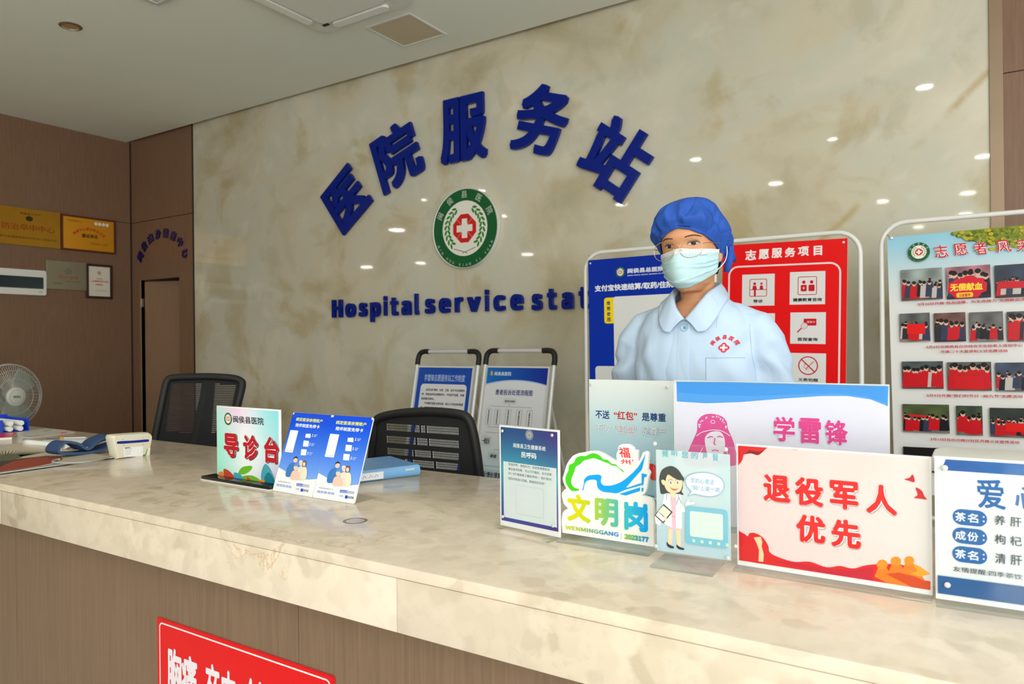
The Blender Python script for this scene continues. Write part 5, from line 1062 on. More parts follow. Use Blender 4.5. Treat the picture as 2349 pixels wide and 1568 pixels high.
def photo(x0_, y0_, x1_, y1_, seed, sky_, floor_, flag=None, vests=.5, tall=.5):
    a_, b_ = A.uv(*f([(x0_, y0_)])[0]), A.uv(*f([(x1_, y1_)])[0]); u0, v1_, u1, v0 = a_[0], a_[1], b_[0], b_[1]; u1 = min(u1, .93); R = random.Random(seed); A.layer = LB[0] or A.layer; LB[0] = A.layer; w_, h_ = u1-u0, v1_-v0
    A.grad(u0, v0, u1, v1_, lambda s, tt: mixc(mixc(floor_, sky_, (tt-.35)*4), (30, 30, 34), (.5+.5*math.sin(s*9+seed)*math.sin(tt*7+seed*2))*.45), 10, 8)
    A.up(); A.hold = True
    n = max(4, int(w_/h_*7))
    for row, (bv, sc, dk) in enumerate(((.35, .72, .5), (.12, 1.0, 1))):
        for k in range(n):
            cu = u0+w_*(k+R.uniform(.2, .8))/n; hh = h_*tall*sc*R.uniform(.8, 1.05); b0 = v0+h_*bv*R.uniform(.3, 1); ww = hh*.24; col = (196, 24, 34) if R.random() < vests else R.choice([(28, 30, 36), (46, 44, 52), (190, 184, 180), (52, 60, 84)])
            l_, r_ = max(u0, cu-ww), min(u1, cu+ww)
            if r_-l_ < ww: continue
            top = min(v1_-.002, b0+hh)
            A.layer += 0; A.poly([(l_, b0), (r_, b0), (r_-ww*.25, b0+(top-b0)*.72), (l_+ww*.25, b0+(top-b0)*.72)], col); A.ell((l_+r_)/2, b0+(top-b0)*.84, ww*.42, (top-b0)*.15, (216, 176, 152), 8); A.ell((l_+r_)/2, b0+(top-b0)*.9, ww*.44, (top-b0)*.1, (28, 24, 26), 8)
        A.layer += 1
    A.hold = False
    if flag:
        fu0, fv0, fu1, fv1, fc_ = flag; A.poly([(u0+w_*fu0, v0+h_*fv0), (u0+w_*fu1, v0+h_*(fv0-.02)), (u0+w_*fu1, v0+h_*(fv1-.03)), (u0+w_*fu0, v0+h_*fv1)], fc_)
    return u0, v0, w_, h_
photo(182, 378, 442, 556, 1, (170, 184, 178), (120, 92, 80), None, .3, .55)
u, v, w_, h_ = photo(461, 362, 740, 546, 2, (200, 130, 140), (60, 40, 44), None, .2, .8)
A.poly([(u+w_*a_, v+h_*b_) for a_, b_ in ((.03, .2), (.04, .5), (.16, .55), (.2, .62), (.36, .62), (.44, .7), (.62, .7), (.7, .62), (.84, .6), (.86, .5), (.92, .45), (.9, .2), (.8, .16), (.7, .02), (.2, .02), (.12, .14))], (214, 24, 56)); A.text('无偿献血', u+w_*.08, v+h_*.24, u+w_*.82, v+h_*.48, (250, 216, 60), .04); A.rr(u+w_*.22, v+h_*.04, u+w_*.6, v+h_*.19, .008, (246, 196, 50)); A.text('公益宣传', u+w_*.28, v+h_*.06, u+w_*.54, v+h_*.16, (190, 40, 50), .03)
photo(760, 350, 1040, 538, 3, (60, 70, 90), (70, 56, 56), (.05, .28, .98, .5, (196, 24, 40)), .4, .5)
photo(173, 648, 365, 818, 4, (110, 112, 110), (150, 130, 120), (.24, .28, .84, .64, (222, 26, 26)), .2, .62); photo(385, 645, 586, 818, 5, (130, 90, 80), (60, 40, 50), None, .5, .7); photo(604, 640, 818, 818, 6, (120, 118, 116), (150, 140, 134), None, .15, .5); photo(836, 636, 1040, 816, 7, (90, 90, 96), (110, 96, 80), None, .5, .9)
photo(187, 943, 447, 1112, 8, (90, 100, 100), (90, 84, 78), None, .9, .8); photo(467, 947, 745, 1124, 9, (110, 110, 106), (120, 90, 84), (.15, .06, .82, .52, (206, 24, 32)), .8, .9); photo(765, 950, 1045, 1130, 10, (70, 84, 110), (130, 130, 134), None, .2, .6)
photo(191, 1205, 485, 1388, 11, (90, 104, 60), (150, 140, 130), (.14, .56, .52, .64, (222, 30, 30)), .5, .55); photo(523, 1215, 690, 1402, 12, (70, 86, 64), (130, 116, 110), None, .7, .7); photo(730, 1228, 1045, 1418, 13, (54, 64, 56), (120, 112, 110), (.32, .2, .95, .5, (222, 30, 26)), .7, .55); photo(195, 1468, 540, 1640, 14, (30, 26, 28), (80, 60, 54), None, .3, .6); photo(560, 1490, 1040, 1650, 15, (40, 34, 34), (90, 70, 60), None, .3, .6)
A.layer += 80
CR = (196, 50, 66)
for s_, x0_, x1_, yb0, yb1, hh in (('2月26日开展“热血送暖、为生命接力”无偿献血活动', 286, 985, 590, 576, 18), ('3月6日在闽侯县白沙综合文化站老人活动中心', 340, 935, 857, 857, 18), ('开展二十大宣讲和义诊志愿活动', 428, 842, 888, 888, 18), ('3月9日开展“我们的节日 · 拗九节”志愿活动', 342, 935, 1152, 1176, 18), ('3月13日在白沙闽兴社区开展义诊宣传活动', 365, 914, 1420, 1460, 18)):
    p = f([(x0_, (yb0+yb1)/2), (x1_, (yb0+yb1)/2), (x0_, (yb0+yb1)/2-hh)]); A.line(s_, *p, CR, .022)
A.build('printed_sheet', t, M['gloss']); studs(A, [A.uv(*f([(122, 178)])[0])], t, .007, M['black'])

# ------------------------------------------------------------------ A-frame floor standees
def standee(label, xl, xr, zt, draw):
    t = thing('floor_standee', label, 'floor sign', ((xl+xr)/2, 4.05, 0)); yb, yt = 4.05, 4.31
    def L(z): return yb+(yt-yb)*z/zt
    ff = lambda x, z, dy=0: (x, L(z)+dy, z)
    al, cn = M['alu'], M['black']; r = .0155
    for x in (xl, xr): MB().tube([ff(x, .04), ff(x, zt-.085)], r, 12).build('side_tube', al, t, True)
    MB().tube([ff(xl+.085, zt), ff(xr-.085, zt)], r, 12).build('top_tube', al, t, True); MB().tube([ff(xl, .14), ff(xr, .14)], r*.8, 12).build('bottom_tube', al, t, True)
    for x, s in ((xl, 1), (xr, -1)):
        pts = [ff(x, zt-.1), ff(x, zt-.05), ff(x+s*.012, zt-.016), ff(x+s*.045, zt), ff(x+s*.1, zt)]; MB().tube(spline(pts, 4), r*1.25, 12).build('corner_cap', cn, t, True)
        MB().tube([ff(x, .07), ff(x, .0+.012)], r*1.2, 12).build('foot_cap', cn, t, True)
        MB().tube([ff(x+s*.02, zt-.33, .02), (x+s*.02, 4.58, .01)], .011, 10).build('rear_leg', al, t, True)
    P0 = Vector(ff(xl+.02, .16, -.012)); V = Vector((0, yt-yb, zt)).normalized(); U = Vector((1, 0, 0)); A = Art(P0, U, V); W_, H_ = xr-xl-.04, (zt-.105-.16)*1.02
    slab(A, 0, 0, W_, H_, -.008, 0, 'back_board', mat('foam_board', (226, 226, 226), .6), t)
    for q in ((0, 0, .012, H_), (W_-.012, 0, W_, H_), (.012, 0, W_-.012, .012), (.012, H_-.012, W_-.012, H_)): slab(A, *q, 0, .008, 'clip_rail', al, t)
    draw(A, W_, H_); A.build('printed_sheet', t, M['gloss'])
f4 = off(4.612, 920, 780)
def d1(A, W_, H_):
    A.rect(.012, .012, W_-.012, H_-.012, (10, 72, 176)); a_, b_ = A.uv(*f4([(175, 425)])[0]), A.uv(*f4([(735, 425)])[0]); A.rr(.05, .06, W_-.05, H_-.135, .03, (222, 222, 226))
    A.text('学雷锋志愿服务站工作制度', .075, H_-.115, W_-.075, H_-.062, (176, 196, 232), .01)
    L_ = ['    自觉弘扬“奉献、友爱、互助、进步”的志愿精神', '神，积极投身到志愿服务中，不怕苦不怕累，热情', '周到服务群众。', '    严格遵守国家法律法规，服从工作安排和管理', '理，按要求佩戴标志上岗。', '    遵守工作时间，不迟到，不早退，工作期间不', '从工作安排，熟练掌握服务内容和技能，文明', '礼貌，诚信友善，服务到位。']
    v = H_-.17
    for k, s_ in enumerate(L_):
        n = len(s_.strip()); w_ = min(1, n/22)*(W_-.13); x0_ = .07+(.035 if s_.startswith(' ') else 0); A.text(s_.strip(), x0_, v-.019, min(x0_+w_, W_-.065), v, (36, 34, 40), .02, k == 0); v -= .034
def d2(A, W_, H_):
    A.grad(.012, .012, W_-.012, H_-.012, lambda s, tt: mixc((170, 204, 220), (222, 224, 230), tt*2), 2, 8)
    N = 16; xs = [.012+(W_-.024)*k/N for k in range(N+1)]; arch = lambda k: H_-.128+.032*(1-((k/N-.5)/.5)**2)
    A.poly([(x, arch(k)-.008) for k, x in enumerate(xs)]+[(W_-.012, H_-.012), (.012, H_-.012)], (170, 196, 226)); A.up()
    pts = [(x, arch(k)) for k, x in enumerate(xs)]+[(xs[N-k], H_-.012) for k in range(N+1)]
    A.raw(pts, [(k, k+1, 2*N+1-k-1, 2*N+1-k) for k in range(N)], [mixc((6, 116, 196), (10, 40, 150), (p_[0]/W_)) for p_ in pts])
    A.ell(.05, H_-.052, .011, .017, (206, 160, 60)); A.text('闽侯县医院', .075, H_-.068, .215, H_-.04, (226, 232, 240), .015); A.text('患者投诉处理流程图', .1, H_-.205, W_-.12, H_-.165, (40, 50, 120), .02)
    K = (90, 92, 100)
    def bx(u0, v0, u1, v1, s_=None, vert=False):
        A.outline(u0, v0, u1, v1, .001, .0016, (150, 152, 158))
        if s_ and not vert: A.text(s_, u0+.008, v0+.008, u1-.008, v1-.008, (60, 60, 66), .02)
        if s_ and vert:
            n = len(s_); hh = (v1-v0-.01)/n
            for k, c_ in enumerate(s_): A.text(c_, (u0+u1)/2-.006, v1-.006-(k+1)*hh+.001, (u0+u1)/2+.006, v1-.006-k*hh, (60, 60, 66), .02, k == 0)
    top = H_-.23; bx(W_*.34, top-.034, W_*.53, top, '患者投诉接待'); A.stroke([(W_*.43, top-.034), (W_*.43, top-.055)], .0016, K); A.stroke([(W_*.12, top-.075), (W_*.12, top-.055), (W_*.78, top-.055), (W_*.78, top-.075)], .0016, K)
    for k, u in enumerate((.12, .26, .43, .6, .76)): bx(W_*u-.022, top-.185, W_*u+.022, top-.075, ('电话投诉登记', '来信来访投诉', '现场接待投诉', '意见箱投诉件', '上级转办投诉')[k], True)
    A.stroke([(W_*.12, top-.2), (W_*.76, top-.205)], .0016, K); A.stroke([(W_*.43, top-.2), (W_*.43, top-.24)], .0016, K); A.stroke([(W_*.1, top-.265), (W_*.1, top-.24), (W_*.74, top-.24), (W_*.74, top-.265)], .0016, K)
    bx(W_*.05, top-.33, W_*.2, top-.27, '一般投诉'); bx(W_*.6, top-.33, W_*.85, top-.27, '重大投诉'); bx(W_*.2, top-.42, W_*.34, top-.38, '调查'); A.stroke([(W_*.27, top-.38), (W_*.27, top-.355), (W_*.5, top-.355)], .0016, K)
    bx(W_*.12, top-.56, W_*.5, top-.5, '反馈处理意见'); A.stroke([(W_*.12, top-.47), (W_*.7, top-.47)], .0016, K); A.text('医疗投诉电话', W_*.16, top-.69, W_*.42, top-.66, (50, 54, 64), .02)
xl1, xr1, xl2, xr2 = on_y(960, 826, 4.3).x, on_y(1099, 826, 4.3).x, on_y(1116, 826, 4.3).x, on_y(1273, 826, 4.3).x
standee('black cornered standee with blue rules poster, left one of the pair by the marble', xl1, xr1, on_y(1030, 806, 4.31).z, d1)
standee('black cornered standee with white complaint flow chart, right one of the pair', xl2, xr2, on_y(1195, 804, 4.31).z, d2)

# ================================================================== OFFICE CHAIRS
def swivel(t, cx_, cy_, yaw, zs=.47):
    R = Matrix.Rotation(yaw, 3, 'Z'); C = Vector((cx_, cy_, 0)); P = lambda x, y, z: C+R@Vector((x, y, z))
    rings = []
    for s_, z in ((.86, zs-.05), (1, zs-.035), (1, zs-.012), (.94, zs+.004), (.8, zs+.01)): rings.append([P(u*s_, v*s_, z) for u, v in rrect(-.24, -.23, .24, .23, .09)])
    MB().loft(rings).build('seat', M['mesh'], t, True, 60)
    MB().tube([P(0, 0, .09), P(0, 0, zs-.05)], .025, 14).build('gas_lift', M['steel'], t, True); MB().box((-.1, -.1, 0), (.1, .1, .03), .005, mtx=Matrix.Translation(P(0, 0, zs-.08))@R.to_4x4()).build('tilt_mechanism', M['black'], t)
    MB().lathe([(.04, .07), (.045, .12), (.03, .13)], P(0, 0, 0), n=18).build('hub', M['black'], t, True)
    for k in range(5):
        a_ = 2*PI*k/5+.3; e_ = P(.29*math.cos(a_), .29*math.sin(a_), 0); arm_ = MB().tube([P(.03*math.cos(a_), .03*math.sin(a_), .1), e_+Vector((0, 0, .075))], [.024, .016], 8).build('base_arm', M['black'], t, True)
        n_ = Vector((-math.sin(a_), math.cos(a_), 0)); n_ = R@n_; MB().tube([e_+Vector((0, 0, .03))-n_*.022, e_+Vector((0, 0, .03))+n_*.022], .03, 14).build('caster', M['black'], arm_, True, 40)
    for s_ in (-1, 1): MB().tube(spline([P(s_*.26, .12, zs-.04), P(s_*.29, .12, zs+.1), P(s_*.28, .05, zs+.19), P(s_*.28, -.16, zs+.2)], 5), .016, 8).build('armrest', M['black'], t, True)
    return P
# right chair: slotted mesh back
fq = off(1, 0, 0); Pc = on_y(975, 1030, 2.05); yaw = math.radians(3)
U = Vector((math.cos(yaw), math.sin(yaw), 0)); N0 = U.cross(Vector((0, 0, 1))); V = (Vector((0, 0, 1))*math.cos(.12)-N0*math.sin(-.06)).normalized()
t = thing('office_chair', 'black mesh office chair with slotted back, in front of the standees', 'office chair', (Pc.x, 2.32, 0)); A = Art(Pc, U, V)
P = swivel(t, Pc.x, 2.32, 0)
out = [A.uv(*p_) for p_ in [(846, 1120), (850, 1070), (858, 1000), (862, 966), (885, 953), (940, 945), (1000, 944), (1050, 949), (1072, 958), (1084, 985), (1094, 1040), (1101, 1100), (1104, 1130)]]
low = min(p_[1] for p_ in out); o3 = [tuple(q) for q in spline(out, 4)]; wl_, wr_ = o3[0][0], o3[-1][0]
o3 += [(wr_-.03, low-.13), (wr_-.1, low-.18), (wl_+.1, low-.18), (wl_+.03, low-.13)]
P3 = [A.w(p_[0], p_[1], 0)+N0*(-.03*((p_[0]/.24)**2)*0) for p_ in o3]
MB().tube(P3, (.0165), 10, closed=True).build('back_frame', M['black'], t, True, 80)
# mesh panel: solid cloth with four rows of slots
rows_ = [[(888, 962), (967, 975), (980, 1052)], [(888, 953), (958, 980), (985, 1052)], [(890, 948), (953, 988), (993, 1052)], [(930, 942), (948, 995), (1001, 1053)]]; yc = [(991, 975, 987, 972), (1020, 1004, 1017, 1001), (1047, 1032, 1045, 1029), (1070, 1055, 1071, 1055)]
def inside(v):
    xs = []
    for i in range(len(o3)):
        a_, b_ = o3[i], o3[(i+1) % len(o3)]
        if (a_[1]-v)*(b_[1]-v) < 0: xs.append(a_[0]+(b_[0]-a_[0])*(v-a_[1])/(b_[1]-a_[1]))
    return (min(xs), max(xs)) if len(xs) > 1 else None
top = max(p_[1] for p_ in o3); bot = min(p_[1] for p_ in o3); b = MB(); b2 = MB()
bands = []
for r_, (yb0, yt0, _, _) in zip(rows_, yc): bands.append((A.uv(960, yb0)[1], A.uv(960, yt0)[1], [(A.uv(q_[0], yb0)[0], A.uv(q_[1], yb0)[0]) for q_ in r_]))
bands.sort(); N_ = 60; vs_ = sorted(set([bot+.004+(top-bot-.008)*k/N_ for k in range(N_+1)]+[x for q_ in bands for x in q_[:2]]))
for v0, v1 in zip(vs_[:-1], vs_[1:]):
    i0, i1 = inside(v0+1e-5), inside(v1-1e-5)
    if not i0 or not i1: continue
    segs = [(0, 1)]; slot = [q_ for q_ in bands if q_[0]-1e-6 <= v0 and v1 <= q_[1]+1e-6]
    if slot:
        cuts = []; 
        for a_, c_ in slot[0][2]: cuts += [(a_-i0[0])/(i0[1]-i0[0]), (c_-i0[0])/(i0[1]-i0[0])]
        cuts = [0]+cuts+[1]; segs = [(cuts[k], cuts[k+1]) for k in range(0, len(cuts), 2)]
    for s0, s1 in segs: b.add([A.w(i0[0]+(i0[1]-i0[0])*s0, v0), A.w(i0[0]+(i0[1]-i0[0])*s1, v0), A.w(i1[0]+(i1[1]-i1[0])*s1, v1), A.w(i1[0]+(i1[1]-i1[0])*s0, v1)], [(0, 1, 2, 3)])
for v0, v1, sl in bands:
    for a_, c_ in sl:
        n_ = int((c_-a_)/.0052)
        for k in range(1, n_): u = a_+(c_-a_)*k/n_; b2.box(tuple([0, 0, 0]), (1, 1, 1), mtx=Matrix(((A.U.x*.0022, A.V.x*(v1-v0), A.N.x*.001, A.w(u, v0).x), (A.U.y*.0022, A.V.y*(v1-v0), A.N.y*.001, A.w(u, v0).y), (A.U.z*.0022, A.V.z*(v1-v0), A.N.z*.001, A.w(u, v0).z), (0, 0, 0, 1))))
        for k in (1, 2): vv = v0+(v1-v0)*k/3; b2.add([A.w(a_, vv), A.w(c_, vv), A.w(c_, vv+.0018), A.w(a_, vv+.0018)], [(0, 1, 2, 3)])
o = b.build('mesh_back', M['mesh'], t); b2.build('netting', M['mesh'], t)
MB().tube([A.w((wl_+wr_)/2, bot+.05, -.015), P(0, -.2, .42), P(0, -.05, .42)], .02, 10).build('back_support', M['black'], t, True)
# left chair: mesh back with a centre column
Pc = on_y(455, 950, 2.35); yaw = math.radians(30); U = Vector((math.cos(yaw), math.sin(yaw), 0)); N0 = U.cross(Vector((0, 0, 1))); V = (Vector((0, 0, 1))-N0*.2).normalized()
seatc = Pc-N0*.24; t = thing('office_chair', 'black mesh office chair with tall back, between cuff and floral triage sign', 'office chair', (seatc.x, seatc.y, 0)); A = Art(Pc, U, V); P = swivel(t, seatc.x, seatc.y, yaw)
f7 = off(7.84, 340, 840)
out = [A.uv(*p_) for p_ in f7([(95, 1480), (120, 1310), (210, 850), (300, 410), (345, 270), (450, 205), (960, 185), (1300, 192), (1560, 218), (1655, 260), (1690, 340), (1600, 720), (1500, 1100), (1440, 1480)])]
o3 = [tuple(q) for q in spline(out, 4)]; wl_, wr_ = o3[0], o3[-1]; o3 += [(wr_[0]-.02, wr_[1]-.1), (wr_[0]-.08, wr_[1]-.14), (wl_[0]+.08, wl_[1]-.14), (wl_[0]+.02, wl_[1]-.1)]
MB().tube([A.w(*p_, 0) for p_ in o3], .02, 10, closed=True).build('back_frame', M['black'], t, True, 80)
top = max(p_[1] for p_ in o3); bot = min(p_[1] for p_ in o3); b = MB(); b2 = MB(); wins = []
for q_ in ([(430, 310), (960, 300), (880, 900), (835, 1195), (320, 1180)], [(1205, 312), (1580, 332), (1420, 1150), (1140, 1195)]): wins.append([A.uv(*p_) for p_ in f7(q_)])
def span(poly, v):
    xs = []
    for i in range(len(poly)):
        a_, b_ = poly[i], poly[(i+1) % len(poly)]
        if (a_[1]-v)*(b_[1]-v) < 0: xs.append(a_[0]+(b_[0]-a_[0])*(v-a_[1])/(b_[1]-a_[1]))
    return (min(xs), max(xs)) if len(xs) > 1 else None
N_ = 110; nets = [MB() for _ in wins]
for k in range(N_):
    v0, v1 = bot+(top-bot)*(k+.02)/N_, bot+(top-bot)*(k+.98)/N_; vm_ = (v0+v1)/2; i0 = span(o3, vm_)
    if not i0: continue
    cuts = [i0[0]]
    for q_ in wins:
        s_ = span(q_, vm_)
        if s_: cuts += list(s_)
    cuts.append(i0[1])
    for j in range(0, len(cuts)-1, 2): b.add([A.w(cuts[j], v0-.0005), A.w(cuts[j+1], v0-.0005), A.w(cuts[j+1], v1+.0005), A.w(cuts[j], v1+.0005)], [(0, 1, 2, 3)])
    for q_, b2 in zip(wins, nets):
        s_ = span(q_, vm_)
        if s_ and k % 2 == 0: b2.add([A.w(s_[0], v0), A.w(s_[1], v0), A.w(s_[1], v0+(top-bot)/N_*1.3), A.w(s_[0], v0+(top-bot)/N_*1.3)], [(0, 1, 2, 3)])
b.build('mesh_back', M['mesh'], t); [b2.build('netting', M['mesh'], t) for b2 in nets]
mid = (wl_[0]+wr_[0])/2; MB().tube([A.w(mid, bot+.02, -.012), A.w(mid+.02, (bot+top)/2, -.02), A.w(mid+.05, top-.06, -.012)], [.03, .026, .02], 10).build('back_column', M['mesh'], t, True)
MB().tube([A.w(mid, bot+.03, -.02), P(0, -.2, .42), P(0, -.05, .42)], .02, 10).build('back_support', M['black'], t, True)

# ================================================================== PEDESTAL FAN
FC = CAM+ray(20, 909)*4.75; fdir = (CAM-FC); fdir.z = 0; fdir.normalize(); fdir = Matrix.Rotation(math.radians(32), 3, 'Z')@fdir
t = thing('pedestal_fan', 'grey wire guard pedestal fan standing at the left edge behind the counter', 'fan', (FC.x, FC.y, 0))
qz = fdir; qx = Vector((-qz.y, qz.x, 0)).normalized(); qy = Vector((0, 0, 1)); FM = Matrix(((qx.x, qy.x, qz.x), (qx.y, qy.y, qz.y), (qx.z, qy.z, qz.z))); FR = .212
def fp(x, y, z): return FC+FM@Vector((x, y, z))
GM = mat('fan_wire_grey', (176, 178, 170), .4, .2); b = MB()
for rr, z in ((FR, 0), (FR*.99, .012), (FR*.8, .05), (FR*.55, .068), (FR*.3, .07)): b.tube([fp(rr*math.cos(2*PI*k/48), rr*math.sin(2*PI*k/48), z) for k in range(48)], .0042 if rr > FR*.95 else .0018, 6, closed=True)
for k in range(84):
    a_ = 2*PI*k/84; pr = [(FR, 0), (FR*.96, .025), (FR*.8, .05), (FR*.55, .068), (FR*.28, .072)]; b.tube([fp(r_*math.cos(a_+.25*(1-r_/FR)), r_*math.sin(a_+.25*(1-r_/FR)), z) for r_, z in pr], .0013, 4, caps=False)
b.build('front_guard', GM, t, True, 80)
b = MB()
for k in range(60):
    a_ = 2*PI*k/60; b.tube([fp(r_*math.cos(a_), r_*math.sin(a_), z) for r_, z in ((FR, 0), (FR*.94, -.05), (FR*.7, -.075), (.06, -.08))], .0013, 4, caps=False)
b.build('rear_guard', GM, t, True, 80)
R4 = Matrix.Translation(FC)@FM.to_4x4()
MB().lathe([(.0, .084), (.052, .083), (.06, .078), (.062, .066), (.0, .064)], (0, 0, 0), n=32).build('tmp', M['white'], None)
o = bpy.data.objects['tmp']; o.name = 'hub_badge'; o.data.name = 'hub_badge'; o.data.transform(Matrix.Translation(-Vector((FC.x, FC.y, 0)))@R4); o.parent = t; o.data.polygons.foreach_set('use_smooth', [True]*len(o.data.polygons)); o.data.set_sharp_from_angle(angle=.6)
o.data.materials.clear(); o.data.materials.append(mat('fan_hub_grey', (196, 198, 188), .4))
A = Art(fp(0, 0, .0842), qx, qy); A.ring(0, 0, .046, .046, .0016, (150, 152, 146)); A.text('Midea', -.022, -.008, .022, .010, (90, 94, 92), .01); A.build('badge_print', o, M['matte'])
BLD = mat('fan_blade_grey', (150, 154, 146), .35); 
for j in range(3):
    rows = []
    for i in range(7):
        r_ = .05+.14*i/6; rows.append([fp(r_*math.cos(2*PI*j/3+a_*(1-.25*i/6)+.15*i/6), r_*math.sin(2*PI*j/3+a_*(1-.25*i/6)+.15*i/6), .0+.03*(a_-.6)) for a_ in [.1+1.5*k/8 for k in range(9)]])
    bb = MB().grid(rows).build('blade', BLD, t, True, 80); md = bb.modifiers.new('thickness', 'SOLIDIFY'); md.thickness = .003
MB().tube([fp(0, 0, .06), fp(0, 0, -.02)], .03, 16).build('spindle', BLD, t, True)
MB().tube([fp(0, 0, -.08), fp(0, 0, -.1), fp(0, -.005, -.2), fp(0, -.005, -.22)], [.06, .07, .062, .03], 18).build('motor_housing', mat('fan_hub_grey', (196, 198, 188), .4), t, True, 50)
b0 = fp(0, -.05, -.13); MB().tube([(b0.x, b0.y, .03), (b0.x, b0.y, b0.z+.0)], .013, 14).build('pole', M['white_metal'], t, True)
MB().lathe([(.19, .0), (.19, .015), (.15, .03), (.03, .05), (.02, .1)], (b0.x, b0.y, 0), n=40).build('base', mat('fan_hub_grey', (196, 198, 188), .4), t, True, 50)

# ================================================================== THE NURSE BEHIND THE COUNTER
PO = Vector((-.623, 1.9, 0))
nurse = thing('person', 'person in blue cap, face mask, glasses and pale blue uniform standing behind the signs', 'person', PO)
SKINM = mat('skin', (206, 148, 108), .5, var=.05, scale=60)
try:
    b_ = SKINM.node_tree.nodes['Principled BSDF']; b_.inputs['Subsurface Weight'].default_value = .08; b_.inputs['Subsurface Radius'].default_value = (.012, .005, .003)
except Exception: pass
CLOTH = mat('pale_blue_cotton', (182, 202, 224), .8, var=.025, scale=700, bump=.05)
folds(CLOTH, 8, .32, .02)
HB = Vector((0, -.034, 1.3995)); HR = Matrix.Rotation(math.radians(-3.2), 3, 'Y') @ Matrix.Rotation(math.radians(2), 3, 'X')
HS = Vector((1.12, 1.10, 1.05))
def hw(p): return HB+HR@Vector((p[0]*HS.x, p[1]*HS.y, p[2]*HS.z))          # head coordinates (chin at 0, face towards -Y) to figure coordinates
def curve1(tab, z):
    if z <= tab[0][0]: return tab[0][1]
    for (z0, v0), (z1, v1) in zip(tab[:-1], tab[1:]):
        if z <= z1: t_ = (z-z0)/(z1-z0); t_ = t_*t_*(3-2*t_)*.5+t_*.5; return v0+(v1-v0)*t_
    return tab[-1][1]
HA = [(-.01, .026), (.0, .034), (.015, .046), (.04, .058), (.07, .066), (.10, .071), (.14, .0745), (.17, .0715), (.195, .059), (.212, .039), (.222, .004)]
HF = [(-.01, -.066), (.0, -.078), (.012, -.085), (.03, -.084), (.06, -.085), (.09, -.084), (.11, -.084), (.14, -.090), (.165, -.085), (.195, -.064), (.212, -.038), (.222, -.004)]
HK = [(-.01, .0), (.0, .01), (.03, .04), (.06, .066), (.09, .083), (.14, .094), (.17, .09), (.195, .070), (.212, .046), (.222, .008)]
def g2(x, s): return math.exp(-(x/s)**2)
def hpt(th, z, g=0, bump=True):
    a, f_, k = curve1(HA, z), curve1(HF, z), curve1(HK, z); c = .012; s, co = math.sin(th), math.cos(th)
    x = (a+g)*math.copysign(abs(s)**.92, s); y = c-((c-f_)+g)*math.copysign(abs(co)**.92, co) if co > 0 else c-((k-c)+g)*co
    if bump and co > 0:
        nz = max(0, min(1, (.112-z)/.045)) if z > .066 else max(0, 1-(.066-z)/.012)
        y -= .023*nz*g2(x, .0095+.004*nz)
        for e in (-1, 1): y += .0075*g2(x-e*.031, .016)*g2(z-.113, .012)
        y -= .003*g2(z-.135, .008)*g2(abs(x)-.03, .025); y -= .004*g2(x, .016)*g2(z-.036, .011); y += .003*g2(z-.02, .006)*g2(x, .03)
    return Vector((x, y, z))
b = MB(); rings = []
NZ, NT = 84, 96
for i in range(NZ+1):
    z = -.01+.2318*i/NZ; rings.append([hw(hpt(2*PI*k/NT, z)) for k in range(NT)])
b.loft(rings)
for e in (-1, 1):                                             # ears
    er = []
    for k in range(7):
        u = -1+2*k/6; r_ = math.sqrt(max(.02, 1-u*u)); er.append([hw((e*(.0725+.006*u*0+.007*math.cos(q)*.6*r_), .018+.016*math.sin(q)*r_*.8+.006*u, .094+.031*u)) for q in [2*PI*j/12 for j in range(12)]])
    b.loft(er)
def ering(z, a, f_, k, n=40, e=.85):
    return [Vector((a*math.copysign(abs(math.sin(q))**e, math.sin(q)), (f_+k)/2-((k-f_)/2)*math.copysign(abs(math.cos(q))**e, math.cos(q)), z)) for q in [2*PI*j/n for j in range(n)]]
b.tube([(0, .018, 1.28), (0, .012, 1.34), (0, -.004, 1.40), (0, -.02, 1.47)], [(.07, .06), (.054, .052), (.051, .05), (.052, .055)], 24)
b.loft([ering(*q) for q in ((.78, .155, -.085, .105), (.86, .165, -.09, .105), (.96, .145, -.085, .085), (1.06, .14, -.09, .075), (1.14, .15, -.105, .08), (1.22, .155, -.10, .085), (1.28, .155, -.085, .085), (1.33, .12, -.068, .075), (1.365, .06, -.045, .055))])
def hand(b, W, d, n, s):
    d = Vector(d).normalized(); n = Vector(n); n = (n-d*n.dot(d)).normalized(); w_ = d.cross(n)*s
    P_ = lambda u, v, t: Vector(W)+d*u+w_*v+n*t
    b.loft([[P_(u, hw_*math.copysign(abs(math.cos(q))**.6, math.cos(q))+o, th_*math.sin(q)) for q in [2*PI*j/16 for j in range(16)]] for u, hw_, th_, o in ((-.02, .024, .018, 0), (.0, .025, .017, 0), (.03, .036, .015, .002), (.06, .041, .014, .002), (.088, .039, .011, 0))])
    for v, L_, r_ in ((-.029, .058, .0072), (-.0095, .070, .008), (.0105, .076, .0083), (.0295, .068, .008)):
        pts = [P_(.075, v, 0), P_(.095, v*1.03, .001)]; a_ = .25; p_ = pts[-1]
        for seg in (.45, .3, .25): a_ += .32; p_ = p_+(d*math.cos(a_)+n*math.sin(a_))*L_*seg; pts.append(p_)
        b.tube(pts, [r_*1.1, r_*1.08, r_, r_*.92, r_*.75], 10)
    b.tube([P_(.012, .02, .004), P_(.035, .047, .008), P_(.058, .06, .014), P_(.078, .064, .022)], [.013, .0115, .0095, .0075], 10)
ARM = {}
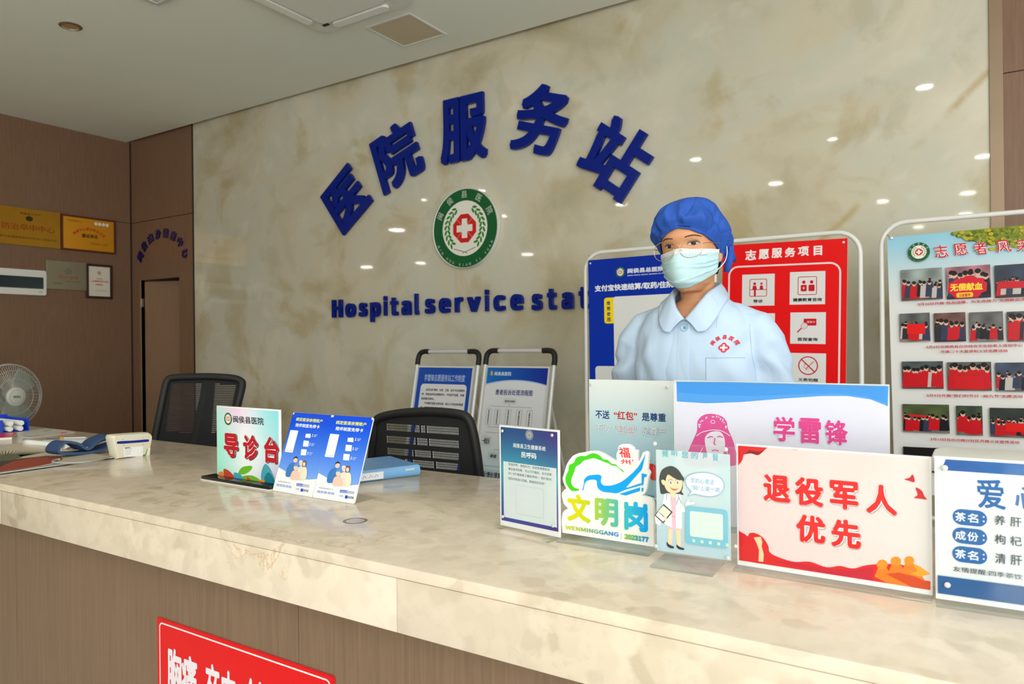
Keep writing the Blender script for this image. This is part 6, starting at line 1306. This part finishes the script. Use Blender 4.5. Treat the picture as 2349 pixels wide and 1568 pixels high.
for e in (-1, 1):
    sh, el, wr = Vector((e*.168, .008, 1.285)), Vector((e*.238, .045, 1.03)), Vector((e*.252, -.015, .80))
    if e > 0: sh.x, el.x, wr.x = .160, .205, .222
    ARM[e] = (sh, el, wr); b.tube([(e*.12, .008, 1.295), sh, sh.lerp(el, .5), el, el.lerp(wr, .3), el.lerp(wr, .75), wr], [.045, .05, .043, .038, .039, .03, .025], 16)
    hand(b, wr, (e*.03, -.12, -1), (-e, .1, 0), e)
    hx_ = e*.085
    LZ = lambda z: z if z > .86 else (z+.0)*(.86+.1312)/.86-.1312
    b.tube([(hx_, .01, .86), (hx_, .0, LZ(.68)), (hx_*1.05, -.005, LZ(.48)), (hx_*1.05, .015, LZ(.36)), (hx_*1.05, .02, LZ(.1)), (hx_*1.05, .02, LZ(.04))], [.09, .082, .056, .054, .036, .04], 18)
    b.tube([(hx_*1.1, .05, LZ(.04)), (hx_*1.15, -.04, LZ(.045)), (hx_*1.2, -.12, LZ(.03)), (hx_*1.2, -.15, LZ(.028))], [(.036, .04), (.042, .04), (.045, .024), (.03, .015)], 14)
def remeshed(b, name, voxel, m, smooth_it=0):
    me = bpy.data.meshes.new('tmp'); me.from_pydata([tuple(v) for v in b.v], [], b.f)
    bm = bmesh.new(); bm.from_mesh(me); bmesh.ops.recalc_face_normals(bm, faces=bm.faces[:]); bm.to_mesh(me); bm.free()
    o = bpy.data.objects.new(name, me); COL.objects.link(o)
    md = o.modifiers.new('r', 'REMESH'); md.mode = 'VOXEL'; md.voxel_size = voxel
    if smooth_it: sm = o.modifiers.new('s', 'SMOOTH'); sm.iterations = smooth_it; sm.factor = .5
    m2 = bpy.data.meshes.new_from_object(o.evaluated_get(bpy.context.evaluated_depsgraph_get()))
    o.modifiers.clear(); o.data = m2; bpy.data.meshes.remove(me); m2.name = name
    m2.materials.clear(); m2.materials.append(m); m2.polygons.foreach_set('use_smooth', [True]*len(m2.polygons)); return o
body = remeshed(b, 'body', .0042, SKINM, 2)
def bvh(o):
    return BVHTree.FromPolygons([v.co for v in o.data.vertices], [tuple(p.vertices) for p in o.data.polygons])
BT = bvh(body)
HRi = HR.inverted()
def face(x, z, off=.0):
    """point on the face surface in front of head coordinates (x, z)"""
    o_ = hw((x, -.3, z)); d_ = HR@Vector((0, 1, 0)); h = BT.ray_cast(o_, d_); return h[0]-d_*off if h[0] else hw((x, -.09, z))
# eyes, brows and lashes as islands of the same body mesh
bmats = [SKINM, mat('eye_white_and_glint', (206, 192, 182), .25, var=.01), mat('iris_brown', (20, 12, 9), .4), mat('brow_black', (92, 62, 46), .8), mat('lash', (30, 20, 18), .6), mat('lip', (186, 110, 98), .5)]
eb = MB()
for e in (-1, 1):
    cx_, cz_ = e*.0315, .1155
    up_ = [(t, .0042*(1-t*t)**.8) for t in [-1+2*k/14 for k in range(15)]]; lo_ = [(t, -.0034*(1-t*t)**.9) for t in [1-2*k/14 for k in range(15)]]
    rim = [(cx_+t*.0138, cz_+v+t*e*.0012) for t, v in up_+lo_[1:-1]]
    ctr = face(cx_, cz_, .0016); pts = [face(x, z, .0009) for x, z in rim]; eb.add([ctr]+pts, [(0, 1+k, 1+(k+1) % len(pts)) for k in range(len(pts))], 1)
    ir = [(cx_+.0058*math.cos(q), cz_+.0004+.0041*math.sin(q)) for q in [2*PI*k/18 for k in range(18)]]; pts = [face(x, z, .0020) for x, z in ir]; eb.add([face(cx_, cz_, .0024)]+pts, [(0, 1+k, 1+(k+1) % 18) for k in range(18)], 2)
    hl = face(cx_+.002, cz_+.0022, .003); eb.add([hl+Vector((q[0], 0, q[1])) for q in ((-.0007, -.0007), (.0007, -.0007), (.0007, .0007), (-.0007, .0007))], [(0, 1, 2, 3)], 1)  # painted catchlight: small pale square on the iris stands in for a glint
    eb.tube([face(cx_+t*.0148, cz_+v+.0006+t*e*.0012, .0016) for t, v in up_], [.0004+.0009*(1-t*t)+.0003*(e*t > 0) for t, v in up_], 6, 4)
    eb.tube([face(cx_+t*.0140, cz_+v-.0003+t*e*.0012, .0010) for t, v in lo_], .00035, 5, 4)
    eb.tube([face(cx_+t*.015, cz_+v*1.0+.0042+t*e*.001, .0006) for t, v in up_[1:-1]], .0004, 5, 4)
    bp = [(-.016, .0180), (-.005, .0202), (.006, .0208), (.015, .0185), (.020, .0155)]; pts = [face(cx_+e*x, cz_+z, .0006) for x, z in spline([(x, z) for x, z in bp], 4)]
    eb.tube(pts, [.0009+.0014*math.sin(PI*min(1, (k+2)/(len(pts)))) for k in range(len(pts))], 6, 3)
for zz, aa in ((.0395, .018), (.034, .016)): eb.tube([face(t*aa, zz-.002*t*t, .0008) for t in [-1+2*k/10 for k in range(11)]], [.0008+.0022*(1-t*t) for t in [-1+2*k/10 for k in range(11)]], 6, 5)
me = body.data; n0_ = len(me.vertices); vv = [v.co.copy() for v in me.vertices]+eb.v; ff = [tuple(p.vertices) for p in me.polygons]+[tuple(n0_+i for i in f_) for f_ in eb.f]
mi_ = [0]*len(me.polygons)+eb.m; nm = bpy.data.meshes.new('body'); nm.from_pydata([tuple(v) for v in vv], [], ff); [nm.materials.append(m_) for m_ in bmats]
nm.polygons.foreach_set('material_index', mi_); nm.polygons.foreach_set('use_smooth', [True]*len(ff)); body.data = nm; body.parent = nurse
def kid(o, par=nurse): o.parent = par; return o
def built(b, name, m, par=nurse, angle=180, fix=True):
    o = b.build(name, m, None, True, angle, fix); o.parent = par; return o
# hair under the cap
rows = []
for i in range(10):
    z = .035+.17*i/9; rows.append([hw(hpt(math.radians(102+(156*k/40)), z, .0045+.0015*math.sin(k*2.3+i), False)) for k in range(41)])
built(MB().grid(rows), 'hair', mat('black_hair', (24, 18, 16), .45, var=.3, scale=200))
for e, th in ((-1, -76), (1, 77)):
    bl = MB()
    for k in range(7): p0_ = hpt(math.radians(th+e*k*1.2), .112, .003, False); p1_ = hpt(math.radians(th-e*(1.5+k*.6)), .088-.004*k, .004, False); bl.tube([hw(p0_), hw(p0_.lerp(p1_, .5)+Vector((e*.002, -.001, 0))), hw(p1_)], [.0012, .0009, .0002], 5)
    built(bl, 'hair_strands', mat('black_hair', (24, 18, 16), .45, var=.3, scale=200))
# bouffant cap
CAPM = mat('blue_cap_cloth', (24, 76, 166), .75, var=.05, scale=500, bump=.05)
folds(CAPM, 16, .6, .015, (1, 1, .6))
ZB = [(0, .162), (.3, .156), (.7, .141), (1.1, .121), (1.4, .102), (1.75, .076), (2.3, .05), (PI, .035)]
def capp(th, ph):
    at = abs((th+PI) % (2*PI)-PI); zb = curve1(ZB, at); s_, c_ = math.sin(ph), math.cos(ph)
    zt_ = .243+.006*math.sin(th*1+.6); z = zb+(zt_-zb)*(s_**1.15)
    base = hpt(th, zb, .0055, False); wide = hpt(th, .145, .023+.024*max(0, -math.cos(th-.25))+.006*abs(math.sin(th)), False); t_ = min(1, s_/.45); t_ = t_*t_*(3-2*t_)
    R = base.lerp(Vector((wide.x, wide.y, zb)), t_); cen = Vector((0, .012, 0)); k = c_**.55
    p = Vector((cen.x+(R.x-cen.x)*k, cen.y+(R.y-cen.y)*k, z))
    en = math.sin(min(PI, ph*2.3+.12)); fade = min(1, ph*5)
    w1 = (.5-abs(math.sin(th*6.5+1.6*math.sin(th*2+1)+ph*1.4)))*.0065*math.sin(min(PI, ph*3.0+.1)); w2 = noise.noise(Vector((math.cos(th)*2.6, math.sin(th)*2.6, ph*2.0)))*.010*en
    w3 = -.006*max(0, math.sin(th*4.5+ph*3.6+.5))**6*en-.005*max(0, math.sin(th*7.1-ph*4.2+2))**8*en; n_ = Vector((p.x, p.y-.012, (z-.13)*.9)); n_ = n_.normalized() if n_.length > 1e-6 else Vector((0, 0, 1))
    w1 *= fade; w2 *= fade; w3 *= fade
    return hw(p+n_*(w1+w2+w3))
NTc, NPc = 168, 44; cb = MB(); cb.loft([[capp(2*PI*k/NTc, (PI/2*.995)*i/NPc) for k in range(NTc)] for i in range(NPc+1)], caps=False)
top_ = len(cb.v); cb.v.append(hw((0, .012, .247))); last = NPc*NTc; cb.f += [(last+k, last+(k+1) % NTc, top_) for k in range(NTc)]; cb.m += [0]*NTc
cap_ = built(cb, 'surgical_cap', CAPM)
hem = MB(); hem.tube([capp(2*PI*k/NTc, .0)+Vector((0, 0, .001)) for k in range(NTc)], (.0022, .0045), 6, closed=True); built(hem, 'hem_band', CAPM, cap_)
gt = MB()
for k in range(26): th = .04+k*.013; p0_, p1_ = capp(th, .05), capp(th+.004, .15); gt.tube([p0_*1+(p0_-hw((0, .012, .15))).normalized()*.002, p1_+(p1_-hw((0, .012, .15))).normalized()*.002], .0009, 4)
built(gt, 'gathers', CAPM, cap_)
tie = MB(); q0_ = hw((.088, .05, .09)); 
for d0, L_ in ((Vector((.006, .03, -.02)), 1), (Vector((-.012, .0, -.055)), 1)):
    tie.tube([q0_+Vector((0, 0, .02)), q0_+d0*.5, q0_+d0], [(.004, .011), (.0045, .012), (.002, .008)], 8)
built(tie, 'tie_ends', CAPM, cap_)
# pleated mask
MASKM = mat('pale_mint_mask', (182, 214, 218), .8, var=.02, scale=400, bump=.04); rows = []
NU, NV = 60, 46
def maskp(u, v):                    # u -1..1 across, v 0 bottom .. 1 top
    th = u*math.radians(79); au = abs(u); ztop = .1005+.004*g2(u, .18)-.003*au; zbot = -.002+.040*au**2.1; z = zbot+(ztop-zbot)*v
    mid = math.sin(PI*min(1, max(0, v)))**.8; g = .0035+.020*g2(u, .42)*mid+.010*g2(u, .16)*v*(1-.25*v)+.004*(1-au)+.009*au**3*(1-v*.6)
    zz = max(z, .004); p = hpt(th, zz, g, False); p.z = z
    if z < .012: p.y += (.012-z)*.9*(1-au)
    pl = 0
    for c_ in (.26, .46, .64): q_ = (v-c_+.10*math.sin(u*2.4+c_*9)*(1-au))/.07; pl += (.006 if -1 < q_ < 0 else 0)*(1+q_ if q_ < 0 else 0)*(.35+.65*min(1, au*1.8))*(1-au**10)
    pl += noise.noise(Vector((u*3, v*4, 2)))*.0016; n_ = Vector((math.sin(th), -math.cos(th), 0)); return hw(p+n_*pl)
for i in range(NV+1): rows.append([maskp(-1+2*k/NU, i/NV) for k in range(NU+1)])
mk = MB().grid(rows).build('face_mask', MASKM, None, True, 180); mk.parent = nurse; md = mk.modifiers.new('thickness', 'SOLIDIFY'); md.thickness = .0012
band = MB(); band.grid([[maskp(-1+2*k/NU, v)+HR@Vector((0, -.0012, 0)) for k in range(NU+1)] for v in (.86, .9, .95, 1.0)]); built(band, 'white_top_band', mat('mask_white', (226, 230, 230), .8, var=.01), mk)
st = MB()
for v in (.88, .93): 
    for k in range(0, NU, 1):
        if k % 2 == 0: st.tube([maskp(-1+2*k/NU, v)+HR@Vector((0, -.0022, 0)), maskp(-1+2*(k+.8)/NU, v)+HR@Vector((0, -.0022, 0))], .0004, 4)
built(st, 'stitching', mat('stitch_grey', (180, 190, 192), .8), mk)
lp = MB()
for e in (-1, 1):
    lp.tube(spline([maskp(e*.985, .96), hw((e*.075, .0, .103)), hw((e*.0835, .022, .115)), hw((e*.084, .034, .095)), hw((e*.080, .02, .066)), maskp(e*.985, .1)], 6), .0013, 6)
built(lp, 'ear_loop', mat('white_elastic', (232, 234, 234), .7), mk)
AM = []
v_, f_, bb = glyphs('BAISY'); tx = MB(); tx.add([maskp(.44+(q[0]-bb[0])/(bb[2]-bb[0])*.2, .79+(q[1]-bb[1])/(bb[3]-bb[1])*.045)+HR@Vector((.0008, -.0012, 0)) for q in v_], f_); built(tx, 'lettering', mat('mask_print_grey', (140, 160, 172), .8), mk, 180, False)
# glasses
gl = thing('glasses', '', ''); del gl['label'], gl['category']; gl.parent = nurse; gl.location = (0, 0, 0)
GOLD = mat('gold_wire', (206, 170, 132), .25, .8); fr = MB(); ln_ = MB()
yg = lambda x: -.112+abs(x)*.16
for e in (-1, 1):
    cx_, cz_ = e*.0350, .1005; o_ = [hw((cx_+.0272*math.copysign(abs(math.cos(q))**.88, math.cos(q)), yg(cx_+.0272*math.cos(q)), cz_+.0248*math.copysign(abs(math.sin(q))**.88, math.sin(q)))) for q in [2*PI*k/40 for k in range(40)]]
    fr.tube(o_, .00085, 6, closed=True); c_ = hw((cx_, yg(cx_)-.0015, cz_)); ln_.add([c_]+o_, [(0, 1+k, 1+(k+1) % 40) for k in range(40)])
    fr.tube(spline([hw((e*.061, yg(.061), .108)), hw((e*.069, -.08, .112)), hw((e*.0775, -.02, .114)), hw((e*.079, .03, .112)), hw((e*.075, .055, .09))], 5), .0010, 6)
    fr.tube([hw((e*.009, yg(.009), .101)), hw((e*.011, yg(.011)+.008, .096))], .0008, 5)
fr.tube(spline([hw((-.0085, yg(.008), .107)), hw((-.004, yg(0)-.002, .1115)), hw((.004, yg(0)-.002, .1115)), hw((.0085, yg(.008), .107))], 5), .0011, 6)
built(fr, 'frame', GOLD, gl); built(ln_, 'lenses', M['glass'], gl)

# uniform: one loose tunic with sleeves, cut open at the neck
sb = MB(); sb.loft([ering(*q) for q in ((.72, .205, -.135, .14), (.80, .20, -.132, .135), (.92, .192, -.128, .12), (1.04, .182, -.128, .108), (1.14, .180, -.130, .106), (1.22, .180, -.126, .106), (1.28, .174, -.113, .104), (1.325, .150, -.094, .096), (1.36, .10, -.074, .082), (1.392, .066, -.058, .068))])
for e in (-1, 1):
    sh, el, wr = ARM[e]; sb.tube([(e*.09, .006, 1.318), (e*.165, .008, 1.283), (sh+Vector((e*.022, 0, -.04))), sh.lerp(el, .55)+Vector((e*.012, .004, 0)), el+Vector((e*.008, .01, 0)), el.lerp(wr, .25), el.lerp(wr, .6), el.lerp(wr, .9)], [.044, .054, .064, .064, .062, .060, .056, .052], 26)
shirt = remeshed(sb, 'tunic', .0065, CLOTH, 5)
bm = bmesh.new(); bm.from_mesh(shirt.data); bm.normal_update()
for v in bm.verts:                   # soft folds
    p = v.co; side = abs(p.x); n = v.normal; arm = max(0, min(1, (side-.17)/.05))
    w_ = .0055*math.sin(p.z*58+side*46+noise.noise(p*9)*5)*arm*max(0, min(1, (1.29-p.z)/.1))
    w_ += .0050*math.sin((p.x*1.0+p.z*.42)*62+noise.noise(p*5)*4)*(1-arm)*max(0, min(1, (side-.035)/.1))*max(0, min(1, (1.27-p.z)/.12))
    w_ += .005*math.sin((p.x*.9-p.z*.8)*70+1.1)*g2(side-.15, .04)*g2(p.z-1.23, .05)
    w_ += noise.noise(p*11)*.004+.003*(.5-abs(noise.noise(Vector((p.x*9+p.z*5, p.y*6, p.z*7-p.x*4)))*2)); v.co = p+n*w_
VZ = 1.305
kill = [f_ for f_ in bm.faces if (lambda c: ((c.y < 0 and c.z > VZ+abs(c.x)*1.05 and abs(c.x) < .075) or (math.hypot(c.x, c.y+.0) < .068 and c.z > 1.352)))(f_.calc_center_median())]
bmesh.ops.delete(bm, geom=kill, context='FACES'); bm.to_mesh(shirt.data); bm.free(); shirt.data.polygons.foreach_set('use_smooth', [True]*len(shirt.data.polygons)); kid(shirt)
ST = bvh(shirt)
def chest(x, z, off=.0015):
    h = ST.ray_cast(Vector((x, -.5, z)), Vector((0, 1, 0))); return (h[0]+Vector((0, -off, 0))) if h[0] else Vector((x, -.12, z))
def lay(p, off):
    q, n, i, d_ = ST.find_nearest(p)
    if q is None: return p
    return q+n*off if (p-q).dot(n) < off else p
# collar: stand, fold line, and fall with rounded points
CI = [(0, -.106, 1.303), (.028, -.095, 1.336), (.048, -.062, 1.370), (.056, -.012, 1.388), (.046, .044, 1.402), (0, .062, 1.406)]
CF = [(.003, -.119, 1.308), (.032, -.106, 1.346), (.052, -.068, 1.384), (.061, -.012, 1.404), (.050, .050, 1.418), (0, .071, 1.422)]
CO = [(.040, -.126, 1.272), (.064, -.120, 1.278), (.086, -.092, 1.316), (.090, -.02, 1.36), (.068, .072, 1.382), (0, .094, 1.388)]
col_ = MB()
for e in (-1, 1):
    I_, F_, O_ = [spline([Vector((e*p_[0], p_[1], p_[2])) for p_ in c_], 7) for c_ in (CI, CF, CO)]; rows = []
    rows.append(I_); rows.append([a_.lerp(c_, .5)+Vector((0, -.001, .001)) for a_, c_ in zip(I_, F_)]); rows.append(F_)
    for k, t_ in enumerate((.08, .25, .5, .75, .92, 1)): rows.append([lay(a_.lerp(c_, t_)+Vector((e*.004, -.004, .004))*.5*math.sin(PI*min(1, t_+.1)), .0036) for a_, c_ in zip(F_, O_)])
    # round the front corner of the fall
    for k, row in enumerate(rows[3:]): t_ = (k+1)/6; row[0] = row[0].lerp(row[1], .55*t_**3); 
    if e < 0: rows = [list(reversed(r_)) for r_ in rows]
    col_.grid(rows)
co = built(col_, 'collar', CLOTH, shirt); md = co.modifiers.new('thickness', 'SOLIDIFY'); md.thickness = .0016; md.offset = 1
# button, placket edge, pocket, seams
bc = chest(.0, 1.285, .003); bt_ = MB(); bt_.lathe([(.0, -.0022), (.0075, -.0022), (.0098, -.0034), (.0106, -.002), (.0104, .001), (0, .001)], bc, 'Y', 24); o = built(bt_, 'button', mat('pale_blue_button', (150, 186, 208), .25), shirt, 40)
MB().box(bc+Vector((-.0022, -.004, .0008)), bc+Vector((.0022, -.0022, .0022))).box(bc+Vector((-.0022, -.004, -.0022)), bc+Vector((.0022, -.0022, -.0008))).build('thread', mat('dark_thread', (60, 84, 110), .8), None).parent = o
pk = MB(); zs_ = [1.296-.5*k/60 for k in range(61)]
pk.grid([[chest(x+.0015*math.sin(z*14), z, o_) for z in zs_] for x, o_ in ((-.02, .0005), (-.006, .0022), (.014, .0030), (.0155, .0026), (.016, .0002))]); built(pk, 'placket', CLOTH, shirt, 60)
pkt = MB(); xs_ = [.064+.092*k/14 for k in range(15)]; zz_ = [1.201-.115*k/14 for k in range(15)]
pkt.grid([[chest(x, z, .0028 if 0 < i < 14 else .0004) for x in xs_] for i, z in enumerate(zz_)]); pkt.tube([chest(x, 1.201, .003) for x in xs_], .0012, 5); pkt.tube([chest(xs_[0], z, .002) for z in zz_], .001, 5); pkt.tube([chest(xs_[-1], z, .002) for z in zz_], .001, 5); built(pkt, 'chest_pocket', CLOTH, shirt, 60)
for e in (-1, 1):
    for pts, rr_ in (([chest(e*(.162+.016*(1-k/13)), 1.13+.0125*k, .0004) for k in range(14)], .0009), ([chest(e*.085, 1.34-.0095*k, .0002) for k in range(7)], .0007)):
        sm_ = MB(); sm_.tube(pts, rr_, 5); built(sm_, 'seam', mat('seam_blue', (166, 188, 212), .8), shirt)
RDM = mat('embroidery_red', (206, 34, 52), .7); eb2 = MB(); ecx, ecz, er_ = .109, 1.226, .031
for k, ch_ in enumerate('闽侯县医院'):
    a_ = math.radians(150-k*30); v_, f_, bb = glyphs(ch_); gx, gy = (bb[0]+bb[2])/2, (bb[1]+bb[3])/2; t_ = a_-PI/2; cu, cv = ecx+er_*math.cos(a_)*1.1, ecz+er_*math.sin(a_)
    for dx, dy in ((0, 0), (.035, 0), (-.035, 0), (0, .035), (0, -.035)):
        pts = []
        for q in v_: X_, Y_ = (q[0]-gx+dx)*.0125, (q[1]-gy+dy)*.0125; pts.append(chest(cu+X_*math.cos(t_)-Y_*math.sin(t_), cv+X_*math.sin(t_)+Y_*math.cos(t_), .0016))
        eb2.add(pts, f_)
def flat(pts, off): c_ = (sum(p_[0] for p_ in pts)/len(pts), sum(p_[1] for p_ in pts)/len(pts)); n_ = len(pts); return [chest(*c_, off)]+[chest(*p_, off) for p_ in pts], [(0, 1+k, 1+(k+1) % n_) for k in range(n_)]
kx, kz = ecx, 1.228
for dx, dz in ((0, .0072), (0, -.0072), (.0072, 0), (-.0072, 0)): eb2.add(*flat([(kx+dx+.0066*math.cos(q), kz+dz+.0066*math.sin(q)) for q in [2*PI*j/14 for j in range(14)]], .0016))
eb2.add(*flat([(kx-.008, kz-.008), (kx+.008, kz-.008), (kx+.008, kz+.008), (kx-.008, kz+.008)], .0016)); built(eb2, 'embroidered_crest', RDM, shirt, 180, False)
wc = MB(); h_, t_ = .0088, .0024; wc.add(*flat([(kx-t_, kz+h_), (kx-t_, kz+t_), (kx-h_, kz+t_), (kx-h_, kz-t_), (kx-t_, kz-t_), (kx-t_, kz-h_), (kx+t_, kz-h_), (kx+t_, kz-t_), (kx+h_, kz-t_), (kx+h_, kz+t_), (kx+t_, kz+t_), (kx+t_, kz+h_)], .0022)); built(wc, 'embroidered_cross', mat('white_thread', (240, 238, 240), .8), shirt, 180, False)
# trousers and shoes
tb = MB(); tb.loft([ering(*q) for q in ((.70, .185, -.115, .125), (.80, .178, -.108, .12), (.90, .165, -.1, .11))])
for e in (-1, 1): tb.tube([(e*.088, .005, LZ(.80)), (e*.092, .0, LZ(.66)), (e*.096, .0, LZ(.46)), (e*.098, .018, LZ(.3)), (e*.098, .02, LZ(.085))], [.098, .094, .082, .076, .072], 22)
kid(remeshed(tb, 'trousers', .009, CLOTH, 4))
for e in (-1, 1):
    sb_ = MB(); x = e*.1; sb_.loft([[Vector((x*(1+.0)+w_*math.cos(q)*(1 if True else 1), y_+l_*math.sin(q), LZ(z))) for q in [2*PI*j/28 for j in range(28)]] for z, w_, l_, y_ in ((0, .046, .125, -.06), (.022, .05, .13, -.06), (.03, .049, .128, -.06), (.05, .046, .12, -.055), (.075, .044, .09, -.025), (.095, .042, .06, .01))]); built(sb_, 'shoe', mat('white_shoe', (228, 228, 226), .5), nurse, 50)

# the figure is brought to its real size: an adult of about 1.62 m, shoes on the floor
S_ = .905
fig = Matrix.Translation((0, 0, 1.25*(1-S_))) @ Matrix.Scale(S_, 4)
done = set(); todo = list(nurse.children)
while todo:
    o = todo.pop(); todo += list(o.children)
    if o.type == 'MESH' and o.data.name not in done: done.add(o.data.name); o.data.transform(fig); o.data.update()
